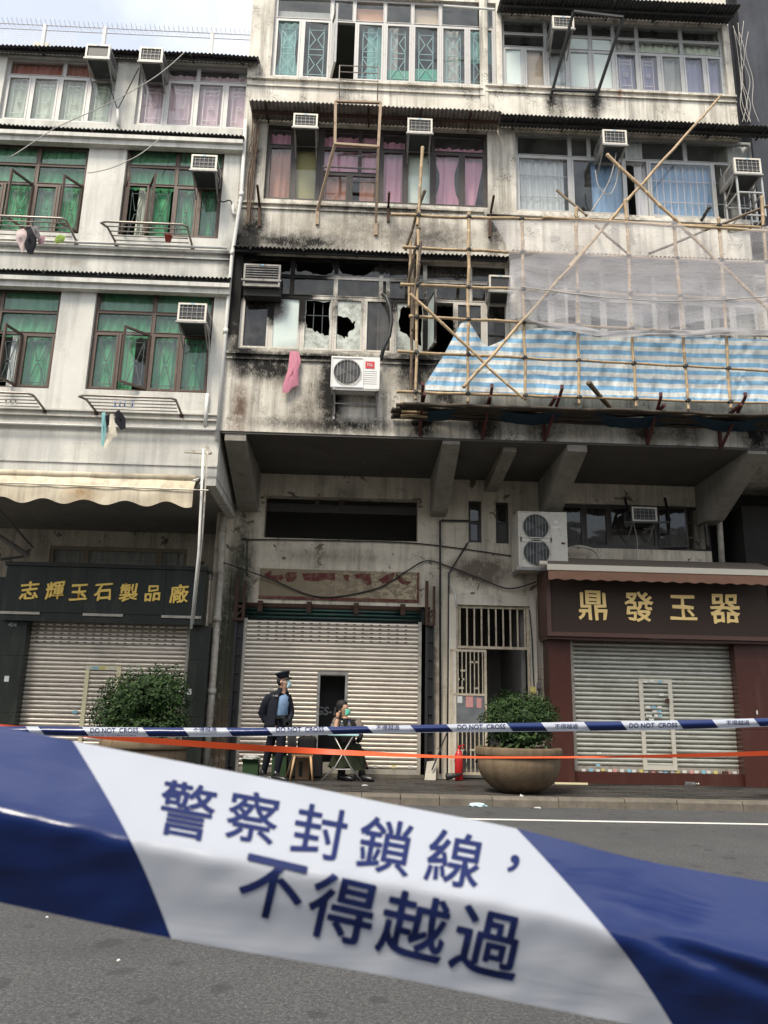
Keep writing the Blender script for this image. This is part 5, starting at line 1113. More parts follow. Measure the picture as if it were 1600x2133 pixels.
for a, b, d in HOR: pb_(a, b, SC+d+.02, r=.032, wob=.01)
pb_((854, 612), (1090, 830), SC-.07, r=.034); pb_((966, 808), (1240, 497), SC-.07, r=.034); pb_((1185, 556), (1502, 199), SC-.05, FY-.5, r=.033); pb_((1263, 321), (1640, 682), FY-.7, SC-.08, r=.036)
for a, b, ya, yb, mt, r in (((881, 306), (869, 470), SC, SC, 'bamboo', .034), ((884, 395), (845, 522), SC-.05, SC+.35, 'bambood', .034), ((874, 472), (848, 596), SC, SC+.4, 'bambood', .036), ((878, 502), (862, 620), SC-.05, SC, 'bambood', .030),
                         ((872, 440), (866, 832), SC+.02, SC+.02, 'bamboo', .034), ((860, 540), (856, 815), SC+.3, SC+.3, 'bambood', .034), ((872, 550), (860, 690), SC-.03, SC+.1, 'bambood', .034), ((855, 500), (852, 640), SC+.4, SC+.4, 'bamboo', .03),
                         ((1160, 396), (1222, 449), FY-.3, SC, 'bambood', .03), ((1240, 470), (1310, 532), FY-.1, SC, 'bambood', .03), ((1640, 412), (1352, 528), SC, FY-.2, 'bambood', .032), ((1478, 432), (1462, 458), FY-.6, FY-.2, 'black', .04),
                         ((1225, 795), (1296, 880), SC-.25, FY-.2, 'bambood', .05)):
    bamboo(P(*a, ya), P(*b, yb), r=r, mat=mt)
# deck of poles carried by the brackets
zdk = P(1200, 838, SC).z-.06
xa, xb = P(830, 838, SC).x, P(1660, 838, SC).x
for i in range(11): bamboo((xa+rb.uniform(-.12, .12), SC+.10+i*.068, zdk+rb.uniform(-.03, .03)), (xb, SC+.10+i*.068, zdk+rb.uniform(-.015, .015)), r=.036, mat='bamboodk', wob=.02)
for i, (px, py) in enumerate(((834, 840), (832, 850), (836, 858), (834, 866))): p = P(px, py, FY-.4); bamboo(p, p+Vector((.45, -.02, 0)), r=.035)
# lashings where poles cross
lash = MB()
def lash_at(px, py, Y):
    p = P(px, py, Y); 
    lash.tube([p+Vector((-.045, -.012, -.03)), p+Vector((.045, -.012, .03))], .047, 6); lash.tube([p+Vector((.04, -.012, -.035)), p+Vector((-.04, -.012, .035))], .045, 6)
    for _ in range(2): lash.tube([p+Vector((0, -.05, 0)), p+Vector((rb.uniform(-.08, .08), -.09, rb.uniform(-.12, .05)))], .004, 4)
def hit(v, h):
    (x1, y1), (x2, y2) = v; (x3, y3), (x4, y4) = h; d = (x1-x2)*(y3-y4)-(y1-y2)*(x3-x4)
    a, b = x1*y2-y1*x2, x3*y4-y3*x4; return ((a*(x3-x4)-(x1-x2)*b)/d, (a*(y3-y4)-(y1-y2)*b)/d)
for v in VERT+[((872, 440), (866, 832))]:
    for h in HOR:
        x, y = hit(v, h[:2])
        if min(v[0][1], v[1][1])-6 < y < max(v[0][1], v[1][1])+6 and h[0][0]-4 < x < 1640:
            p = P(x, y, SC); q = MB(); 
            q.tube([p+Vector((-.024, -.006, -.02)), p+Vector((.024, -.006, .02))], .038, 6); q.tube([p+Vector((.02, -.006, -.024)), p+Vector((-.02, -.006, .024))], .037, 6); q.tube([p+Vector((0, -.045, 0)), p+Vector((rb.uniform(-.1, .1), -.09, rb.uniform(-.14, .08)))], .005, 4)
            q.build('lashing', M['lash'], scf)
# red-oxide steel brackets
for (t_, b_, w_) in (((881, 803), (876, 908), (876, 862)), ((1025, 808), (1005, 914), (1005, 868)), ((1171, 810), (1133, 919), (1133, 862)), ((1377, 826), (1346, 926), (1346, 876)), ((1553, 826), (1497, 934), (1497, 882))):
    T = P(*t_, SC-.06); B = P(*b_, FY-.03); Wt = P(*w_, FY-.03); B.x = Wt.x; m = MB(); m.bar(B, (B.x, B.y, T.z-.1), .05, .05); m.bar(T, B, .045, .03); m.bar((B.x, B.y, T.z-.13), (B.x, SC-.03, T.z-.13), .045, .045); m.bar(T-Vector((0, 0, .0)), T+Vector((0, 0, .07)), .05, .03); m.build('steel_bracket', M['redoxide'], scf)
MB().bar(P(860, 645, FY-.25), P(857, 815, FY-.25), .035).build('steel_post', M['redoxide'], scf)

# ------------------------------------------------------------------ striped tarpaulin
def poly_y(pts, x):
    for (x0, y0), (x1, y1) in zip(pts, pts[1:]):
        if x <= x1: return y0+(y1-y0)*max(0, (x-x0))/(x1-x0)
    return pts[-1][1]
def tarpmat():
    t = NT('striped_polythene'); uv = t.node('ShaderNodeUVMap'); u = t.sep(uv.outputs[0])
    s = t.math('FRACT', t.math('MULTIPLY', u[1], 8.0)); f = t.ramp(s, .47, .5)
    a = t.mix(t.noise(3, 5, .6), (.20,.45,.71), (.30,.55,.77)); b = t.mix(t.noise(3, 5, .6), (.70,.72,.70), (.78,.79,.76)); c = t.mix(f, a, b)
    m = t.done(c, .5, 0, .35); t.bump(t.noise(4.5, 5, .6, (2.2, 1, .6), dist=1.6), .7, .07)
    tl = t.node('ShaderNodeBsdfTranslucent'); t.lk(c, tl.inputs[0]); mx = t.node('ShaderNodeMixShader'); mx.inputs[0].default_value = .3; t.lk(t.b.outputs[0], mx.inputs[1]); t.lk(tl.outputs[0], mx.inputs[2]); t.lk(mx.outputs[0], t.out.inputs[0]); return m
M['tarp'] = tarpmat()
TOP = [(886, 800), (925, 738), (960, 673), (976, 668), (990, 690), (1004, 712), (1016, 722), (1040, 712), (1075, 692), (1115, 684), (1150, 681), (1200, 694), (1250, 703), (1330, 700), (1410, 702), (1500, 704), (1700, 712)]
BOT = [(884, 812), (1000, 816), (1200, 824), (1450, 834), (1700, 842)]
NU, NV = 170, 26; m = MB(); uvs = []
for j in range(NV+1):
    for i in range(NU+1):
        u = i/NU; v = j/NV; px = 886+(1660-886)*u; yt, yb = poly_y(TOP, px), poly_y(BOT, px); py = yb+(yt-yb)*v
        fold = .09*noise.noise(Vector((px*.018, v*.8, 0)))+.07*noise.noise(Vector((px*.05+v*1.9, v*1.1, 4)))+.045*noise.noise(Vector((px*.11-v*2.5, v*1.6, 9)))+.03*abs(math.sin(px*.029+v*1.2))*v
        for xi in (976, 1095, 1150, 1206, 1320, 1430, 1515, 1600):
            dx, dy = px-xi, py-(poly_y(TOP, xi)-14); dist = math.hypot(dx, dy); fold += .034*math.sin(10*math.atan2(dx, dy+1)+xi)*math.exp(-dist/75)
        vv = (830+(px-1200)*.03-py)/150.0
        m.v.append(tuple(P(px, py, SC+.16+fold+.18*v))); uvs.append((u, vv+.016*noise.noise(Vector((px*.02, v*2, 8)))))
m.f = [(j*(NU+1)+i, j*(NU+1)+i+1, (j+1)*(NU+1)+i+1, (j+1)*(NU+1)+i) for j in range(NV) for i in range(NU)]; m.m = [0]*len(m.f)
o = m.build('tarpaulin', M['tarp'], None, True); tag(o, 'blue and white striped tarpaulin stretched behind the lower bamboo poles', 'tarpaulin')
ul = o.data.uv_layers.new(name='UVMap')
for l in o.data.loops: ul.data[l.index].uv = uvs[l.vertex_index]
m = MB()
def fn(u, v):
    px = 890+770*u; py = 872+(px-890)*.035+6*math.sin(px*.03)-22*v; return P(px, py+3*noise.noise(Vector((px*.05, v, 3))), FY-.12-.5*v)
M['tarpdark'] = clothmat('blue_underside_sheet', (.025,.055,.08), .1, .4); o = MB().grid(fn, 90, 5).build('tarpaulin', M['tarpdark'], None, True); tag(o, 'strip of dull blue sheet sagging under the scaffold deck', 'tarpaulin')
# ------------------------------------------------------------------ safety net
def netmat(name, dens, c):
    t = NT(name); t.n.remove(t.b); tr = t.node('ShaderNodeBsdfTransparent'); df = t.node('ShaderNodeBsdfDiffuse'); df.inputs[0].default_value = (*c, 1); tl = t.node('ShaderNodeBsdfTranslucent'); tl.inputs[0].default_value = (*c, 1)
    ms = t.node('ShaderNodeMixShader'); ms.inputs[0].default_value = .45; t.lk(df.outputs[0], ms.inputs[1]); t.lk(tl.outputs[0], ms.inputs[2])
    uv = t.node('ShaderNodeUVMap'); n = t.noise(4, 2, .5, (1, 9, 1), uv.outputs[0], 1.2)
    mr = t.node('ShaderNodeMapRange'); t.lk(n, mr.inputs[0]); mr.inputs[1].default_value = .3; mr.inputs[2].default_value = .75; mr.inputs[3].default_value = dens*.86; mr.inputs[4].default_value = min(1, dens*1.2)
    mx = t.node('ShaderNodeMixShader'); t.lk(mr.outputs[0], mx.inputs[0]); t.lk(tr.outputs[0], mx.inputs[1]); t.lk(ms.outputs[0], mx.inputs[2]); t.lk(mx.outputs[0], t.out.inputs[0]); return t.m
M['net'] = netmat('white_safety_mesh', .29, (.80,.79,.82)); M['nethem'] = netmat('gathered_safety_mesh', .75, (.55,.53,.53))
NT_ = [(1024, 459), (1200, 458), (1300, 462), (1404, 460), (1440, 478), (1520, 486), (1600, 470), (1700, 478)]
NB_ = [(1056, 668), (1090, 660), (1130, 676), (1240, 700), (1340, 692), (1440, 700), (1520, 690), (1700, 700)]
def left_edge(v): return 1024+[0, 14, 26, 34, 38, 38, 36, 34, 32, 30, 30][min(10, int((1-v)*10))]
def net(fn_t, fn_b, yoff, mat, nv=22, lft=True, x0=1024, x1=1680):
    m = MB(); uvs = []; nu = 120
    for j in range(nv+1):
        for i in range(nu+1):
            u = i/nu; v = j/nv
            k = (1-v)*10; a_ = int(min(9, k)); le = [0, 14, 26, 34, 38, 38, 36, 34, 32, 30, 30]; xl = x0+(le[a_]+(le[a_+1]-le[a_])*(k-a_) if lft else 0)
            px = xl+(x1-xl)*u; yt, yb = fn_t(px), fn_b(px); py = yb+(yt-yb)*v
            fold = .05*noise.noise(Vector((px*.012, v*4, 7)))+.03*noise.noise(Vector((px*.03, v*9+px*.01, 2)))
            m.v.append(tuple(P(px, py, SC+yoff+fold))); uvs.append((u*2, v))
    m.f = [(j*(nu+1)+i, j*(nu+1)+i+1, (j+1)*(nu+1)+i+1, (j+1)*(nu+1)+i) for j in range(nv) for i in range(nu)]; m.m = [0]*len(m.f)
    o = m.build('safety_net', M[mat], None, True); ul = o.data.uv_layers.new(name='UVMap')
    for l in o.data.loops: ul.data[l.index].uv = uvs[l.vertex_index]
    return o
o = net(lambda x: poly_y(NT_, x), lambda x: poly_y(NB_, x), -.13, 'net'); tag(o, 'sheer white safety net hung over the upper bamboo poles', 'net')
mid_t = [(1058, 545), (1150, 520), (1300, 535), (1700, 545)]; mid_b = [(1056, 640), (1087, 598), (1130, 670), (1210, 655), (1300, 668), (1380, 688), (1460, 668), (1600, 648), (1700, 640)]
o = net(lambda x: poly_y(mid_t, x), lambda x: poly_y(mid_b, x), -.03, 'net', 14, False, 1062); tag(o, 'second grey fold of netting sagging in swags inside the white net', 'net')
hem_t = [(1090, 664), (1130, 672), (1200, 676), (1260, 690), (1350, 686), (1450, 688), (1500, 682), (1700, 690)]; hem_b = [(1090, 668), (1130, 682), (1200, 692), (1260, 703), (1350, 700), (1450, 702), (1500, 698), (1700, 704)]
o = net(lambda x: poly_y(hem_t, x), lambda x: poly_y(hem_b, x), -.1, 'nethem', 5, False, 1090); tag(o, 'gathered grey hem of netting along the tarpaulin\'s top edge', 'net')
for (pts, lab) in (([(1087, 597), (1150, 605), (1210, 613), (1300, 622), (1420, 626), (1560, 620), (1640, 612)], 'thin grey cord strung across the net'),):
    cable([P(x, y, SC-.16) for x, y in pts], .009, 'cablew', lab, .01, 'net_cord', 'cord')
# ================================================================== PLANTERS AND SHRUBS
M['planter'] = wallmat('weathered_pebble_concrete', (.185,.135,.085), (.12,.088,.056), .4, amt=.35, streak=.5, bump=.5)
M['soil'] = pm('dark_soil', (.03,.022,.015), .95)
def leafmat(name, a, b):
    t = NT(name); g = [n for n in t.n if n.bl_idname == 'ShaderNodeNewGeometry'][0]
    c = t.mix(g.outputs['Random Per Island'], a, b); m = t.done(c, .55, 0, .25)
    tl = t.node('ShaderNodeBsdfTranslucent'); t.lk(c, tl.inputs[0]); mx = t.node('ShaderNodeMixShader'); mx.inputs[0].default_value = .25; t.lk(t.b.outputs[0], mx.inputs[1]); t.lk(tl.outputs[0], mx.inputs[2]); t.lk(mx.outputs[0], t.out.inputs[0]); return m
M['leaf'] = leafmat('dark_shrub_leaf', (.012,.032,.010), (.045,.088,.022)); M['leafbig'] = leafmat('broad_leaf', (.018,.045,.012), (.06,.11,.03)); M['bark'] = pm('shrub_bark', (.06,.045,.03), .9)
def leaves(m, rnd, p, n, s):
    """one leaf: two faces folded along the midrib"""
    n = n.normalized(); d = Vector((rnd.uniform(-1, 1), rnd.uniform(-1, 1), rnd.uniform(-.6, .8))); d = (d-n*d.dot(n)).normalized(); w = d.cross(n)
    a, b = p, p+d*s; c = p+d*s*.5+w*s*.27+n*s*.07; e = p+d*s*.5-w*s*.27+n*s*.07
    m.add([a, c, b, e], [(0, 1, 2), (0, 2, 3)])
def planter(cx, cy, label, name='planter'):
    t = thing(name, label, 'planter', (cx, cy, GZ), 'round concrete planters on the pavement')
    MB().lathe([(.26, 0), (.30, .01), (.42, .07), (.53, .17), (.60, .28), (.625, .38), (.625, .52), (.60, .525), (.60, .50)], (cx, cy, GZ), 48).build('bowl', M['planter'], t, True)
    MB().lathe([(.615, .528), (.655, .53), (.665, .56), (.66, .63), (.645, .66), (.57, .66), (.56, .60)], (cx, cy, GZ), 48).build('rim', M['planter'], t, True)
    MB().lathe([(.558, .58), (.555, .62)], (cx, cy, GZ), 32).build('soil', M['soil'], t); return t
def shrub(cx, cy, lobes, n, label, seed, big=60):
    rnd = random.Random(seed); t = thing('shrub', label, 'shrub', (cx, cy, GZ+.62), 'clipped shrubs in planters'); m = MB()
    for k in range(6):
        l = lobes[k % len(lobes)]; tip = Vector(l[0])+Vector((rnd.uniform(-.2, .2), rnd.uniform(-.2, .2), .1)); b = Vector((cx+rnd.uniform(-.12, .12), cy+rnd.uniform(-.12, .12), GZ+.6))
        m.tube([b, b.lerp(tip, .4)+Vector((rnd.uniform(-.05, .05), 0, .03)), tip], [.022, .015, .006], 6)
    m.build('trunk', M['bark'], t, True); m = MB()
    for i in range(n):
        c, r, w = rnd.choices(lobes, [l[2] for l in lobes])[0]; 
        while True:
            d = Vector((rnd.uniform(-1, 1), rnd.uniform(-1, 1), rnd.uniform(-1, 1)))
            if .25 < d.length < 1: break
        d.normalize(); rad = (rnd.random()**.35)*(1+.42*noise.noise(d*2.6+Vector((seed, 0, 0)))+.10*noise.noise(d*8))
        if noise.noise(d*4.5+Vector((0, seed, rad*2))) < -.27 and rad > .5: continue
        p = Vector(c)+Vector((d.x*r[0], d.y*r[1], d.z*r[2]))*rad; leaves(m, rnd, p, d+Vector((rnd.uniform(-.7, .7), rnd.uniform(-.7, .7), rnd.uniform(-.2, .9))), rnd.uniform(.035, .065))
    m.build('crown', M['leaf'], t); m = MB()
    for i in range(big):
        a = rnd.uniform(0, 6.28); rr_ = rnd.uniform(.3, .62); p = Vector((cx+rr_*math.cos(a), cy+rr_*math.sin(a), GZ+rnd.uniform(.62, .8)))
        n_ = Vector((math.cos(a), math.sin(a), .6)); leaves(m, rnd, p, n_+Vector((rnd.uniform(-.5, .5), rnd.uniform(-.5, .5), 0)), rnd.uniform(.09, .16))
    m.build('lower_leaves', M['leafbig'], t); return t
PRX, PRY = P(1081, 1600, 12.75).x, 12.75; PLX, PLY = P(297, 1600, 12.75).x, 12.75
planter(PRX, PRY, 'round concrete planter before the street gate'); planter(PLX, PLY, 'round concrete planter before the granite shopfront')
def at(px, py, Y): return tuple(P(px, py, Y))
shrub(PRX, PRY, [(at(1080, 1496, 12.75), (.52, .5, .36), 3), (at(1050, 1500, 12.7), (.30, .35, .30), 1), (at(1118, 1492, 12.7), (.32, .35, .34), 1), (at(1090, 1535, 12.7), (.42, .4, .16), .8)], 17000, 'dense clipped shrub in the planter before the street gate', 3)
shrub(PLX, PLY, [(at(300, 1450, 12.75), (.62, .5, .42), 3), (at(250, 1490, 12.7), (.42, .4, .36), 1.4), (at(345, 1445, 12.7), (.40, .4, .40), 1.2), (at(360, 1500, 12.7), (.28, .3, .25), .5), (at(295, 1515, 12.7), (.62, .45, .22), 1.2)], 21000, 'loose spreading shrub in the planter before the granite shopfront', 8)
p = P(1120, 1532, 12.9); o = MB().box(p.x-.045, p.x+.045, p.y, p.y+.03, p.z-.10, p.z+.06).build('paper_notice', M['stick1']); tag(o, 'crumpled white paper among the right planter\'s leaves', 'paper')
# ================================================================== PEOPLE
def skin_body(name, V, E, parent, mats, region, root=0, sub=2):
    """V: (point, radius); grown as one continuous skin; region(co) -> material slot"""
    me = bpy.data.meshes.new('tmp_body'); me.from_pydata([v[0] for v in V], E, []); o = bpy.data.objects.new('tmp_body', me); col.objects.link(o)
    sk_ = o.modifiers.new('skin', 'SKIN'); sk_.use_smooth_shade = True
    for i, v in enumerate(V):
        r = v[1]; me.skin_vertices[0].data[i].radius = r if isinstance(r, tuple) else (r, r); me.skin_vertices[0].data[i].use_root = (i == root)
    sb = o.modifiers.new('sub', 'SUBSURF'); sb.levels = sub; sb.render_levels = sub
    bpy.context.view_layer.update(); nm = bpy.data.meshes.new_from_object(o.evaluated_get(bpy.context.evaluated_depsgraph_get())); bpy.data.objects.remove(o); bpy.data.meshes.remove(me)
    nm.name = name; nm.materials.clear()
    for m_ in mats: nm.materials.append(m_)
    for pl in nm.polygons: pl.material_index = region(pl.center); pl.use_smooth = True
    return link(name, nm, parent)
def hand(m, w, d, n, s=1.0, curl=.5):
    """palm with four fingers and a thumb; d = pointing direction, n = palm normal"""
    d, n = Vector(d).normalized(), Vector(n); n = (n-d*n.dot(d)).normalized(); x = d.cross(n); w = Vector(w)
    m.tube([w, w+d*.03*s, w+d*.075*s, w+d*.09*s], [.022*s, .032*s, .036*s, .03*s], 8)
    for i, L in enumerate((.065, .078, .072, .055)):
        b = w+d*.082*s+x*(.030-.02*i)*s; k = b+(d*math.cos(curl)+n*math.sin(curl))*L*.5*s; m.tube([b, k, k+(d*math.cos(curl*2)+n*math.sin(curl*2))*L*.5*s], [.0095*s, .009*s, .007*s], 6)
    b = w+d*.03*s+x*.03*s; m.tube([b, b+(d*.6+x*.7+n*.2)*.035*s, b+(d+x*.5+n*.4)*.062*s], [.012*s, .011*s, .008*s], 6)
M['navy'] = clothmat('navy_uniform', (.010,.012,.020), 0, .4, 12, (2,2,2)); M['shirt'] = clothmat('light_blue_shirt', (.17,.26,.40), 0, .45, 26, (3,3,3)); M['skin'] = pm('skin', (.46,.27,.18), .5, var=.1, scale=20); M['hair'] = pm('black_hair', (.010,.009,.009), .75); M['boot'] = pm('black_leather', (.010,.010,.011), .35)
M['maskblue'] = clothmat('pale_blue_mask', (.50,.70,.74), 0, .08); M['maskgreen'] = clothmat('mint_mask', (.16,.55,.40), 0, .08); M['chrome'] = pm('silver_badge', (.6,.6,.58), .3, .8); M['vest'] = clothmat('black_vest', (.012,.012,.013), 0, .3); M['tee'] = clothmat('grey_brown_sleeve', (.16,.13,.115), 0, .2); M['olive'] = clothmat('dark_olive_cloth', (.022,.027,.014), 0, .35, 9, (2,2,2))
YM = 13.94
t = thing('person', 'standing officer in navy jacket, peaked cap, blue shirt and pale face mask', 'person', G(572, 1626))
J = lambda x, y, d=0.0: P(x, y, YM+d)
V = [(J(578, 1513), (.135, .115)), (J(580, 1490), (.125, .105)), (J(582, 1464), (.15, .125)), (J(586, 1450), (.115, .10)), (J(589, 1441), .062), (J(591, 1433, -.01), .070), (J(592, 1424, -.01), .096), (J(591, 1413, -.01), .102), (J(590, 1405, -.01), .07),
     (J(567, 1452, -.05), .078), (J(552, 1486, .06), .062), (J(568, 1509, -.02), .045), (J(602, 1453, .04), .075), (J(607, 1486, .06), .06), (J(601, 1507, -.08), .043),
     (J(570, 1520, .04), .095), (J(559, 1566, .08), .07), (J(549, 1611, .16), .050), (J(587, 1520, -.03), .10), (J(584, 1568, -.04), .074), (J(575, 1616, .0), .052),
     (J(603, 1427, -.012), .024)]
V[17] = (Vector((V[17][0].x, YM+.15, GZ+.10)), .05); V[20] = (Vector((V[20][0].x, YM-.01, GZ+.10)), .052)
E = [(0, 1), (1, 2), (2, 3), (3, 4), (4, 5), (5, 6), (6, 7), (7, 8), (2, 9), (9, 10), (10, 11), (2, 12), (12, 13), (13, 14), (0, 15), (15, 16), (16, 17), (0, 18), (18, 19), (19, 20), (6, 21)]
zneck = J(588, 1444).z
skin_body('body', V, E, t, [M['navy'], M['skin']], lambda c: 1 if c.z > zneck else 0)
# jacket skirt, belt, open front with shirt
def ring_mesh(rows, n=20, a0=0, a1=6.2832, wob=0):
    m = MB(); vs = []
    for (c, rx, ry) in rows:
        for j in range(n+1):
            a = a0+(a1-a0)*j/n; k = 1+wob*noise.noise(Vector((math.cos(a)*2, math.sin(a)*2, c.z*5))); vs.append((c.x+rx*k*math.cos(a), c.y+ry*k*math.sin(a), c.z))
    m.add(vs, [(i*(n+1)+j, i*(n+1)+j+1, (i+1)*(n+1)+j+1, (i+1)*(n+1)+j) for i in range(len(rows)-1) for j in range(n)]); return m
ja = ring_mesh([(J(589, 1433), .07, .075), (J(588, 1439), .078, .08), (J(585, 1443), .125, .10), (J(582, 1450), .178, .118), (J(580, 1466), .190, .138), (J(577, 1486), .165, .135), (J(574, 1508), .175, .15), (J(573, 1519), .185, .155)], 26, R(-22), R(272), .08)
o = ja.build('jacket', M['navy'], t, True); o.modifiers.new('thickness', 'SOLIDIFY').thickness = .012
m = MB(); m.tube([J(570, 1447, -.03), J(561, 1453, -.04), J(554, 1466, -.02), J(547, 1486, .04), J(553, 1500, .02), J(566, 1510, -.06)], [.05, .076, .080, .082, .062, .046], 12); m.build('sleeve', M['navy'], t, True)
sh = ring_mesh([(J(591, 1446), .05, .06), (J(588, 1452), .12, .115), (J(585, 1466), .148, .135), (J(582, 1486), .142, .13), (J(580, 1491), .14, .125)], 14, R(-120), R(20)); sh.build('shirt', M['shirt'], t, True)
ring_mesh([(J(579, 1490), .155, .135), (J(578, 1497), .16, .14)], 24).build('belt', M['boot'], t, True)
for (px, py, s) in ((581, 1494, .022), (596, 1504, .045), (602, 1512, .05)): p = J(px, py, -.16); MB().box(p.x-s, p.x+s, p.y-.03, p.y+.05, p.z-s*1.2, p.z+s*1.2).build('belt_pouch', M['boot'], t)
m = MB(); p = J(576, 1449, -.155); m.box(p.x-.06, p.x-.045, p.y-.004, p.y, p.z-.012, p.z+.012); m.box(p.x-.03, p.x+.025, p.y-.004, p.y, p.z-.014, p.z+.010); m.build('name_badge', M['chrome'], t)
p = J(566, 1434, -.03); MB().box(p.x-.04, p.x+.03, p.y-.03, p.y+.03, p.z-.01, p.z+.012).build('epaulette', M['chrome'], t)
# cap
cc = J(590.5, 1412, -.01); rotc = Matrix.Translation(cc) @ Matrix.Rotation(R(-13), 4, 'Y')
def xf(m, M4): m.v = [tuple(M4 @ Vector(v)) for v in m.v]; return m
xf(MB().lathe([(.098, -.01), (.100, .035), (.100, .04), (.128, .075), (.130, .085), (.110, .10), (.05, .108), (.0, .108)], (0, 0, 0), 24), rotc).build('cap', M['navy'], t, True)
m = MB(); n = 12; vs = []
for k, (rr_, dz) in enumerate(((.095, .0), (.125, -.012), (.15, -.035))):
    for j in range(n+1): a = R(-75+150*j/n); vs.append((rr_*math.cos(a)*(1 if k < 2 else 1.0), rr_*.86*math.sin(a), dz-.005))
m.add(vs, [(i*(n+1)+j, i*(n+1)+j+1, (i+1)*(n+1)+j+1, (i+1)*(n+1)+j) for i in range(2) for j in range(n)]); o = xf(m, rotc).build('cap_peak', M['boot'], t, True); o.modifiers.new('thickness', 'SOLIDIFY').thickness = .004
m = MB(); m.box(.095, .104, -.02, .02, .035, .07); xf(m, rotc).build('cap_badge', M['chrome'], t)
# hair, ear, mask, dark eye strip
hc = J(588, 1418, -.01); m = MB(); m.grid(lambda u, v: (hc.x-.094*math.cos(R(-75+150*u))*math.cos(R(-60+100*v)), hc.y+.094*math.sin(R(-75+150*u))*math.cos(R(-60+100*v)), hc.z+.10*math.sin(R(-60+100*v))), 12, 8); m.build('hair', M['hair'], t, True)
p = J(586, 1421, -.1); MB().lathe([(.006, -.032), (.018, -.015), (.02, .012), (.008, .03)], (p.x, p.y, p.z), 10).build('ear', M['skin'], t, True)
mc = J(594, 1425, -.01); m = MB(); m.grid(lambda u, v: (mc.x+.012+.088*math.cos(R(-68+136*u))*(.75+.35*math.sin(math.pi*v)), mc.y+.092*math.sin(R(-68+136*u)), mc.z-.065+.125*v), 14, 8); o = m.build('face_mask', M['maskblue'], t, True); o.modifiers.new('thickness', 'SOLIDIFY').thickness = .004
m = MB()
for s in (-1, 1): m.tube([mc+Vector((.05, s*.088, .02)), J(586, 1421, s*.095-.01)+Vector((0, 0, .01))], .003, 4)
m.build('mask_strap', M['maskblue'], t)
m = MB(); gc = J(600, 1415, -.01); m.box(gc.x-.004, gc.x+.008, gc.y-.085, gc.y-.012, gc.z-.022, gc.z+.014); m.box(gc.x-.004, gc.x+.008, gc.y+.012, gc.y+.085, gc.z-.022, gc.z+.014); m.bar(gc+Vector((0, -.085, .005)), J(587, 1417, -.105), .006); m.build('eye_strip', M['black'], t)  # dark strip across the eyes with a side bar
m = MB(); hand(m, J(570, 1508, -.06), (.5, -.3, -.8), (.3, -1, 0), 1, .4); hand(m, J(601, 1507, -.1), (-.1, -.2, -1), (-1, -.2, 0), 1, .6); m.build('hands', M['skin'], t, True)
for (a, b, dy) in (((V[17][0].x), .0, .15), ((V[20][0].x), .0, -.01)):
    x = a; y = YM+dy; m = MB(); m.tube([(x-.06, y+.02, GZ+.05), (x-.01, y, GZ+.065), (x+.07, y-.05, GZ+.05), (x+.16, y-.11, GZ+.038), (x+.20, y-.135, GZ+.03)], [.042, .056, .052, .045, .02], 10); m.tube([(x, y, GZ+.06), (x, y, GZ+.17)], [.055, .056], 10); m.build('boot', M['boot'], t, True)

YS = 14.72; S = lambda x, y, d=0.0: P(x, y, YS+d)
t = thing('person', 'seated person in black vest and mint face mask phoning behind the folding table', 'person', G(735, 1622))
V = [(S(724, 1556), (.15, .13)), (S(723, 1536), .135), (S(722, 1514), (.15, .12)), (S(719, 1500), .10), (S(717, 1492), .055), (S(716, 1486, -.02), .06), (S(717, 1479, -.03), .083), (S(715, 1471, -.02), .09), (S(714, 1465, -.01), .06),
     (S(701, 1508, -.02), .068), (S(697, 1532, -.18), .050), (S(703, 1497, -.14), .034), (S(742, 1508), .07), (S(752, 1533, -.05), .055), (S(745, 1546, -.25), .04),
     (S(712, 1560, -.02), .09), (S(703, 1562, -.38), .075), (S(712, 1606, -.30), .05), (S(737, 1560, -.02), .09), (S(752, 1566, -.40), .078), (S(754, 1608, -.35), .05), (S(725, 1479, -.06), .022)]
for i, dy in ((17, -.30), (20, -.35)): V[i] = (Vector((V[i][0].x, YS+dy, GZ+.11)), .05)
zc = S(718, 1496).z; ze = S(697, 1530).z
def reg(c):
    if c.z > zc and c.x > S(706, 1490).x: return 1
    if c.x < S(706, 1500).x and c.z > S(700, 1525).z and c.y < YS-.1: return 1
    if c.x < S(706, 1500).x and c.z > S(700, 1520).z: return 3
    return 0 if c.z > S(720, 1550).z else 2
skin_body('body', V, E, t, [M['vest'], M['skin'], M['olive'], M['tee']], reg)
m = MB(); m.tube([S(704, 1500, -.02), S(697, 1514, -.08), S(696, 1526, -.14)], [.085, .078, .068], 10); m.tube([S(742, 1502), S(750, 1516, -.02), S(752, 1527, -.04)], [.08, .075, .065], 10); m.build('sleeves', M['tee'], t, True)
hc = S(714, 1471, -.015); m = MB(); m.grid(lambda u, v: (hc.x-.005+.1*math.sin(R(-130+215*u))*math.cos(R(-35+122*v)), hc.y-.1*math.cos(R(-130+215*u))*math.cos(R(-35+122*v))*-1*-1 if False else hc.y+.1*math.cos(R(40+215*u))*math.cos(R(-35+122*v)), hc.z+.012+.105*math.sin(R(-35+122*v))), 18, 9)
m = MB(); m.lathe([(.075, -.05), (.098, -.01), (.102, .03), (.092, .07), (.06, .10), (.0, .112)], (hc.x-.012, hc.y+.012, hc.z), 22); 
m.f = [f for f in m.f if len(f) > 4 or not (sum(m.v[i][2] for i in f)/len(f) < hc.z+.02 and sum(m.v[i][0] for i in f)/len(f) > hc.x+.0 and sum(m.v[i][1] for i in f)/len(f) < hc.y+.06)][:-2]; m.m = [0]*len(m.f); m.build('hair', M['hair'], t, True)
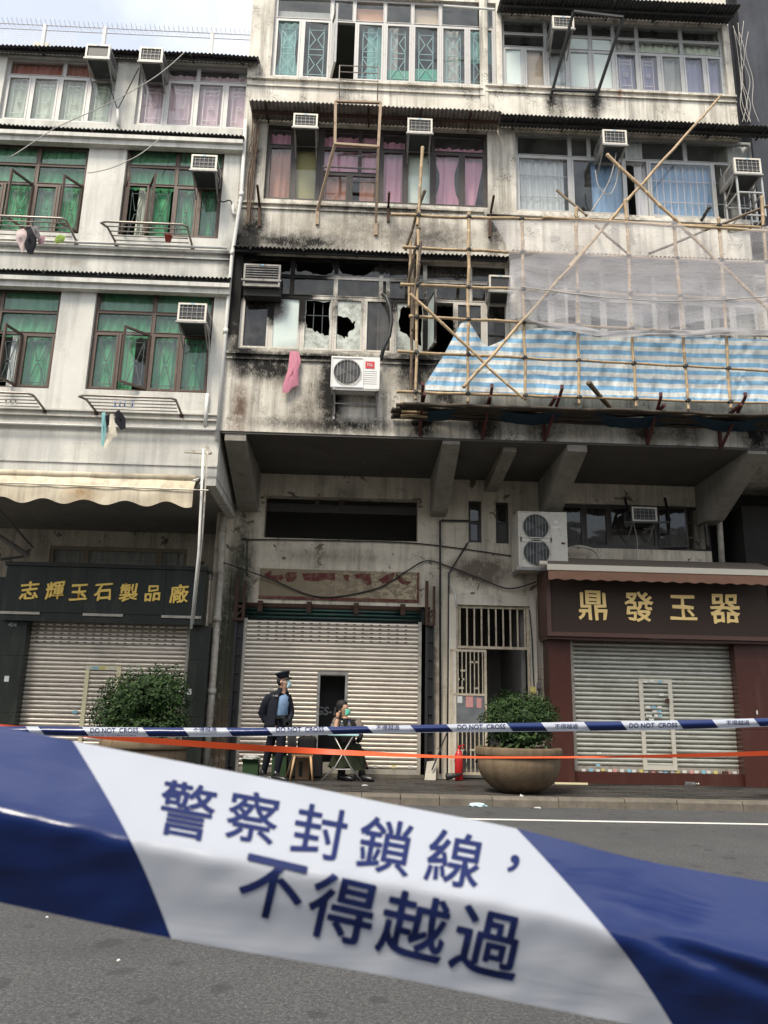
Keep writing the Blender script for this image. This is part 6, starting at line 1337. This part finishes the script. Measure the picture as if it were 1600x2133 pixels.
mc = S(719, 1483, -.035); m = MB(); m.grid(lambda u, v: (mc.x+.01+.08*math.cos(R(-95+136*u))*(.75+.35*math.sin(math.pi*v)), mc.y+.088*math.sin(R(-95+136*u)), mc.z-.058+.105*v), 14, 8); o = m.build('face_mask', M['maskgreen'], t, True); o.modifiers.new('thickness', 'SOLIDIFY').thickness = .004
m = MB(); hand(m, S(703, 1496, -.14), (.1, .15, 1), (.9, .3, 0), 1.0, .5); m.build('hand', M['skin'], t, True)
p = S(707, 1484, -.1); m = MB(); m.bar(p+Vector((-.01, 0, -.07)), p+Vector((.015, .02, .075)), .012, .06, (0, 1, 0)); o = m.build('mobile_phone', M['black']); tag(o, 'black phone held to the seated person\'s ear', 'phone')
m = MB(); m.grid(lambda u, v: (lambda a: (S(727, 1556).x+(.20+.13*v)*math.cos(a)+.03*math.sin(7*a)*v, YS-.22+(.20+.08*v)*math.sin(a), S(725, 1549, -.2).z-.40*v-.03*math.sin(5*a)*v))(2*math.pi*u), 40, 8); o = m.build('lap_sheet', M['olive'], t, True)
MB().lathe([(.20, 0), (.20, .03)], (S(725, 1565).x, YS-.22, S(725, 1549, -.2).z-.025), 20).build('lap_cloth_top', M['olive'], t, True)
for i in (17, 20):
    x, y = V[i][0].x, V[i][0].y; m = MB(); m.tube([(x-.06, y+.03, GZ+.05), (x, y, GZ+.065), (x+.08, y-.06, GZ+.05), (x+.17, y-.12, GZ+.036), (x+.20, y-.14, GZ+.03)], [.042, .056, .052, .045, .02], 10); m.tube([(x, y, GZ+.06), (x, y, GZ+.26)], [.056, .062], 10); m.build('boot', M['boot'], t, True)
st = thing('stool', 'low dark stool under the seated person', 'stool', (S(724, 1580).x, YS, GZ)); zs = V[0][0].z-.16
MB().box(S(724, 1560).x-.17, S(724, 1560).x+.17, YS-.15, YS+.15, zs-.03, zs).build('seat', M['black'], st)
for sx in (-.15, .15):
    for sy in (-.13, .13): MB().bar((S(724, 1560).x+sx, YS+sy, GZ), (S(724, 1560).x+sx*.9, YS+sy*.9, zs-.03), .025).build('leg', M['black'], st)
# ================================================================== FURNITURE AND SMALL THINGS
M['tabletop'] = pm('pale_teal_table_top', (.33,.55,.55), .4, var=.08); M['tubegrey'] = pm('grey_steel_tube', (.30,.29,.28), .4, .6); M['wood'] = pm('light_beech', (.50,.32,.17), .55, var=.2, scale=8); M['greyseat'] = pm('grey_moulded_seat', (.13,.125,.115), .55); M['bag'] = clothmat('black_bag', (.012,.012,.013), 0, .3); M['card'] = pm('brown_cardboard', (.26,.16,.085), .85, var=.15); M['greenbox'] = pm('green_carton', (.022,.06,.018), .7, var=.2); M['clearpl'] = glassmat('clear_plastic', (.85,.9,.92), 1.3, .12); M['bluecap'] = pm('blue_label', (.03,.06,.25), .5)
YT = 14.3; tz = P(720, 1529, YT).z; tx0, tx1 = P(684, 1528, YT).x, P(748, 1528, YT).x
t = thing('folding_table', 'small folding table with teal top and crossed grey legs', 'table', ((tx0+tx1)/2, YT, GZ))
o = MB().box(tx0, tx1, YT-.22, YT+.22, tz-.03, tz).build('table_top', M['tabletop'], t); bv = o.modifiers.new('round', 'BEVEL'); bv.width = .012; bv.segments = 2
cxm = (tx0+tx1)/2
for y in (YT-.2, YT+.18):
    s = .33; MB().tube([(cxm-s-.02, y, GZ+.012), (cxm-s*.4, y, GZ+.22), (cxm+.16, y, tz-.03)], .012, 8).build('leg', M['tubegrey'], t, True); MB().tube([(cxm+s, y+.02, GZ+.012), (cxm+s*.4, y+.02, GZ+.24), (cxm-.16, y+.02, tz-.03)], .012, 8).build('leg', M['tubegrey'], t, True)
MB().tube([(cxm-.16, YT-.2, GZ+.22), (cxm-.16, YT+.18, GZ+.22)], .010, 6).build('brace', M['tubegrey'], t); MB().tube([(cxm-.13, YT-.2, GZ+.2), (cxm+.13, YT-.18, GZ+.2)], .010, 6).build('brace', M['tubegrey'], t)
for px, h, lab, capm in ((692, .19, 'small dark-capped bottle at the left end of the folding table', 'black'), (712, .22, 'clear bottle with white cap in the middle of the folding table', 'white'), (727, .23, 'clear water bottle with blue label at the right of the folding table', 'bluecap')):
    x = P(px, 1520, YT).x; b = thing('bottle', lab, 'bottle', (x, YT, tz))
    MB().lathe([(.028, 0), (.032, .01), (.032, h*.62), (.028, h*.72), (.013, h*.88), (.012, h*.92)], (x, YT, tz), 16).build('body', M['clearpl'], b, True)
    MB().lathe([(.0335, h*.25), (.0335, h*.55)], (x, YT, tz), 16).build('label', M[capm], b, True); MB().lathe([(.015, h*.91), (.015, h)], (x, YT, tz), 12).build('cap', M[capm], b)
CYY = 14.15; cx0, cx1 = P(610, 1569, CYY).x, P(653, 1569, CYY).x; cz = P(632, 1569, CYY).z
t = thing('chair', 'chair with beech legs and grey seat holding a black bag', 'chair', ((cx0+cx1)/2, CYY, GZ))
o = MB().box(cx0-.02, cx1+.02, CYY-.2, CYY+.24, cz, cz+.03).build('seat', M['greyseat'], t); o.modifiers.new('round', 'BEVEL').width = .012
MB().bar((cx0, CYY-.16, cz-.02), (cx1, CYY-.16, cz-.02), .025, .04).build('apron', M['wood'], t)
for (xa, ya, xb, yb) in ((cx0+.05, CYY-.15, cx0-.02, CYY-.19), (cx1-.04, CYY-.15, cx1+.01, CYY-.19), (cx0+.02, CYY+.18, cx0-.13, CYY+.24), (cx1-.06, CYY+.18, cx1+.0, CYY+.24)): MB().tube([(xa, ya, cz), (xb, yb, GZ)], [.022, .013], 8).build('leg', M['wood'], t, True)
m = MB(); q0 = P(603, 1531, CYY+.1); q1 = P(617, 1565, CYY+.1); m.grid(lambda u, v: (q0.x+(q1.x-q0.x)*u-.02*v, CYY+.25-.35*u*0-.42*(1-u)*0+.02*math.sin(3*u)-.25+.25*u, cz+.02+(q0.z-cz)*v), 6, 6); o = m.build('backrest', M['greyseat'], t, True); o.modifiers.new('thickness', 'SOLIDIFY').thickness = .012
q = rect(620, 1537, 659, 1566, CYY-.02); m = MB(); m.grid(lambda u, v: (0, 0, 0), 1, 1) if False else None
o = MB().box(q[0], q[1], CYY-.12, CYY+.14, cz+.031, cz+.27).build('bag', M['bag']); o.modifiers.new('round', 'BEVEL').width = .05; o.modifiers['round'].segments = 3; tag(o, 'black holdall lying on the chair seat', 'bag')
m = MB(); m.tube([(q[0]+.08, CYY, cz+.26), (q[0]+.12, CYY, cz+.315), (q[0]+.2, CYY, cz+.315), (q[0]+.24, CYY, cz+.26)], .012, 6); m.build('handle', M['bag'], o, True)
q = rect(616, 1578, 644, 1618, CYY+.3); b = thing('cardboard_box', 'brown cardboard box under the chair', 'box', (q[0], CYY+.35, GZ)); MB().box(q[0], q[1], CYY+.28, CYY+.6, GZ+.002, q[3]).build('carton', M['card'], b); MB().box(q[0]+.06, q[0]+.12, CYY+.274, CYY+.279, GZ+.05, q[3]-.06).build('print_panel', M['black'], b)
q = rect(598, 1560, 672, 1622, CYY+.68); o = MB().box(q[0], q[1], CYY+.68, CYY+.85, GZ+.002, q[3]).build('speaker_case', M['black']); o.modifiers.new('round', 'BEVEL').width = .03; tag(o, 'black case standing behind the cardboard box', 'case')
for (pr, lab, Y0) in (((505, 1590, 537, 1617), 'green carton left of the officer\'s boots', 14.75), ((566, 1574, 596, 1617), 'green carton between the officer and the chair', 14.8)):
    q = rect(*pr, Y0); b = thing('carton', lab, 'carton', (q[0], Y0, GZ), 'green cartons by the shutter'); MB().box(q[0], q[1], Y0, Y0+.3, GZ+.002, q[3]).build('box', M['greenbox'], b); m = MB(); m.add([(q[0], Y0, q[3]), (q[1], Y0, q[3]), (q[1]+.02, Y0-.06, q[3]+.07), (q[0]-.02, Y0-.06, q[3]+.07)], [(0, 1, 2, 3)]); o = m.build('flap', M['greenbox'], b); o.modifiers.new('thickness', 'SOLIDIFY').thickness = .006
M['plwhite'] = pm('crumpled_white_plastic', (.55,.55,.52), .4, var=.2)
def crumple(c, s, mat, label, name, cat, seed):
    bm = bmesh.new(); bmesh.ops.create_icosphere(bm, subdivisions=3, radius=1)
    for v in bm.verts: k = 1+.45*noise.noise(v.co*2.2+Vector((seed, 0, 0))); v.co = Vector((v.co.x*s[0]*k, v.co.y*s[1]*k, max(v.co.z, -.55)*s[2]*k))
    me = bpy.data.meshes.new(name); bm.to_mesh(me); bm.free(); me.materials.append(M[mat]); o = link(name, me); o.location = Vector(c)+Vector((0, 0, s[2]*.55)); tag(o, label, cat); return o
crumple((P(518, 1590, 14.6).x, 14.6, GZ+.26), (.16, .1, .06), 'plwhite', 'crumpled clear plastic on the left green carton', 'plastic_wrap', 'plastic', 3).location.z = P(518, 1580, 14.85).z; 
bpy.data.objects['plastic_wrap'].location.y = 14.9
q = G(995, 1680, .0); crumple(q, (.12, .06, .03), 'maskblue', 'discarded pale blue mask in the gutter', 'face_mask', 'mask', 5)
q = G(1087, 1678, .0); crumple(q, (.055, .05, .09), 'plwhite', 'small crumpled white bag standing in the gutter', 'plastic_bag', 'bag', 9)
for px, py, lab in ((247, 2002, 'white crumb lying on the asphalt under the tape'), (98, 1912, 'pale scrap lying on the asphalt below the blue tape end')): q = G(px, py, 0); crumple(q, (.008, .008, .006), 'plwhite', lab, 'litter_scrap', 'litter', px)
for px, py, lab in ((545, 1655, 'tiny scrap on the dark pavement behind the tape'), (760, 1637, 'white scrap on the pavement before the folding table'), (1120, 1684, 'white scrap by the kerb right of the white bag')): q = G(px, py, GZ if py < 1660 else 0); crumple(q, (.05, .03, .012), 'plwhite', lab, 'litter_scrap', 'litter', px)
q = G(1440, 1637); b = thing('bottle', 'empty clear bottle lying before the right shutter', 'bottle', tuple(q)); m = MB().lathe([(.03, 0), (.036, .01), (.036, .16), (.014, .21), (.013, .235)], (0, 0, 0), 14); o = m.build('body', M['clearpl'], b, True); o.matrix_basis = Matrix.Translation(q+Vector((-.11, 0, .037))) @ Matrix.Rotation(R(90), 4, 'Y'); m = MB().lathe([(.016, .232), (.016, .25)], (0, 0, 0), 10); o = m.build('cap', M['white'], b); o.matrix_basis = Matrix.Translation(q+Vector((-.11, 0, .037))) @ Matrix.Rotation(R(90), 4, 'Y')
a, b_ = G(1156, 1634), G(1230, 1637); m = MB(); m.bar((a.x, a.y, GZ+.02), (b_.x, a.y, GZ+.02), .05, .03); o = m.build('timber_strip', M['doorcream']); tag(o, 'pale timber strip lying beside the right planter', 'timber')
# fire extinguisher
q = G(956, 1623); q.y = min(q.y, 14.95); ex = P(956, 1600, q.y).x; t = thing('fire_extinguisher', 'red fire extinguisher with black horn beside the gate', 'fire extinguisher', (ex, q.y, GZ)); M['exred'] = pm('red_enamel', (.45,.02,.02), .3, .0, var=.08)
MB().lathe([(.065, 0), (.075, .01), (.075, .40), (.068, .45), (.045, .50), (.022, .52), (.022, .545)], (ex, q.y, GZ), 24).build('cylinder', M['exred'], t, True)
m = MB(); m.box(ex-.02, ex+.02, q.y-.02, q.y+.02, GZ+.54, GZ+.58); m.bar((ex-.02, q.y, GZ+.585), (ex+.1, q.y, GZ+.61), .02); m.bar((ex-.02, q.y, GZ+.56), (ex+.09, q.y, GZ+.56), .015); m.build('valve', M['exred'], t)
MB().tube([(ex+.02, q.y-.02, GZ+.56), (ex+.12, q.y-.05, GZ+.52), (ex+.15, q.y-.06, GZ+.35), (ex+.10, q.y-.08, GZ+.16), (ex-.02, q.y-.1, GZ+.10)], .012, 8).build('hose', M['blackrub'], t, True)
MB().tube([(ex-.0, q.y-.12, GZ+.11), (ex-.10, q.y-.14, GZ+.09), (ex-.24, q.y-.17, GZ+.07)], [.022, .04, .062], 12).build('horn', M['blackrub'], t, True)
# leaning board and stick
M['dustpan'] = pm('grey_board', (.33,.31,.26), .7, var=.15, dirt=.3); a = P(884, 1622, 14.95); b_ = P(906, 1592, 15.18)
m = MB(); m.add([(a.x, 14.93, GZ), (a.x+.2, 14.93, GZ), (a.x+.24, 15.2, GZ+.32), (a.x+.07, 15.2, GZ+.30), (a.x, 14.95, GZ), (a.x+.2, 14.95, GZ), (a.x+.24, 15.22, GZ+.32), (a.x+.07, 15.22, GZ+.30)], [(0,1,2,3), (7,6,5,4), (0,4,5,1), (1,5,6,2), (2,6,7,3), (3,7,4,0)]); o = m.build('leaning_board', M['dustpan'], fix=True); tag(o, 'pale board leaning on the wall by the middle shutter\'s corner', 'board')
o = MB().tube([P(900, 1604, 15.0), P(931, 1527, 15.24)], .014, 6).build('broom_stick', M['black']); tag(o, 'thin black stick leaning between the board and the gate', 'stick')
# ================================================================== ROOF FENCE, SPRIG
FYR = 15.5; t = thing('razor_wire_fence', 'razor wire fence along the grey house roof against the sky', 'fence', (-5, FYR, RA)); M['galv'] = pm('galvanised_wire', (.55,.55,.58), .5, .1); M['post'] = pm('white_fence_post', (.60,.56,.54), .6)
for px, y0 in ((-40, 48), (95, 52), (220, 56), (443, 68), (600, 76)):
    p = P(px, y0, FYR); MB().bar((p.x, FYR, RA-.3), (p.x, FYR, p.z), .07).build('post', M['post'], t)
za = P(250, 60, FYR).z; x0, x1 = P(-60, 60, FYR).x, P(548, 60, FYR).x
for dz in (.0, -.14): MB().tube([(x0, FYR, za+dz), (x1, FYR, za+dz)], .012, 5).build('wire', M['galv'], t)
m = MB(); pts = [(x0+(x1-x0)*i/700, FYR+.13*math.cos(i*.55), za+.05+.07*math.sin(i*.55)+.06*noise.noise(Vector((i*.09, 0, 0)))) for i in range(701)]; m.tube(pts, .004, 4, False); m.build('razor_coil', M['galv'], t)
m = MB()
for i in range(0, 44): x = P(-60, 80, FYR).x+i*.055; m.bar((x, FYR, RA-.2), (x, FYR, za-.14), .004)
for i in range(8): z = za-.14-i*.06; m.bar((P(-60, 80, FYR).x, FYR, z), (P(-60, 80, FYR).x+2.4, FYR, z), .004)
m.build('mesh_panel', M['galv'], t)
p = P(70, 88, FYR+.5); o = MB().box(p.x, p.x+.35, FYR+.5, FYR+.8, RA-.3, p.z+.02).build('roof_box', M['cl_cream']); tag(o, 'small beige box on the grey house roof', 'box')
rnd = random.Random(2); m = MB(); t = thing('wall_sapling', 'leafy sprig sprouting from the cream house corner by the sky', 'sapling', tuple(P(548, 30, FY+1)))
stem = [P(556, 60, FY+.6), P(548, 30, FY+.6), P(540, 8, FY+.6)]; MB().tube(stem, .008, 5).build('stem', M['bark'], t); stem2 = [P(552, 48, FY+.6), P(530, 44, FY+.6)]; MB().tube(stem2, .006, 5).build('stem', M['bark'], t)
for i in range(46): b = stem[1].lerp(stem[2], rnd.random()) if i < 30 else stem2[0].lerp(stem2[1], rnd.random()); leaves(m, rnd, b+Vector((rnd.uniform(-.06, .06), rnd.uniform(-.06, .06), rnd.uniform(-.06, .06))), Vector((rnd.uniform(-1, 1), -1, rnd.uniform(-1, 1))), rnd.uniform(.07, .11))
m.build('leaves', M['leafbig'], t)
# ================================================================== CORDON TAPES
def tapemat(name, c, rough, var=.08, trans=.12):
    t = NT(name); cc = t.mix(t.noise(9, 4, .6), dk(c, 1-var), c); m = t.done(cc, rough, 0, .5); t.b.inputs['Specular IOR Level'].default_value = .45; t.bump(t.noise(26, 3, .5, (.35, 1, 1.6), dist=1.4), .2, .004)
    tl = t.node('ShaderNodeBsdfTranslucent'); t.lk(cc, tl.inputs[0]); mx = t.node('ShaderNodeMixShader'); mx.inputs[0].default_value = trans; t.lk(t.b.outputs[0], mx.inputs[1]); t.lk(tl.outputs[0], mx.inputs[2]); t.lk(mx.outputs[0], t.out.inputs[0]); return m
M['tapew'] = tapemat('white_cordon_tape', (.60,.64,.73), .28, .06, .45); M['tapeb'] = tapemat('blue_cordon_tape', (.006,.019,.105), .22, .2, .06); M['tapeink'] = pm('navy_tape_ink', (.010,.018,.085), .6, var=.1, spec=.15)
def smooth_y(pts):
    def f(x):
        for i in range(len(pts)-1):
            if x <= pts[i+1][0] or i == len(pts)-2:
                x0, y0 = pts[i]; x1, y1 = pts[i+1]; t_ = (x-x0)/(x1-x0)
                m0 = (y1-pts[i-1][1])/(x1-pts[i-1][0]) if i > 0 else (y1-y0)/(x1-x0); m1 = (pts[i+2][1]-y0)/(pts[i+2][0]-x0) if i < len(pts)-2 else (y1-y0)/(x1-x0); h = x1-x0
                if t_ < 0 or t_ > 1: return y0+(y1-y0)*t_
                return (2*t_**3-3*t_**2+1)*y0+(t_**3-2*t_**2+t_)*h*m0+(-2*t_**3+3*t_**2)*y1+(t_**3-t_**2)*h*m1
    return f
nt = smooth_y([(-700, 1372), (-300, 1452), (0, 1512), (160, 1545), (560, 1622), (800, 1672), (1080, 1727), (1330, 1790), (1600, 1838), (1900, 1890), (2300, 1960)])
nbm = smooth_y([(-700, 1730), (-300, 1812), (0, 1880), (370, 1957), (800, 2032), (1100, 2092), (1400, 2150), (1900, 2240), (2300, 2310)])
def near_Y(px, v):
    crest = .50+.03*math.sin(px*.004)
    k = max(0, 1-abs((v-crest)/(crest if v < crest else 1-crest))); k = 1-(math.sqrt((1-k)**2+.02)-.1414)/(math.sqrt(1.02)-.1414)
    y = .388-.046*(k if v < crest else .78+.22*k)
    y += .0022*noise.noise(Vector((px*.004, v*2.2, 1)))+.0011*noise.noise(Vector((px*.012+v*3, v*5, 6)))
    y += .004*math.exp(-((v-.45-(px-1350)*.0006)/.07)**2)*max(0, min(1, (px-1150)/250)) 
    return y
def nearS(px, v, lift=0.0):
    y0, y1 = nt(px), nbm(px); return P(px, y0+(y1-y0)*v, near_Y(px, v)-lift)
Lb = lambda v: 152+205*v+18*math.sin(math.pi*v); Rb = lambda v: 1076+335*v+40*math.sin(math.pi*v)*.8
t = thing('cordon_tape', 'close-up blue and white police tape sweeping across the photo\'s foreground', 'tape', tuple(nearS(800, .5)))
nv = 40
for (fa, fb, mat, n) in ((lambda v: -700, Lb, 'tapeb', 60), (Lb, Rb, 'tapew', 80), (Rb, lambda v: 2300, 'tapeb', 80)):
    MB().grid(lambda u, v: nearS(fa(v)+(fb(v)-fa(v))*u, v), n, nv).build('tape_segment', M[mat], t, True)
def tape_text(body, cx, cy, h, rot, S, inv, parent, bold, mat, wid=None, step=24, lift=.00045, name='tape_lettering', shear=0.0):
    vs, fs, w, hh = text_mesh(body, bold, 5, shear=shear); me = bpy.data.meshes.new('tmp'); me.from_pydata(vs, [], fs); bm = bmesh.new(); bm.from_mesh(me); bpy.data.meshes.remove(me)
    x0, x1 = -w/2, w/2; y0, y1 = -hh/2, hh/2
    for k in range(1, step):
        bmesh.ops.bisect_plane(bm, geom=bm.verts[:]+bm.edges[:]+bm.faces[:], plane_co=(x0+(x1-x0)*k/step, 0, 0), plane_no=(1, 0, 0)); bmesh.ops.bisect_plane(bm, geom=bm.verts[:]+bm.edges[:]+bm.faces[:], plane_co=(0, y0+(y1-y0)*k/step, 0), plane_no=(0, 1, 0))
    k = h/hh; kx = wid/w if wid else k
    for v in bm.verts:
        a, b = v.co.x*kx, v.co.y*k; px = cx+a*math.cos(rot)-b*math.sin(rot)*-1*-1; py = cy+a*math.sin(rot)-b*math.cos(rot)
        px = cx+a*math.cos(rot)+b*math.sin(rot); v.co = S(px, inv(px, py), lift+v.co.z*.012)
    me = bpy.data.meshes.new(name); bm.to_mesh(me); bm.free(); me.materials.append(M[mat]); return link(name, me, parent)
ninv = lambda px, py: (py-nt(px))/(nbm(px)-nt(px))
for ch, x, y, h in (('警', 389, 1688, 116), ('察', 527, 1702, 106), ('封', 666, 1733, 110), ('鎖', 803, 1762, 114), ('線', 947, 1789, 114)): tape_text(ch, x, y, h, R(10.5), nearS, ninv, t, .013, 'tapeink')
tape_text('，', 1070, 1799, 38, R(10.5), nearS, ninv, t, .02, 'tapeink', step=4)
for ch, x, y, h in (('不', 566, 1852, 126), ('得', 712, 1894, 138), ('越', 862, 1930, 138), ('過', 1016, 1964, 140)): tape_text(ch, x, y, h, R(13), nearS, ninv, t, .018, 'tapeink')
# --- second tape, folded along its length
FYT = 4.0; fc = smooth_y([(-300, 1530), (0, 1522), (240, 1524.5), (440, 1525), (625, 1523), (860, 1518), (1050, 1515), (1240, 1512.5), (1420, 1509.5), (1600, 1504), (1900, 1494)])
fh = lambda px: 8.6+.9*math.sin(px*.006)
def farS(px, v, lift=0.0): return P(px, fc(px)+fh(px)*(2*v-1), FYT-.016*math.sin(math.pi*min(1, max(0, v)))-.0012*noise.noise(Vector((px*.02, v*2, 3)))-lift)
finv = lambda px, py: (py-fc(px))/(2*fh(px))+.5
t = thing('cordon_tape', 'blue and white tape stretched straight across at chest height, lettered DO NOT CROSS', 'tape', tuple(farS(800, .5)))
bd = [-300, -85, -20, 60, 86, 178, 303, 388, 478, 562, 688, 771, 861, 937, 1062, 1134, 1223, 1300, 1417, 1490, 1577, 1660, 1760, 1900]
for i in range(len(bd)-1):
    a, b = bd[i], bd[i+1]; sl = 7
    MB().grid(lambda u, v: farS(a+(b-a)*u+sl*(2*v-1), v), 10, 10).build('tape_segment', M['tapew' if i % 2 else 'tapeb'], t, True)
# the turned-under half seen below
MB().grid(lambda u, v: P(-300+2200*u, fc(-300+2200*u)+fh(-300+2200*u)*.9+1.6*v, FYT+.004+.012*v), 200, 2).build('turned_edge', M['tapew'], t, True)
for x, y in ((238, 1521.5), (625, 1519.5), (1003, 1514), (1361, 1511)): tape_text('DO NOT  CROSS', x, y, 10.2, R(-.6), farS, finv, t, .012, 'tapeink', 100, 14, .003)
for x, y in ((427, 1519), (808, 1515.5), (1180, 1513), (1537, 1505.5)): tape_text('不得越過', x, y, 10.5, R(-.6), farS, finv, t, .006, 'tapeink', 49, 14, .003)
for x, y in ((228, 1532.3), ): tape_text('POLICE CORDON', x, y, 3.0, R(.2), farS, finv, t, .0, 'tapeink', 110, 4, .0012)
# --- orange ribbon behind
M['orange'] = tapemat('fluorescent_orange_ribbon', (.80,.105,.03), .5, .06, .25)
oc = smooth_y([(-200, 1500), (60, 1517), (200, 1533), (400, 1549), (570, 1560), (860, 1574), (1000, 1577.5), (1240, 1577), (1420, 1574), (1600, 1569), (1900, 1558)]); oh = smooth_y([(-200, 4), (60, 4), (200, 5.5), (400, 6.5), (570, 6.5), (760, 5), (900, 3), (1000, 2.2), (1240, 2), (1350, 3.2), (1500, 4.2), (1600, 5), (1900, 5)])
o = MB().grid(lambda u, v: (lambda px: P(px, oc(px)+oh(px)*(2*v-1), 5.0+.03*math.sin(px*.005)*(2*v-1)+.004*math.sin(px*.05)))(-200+2100*u), 220, 4).build('warning_ribbon', M['orange'], None, True); tag(o, 'thin orange ribbon sagging just below the DO NOT CROSS tape', 'ribbon')
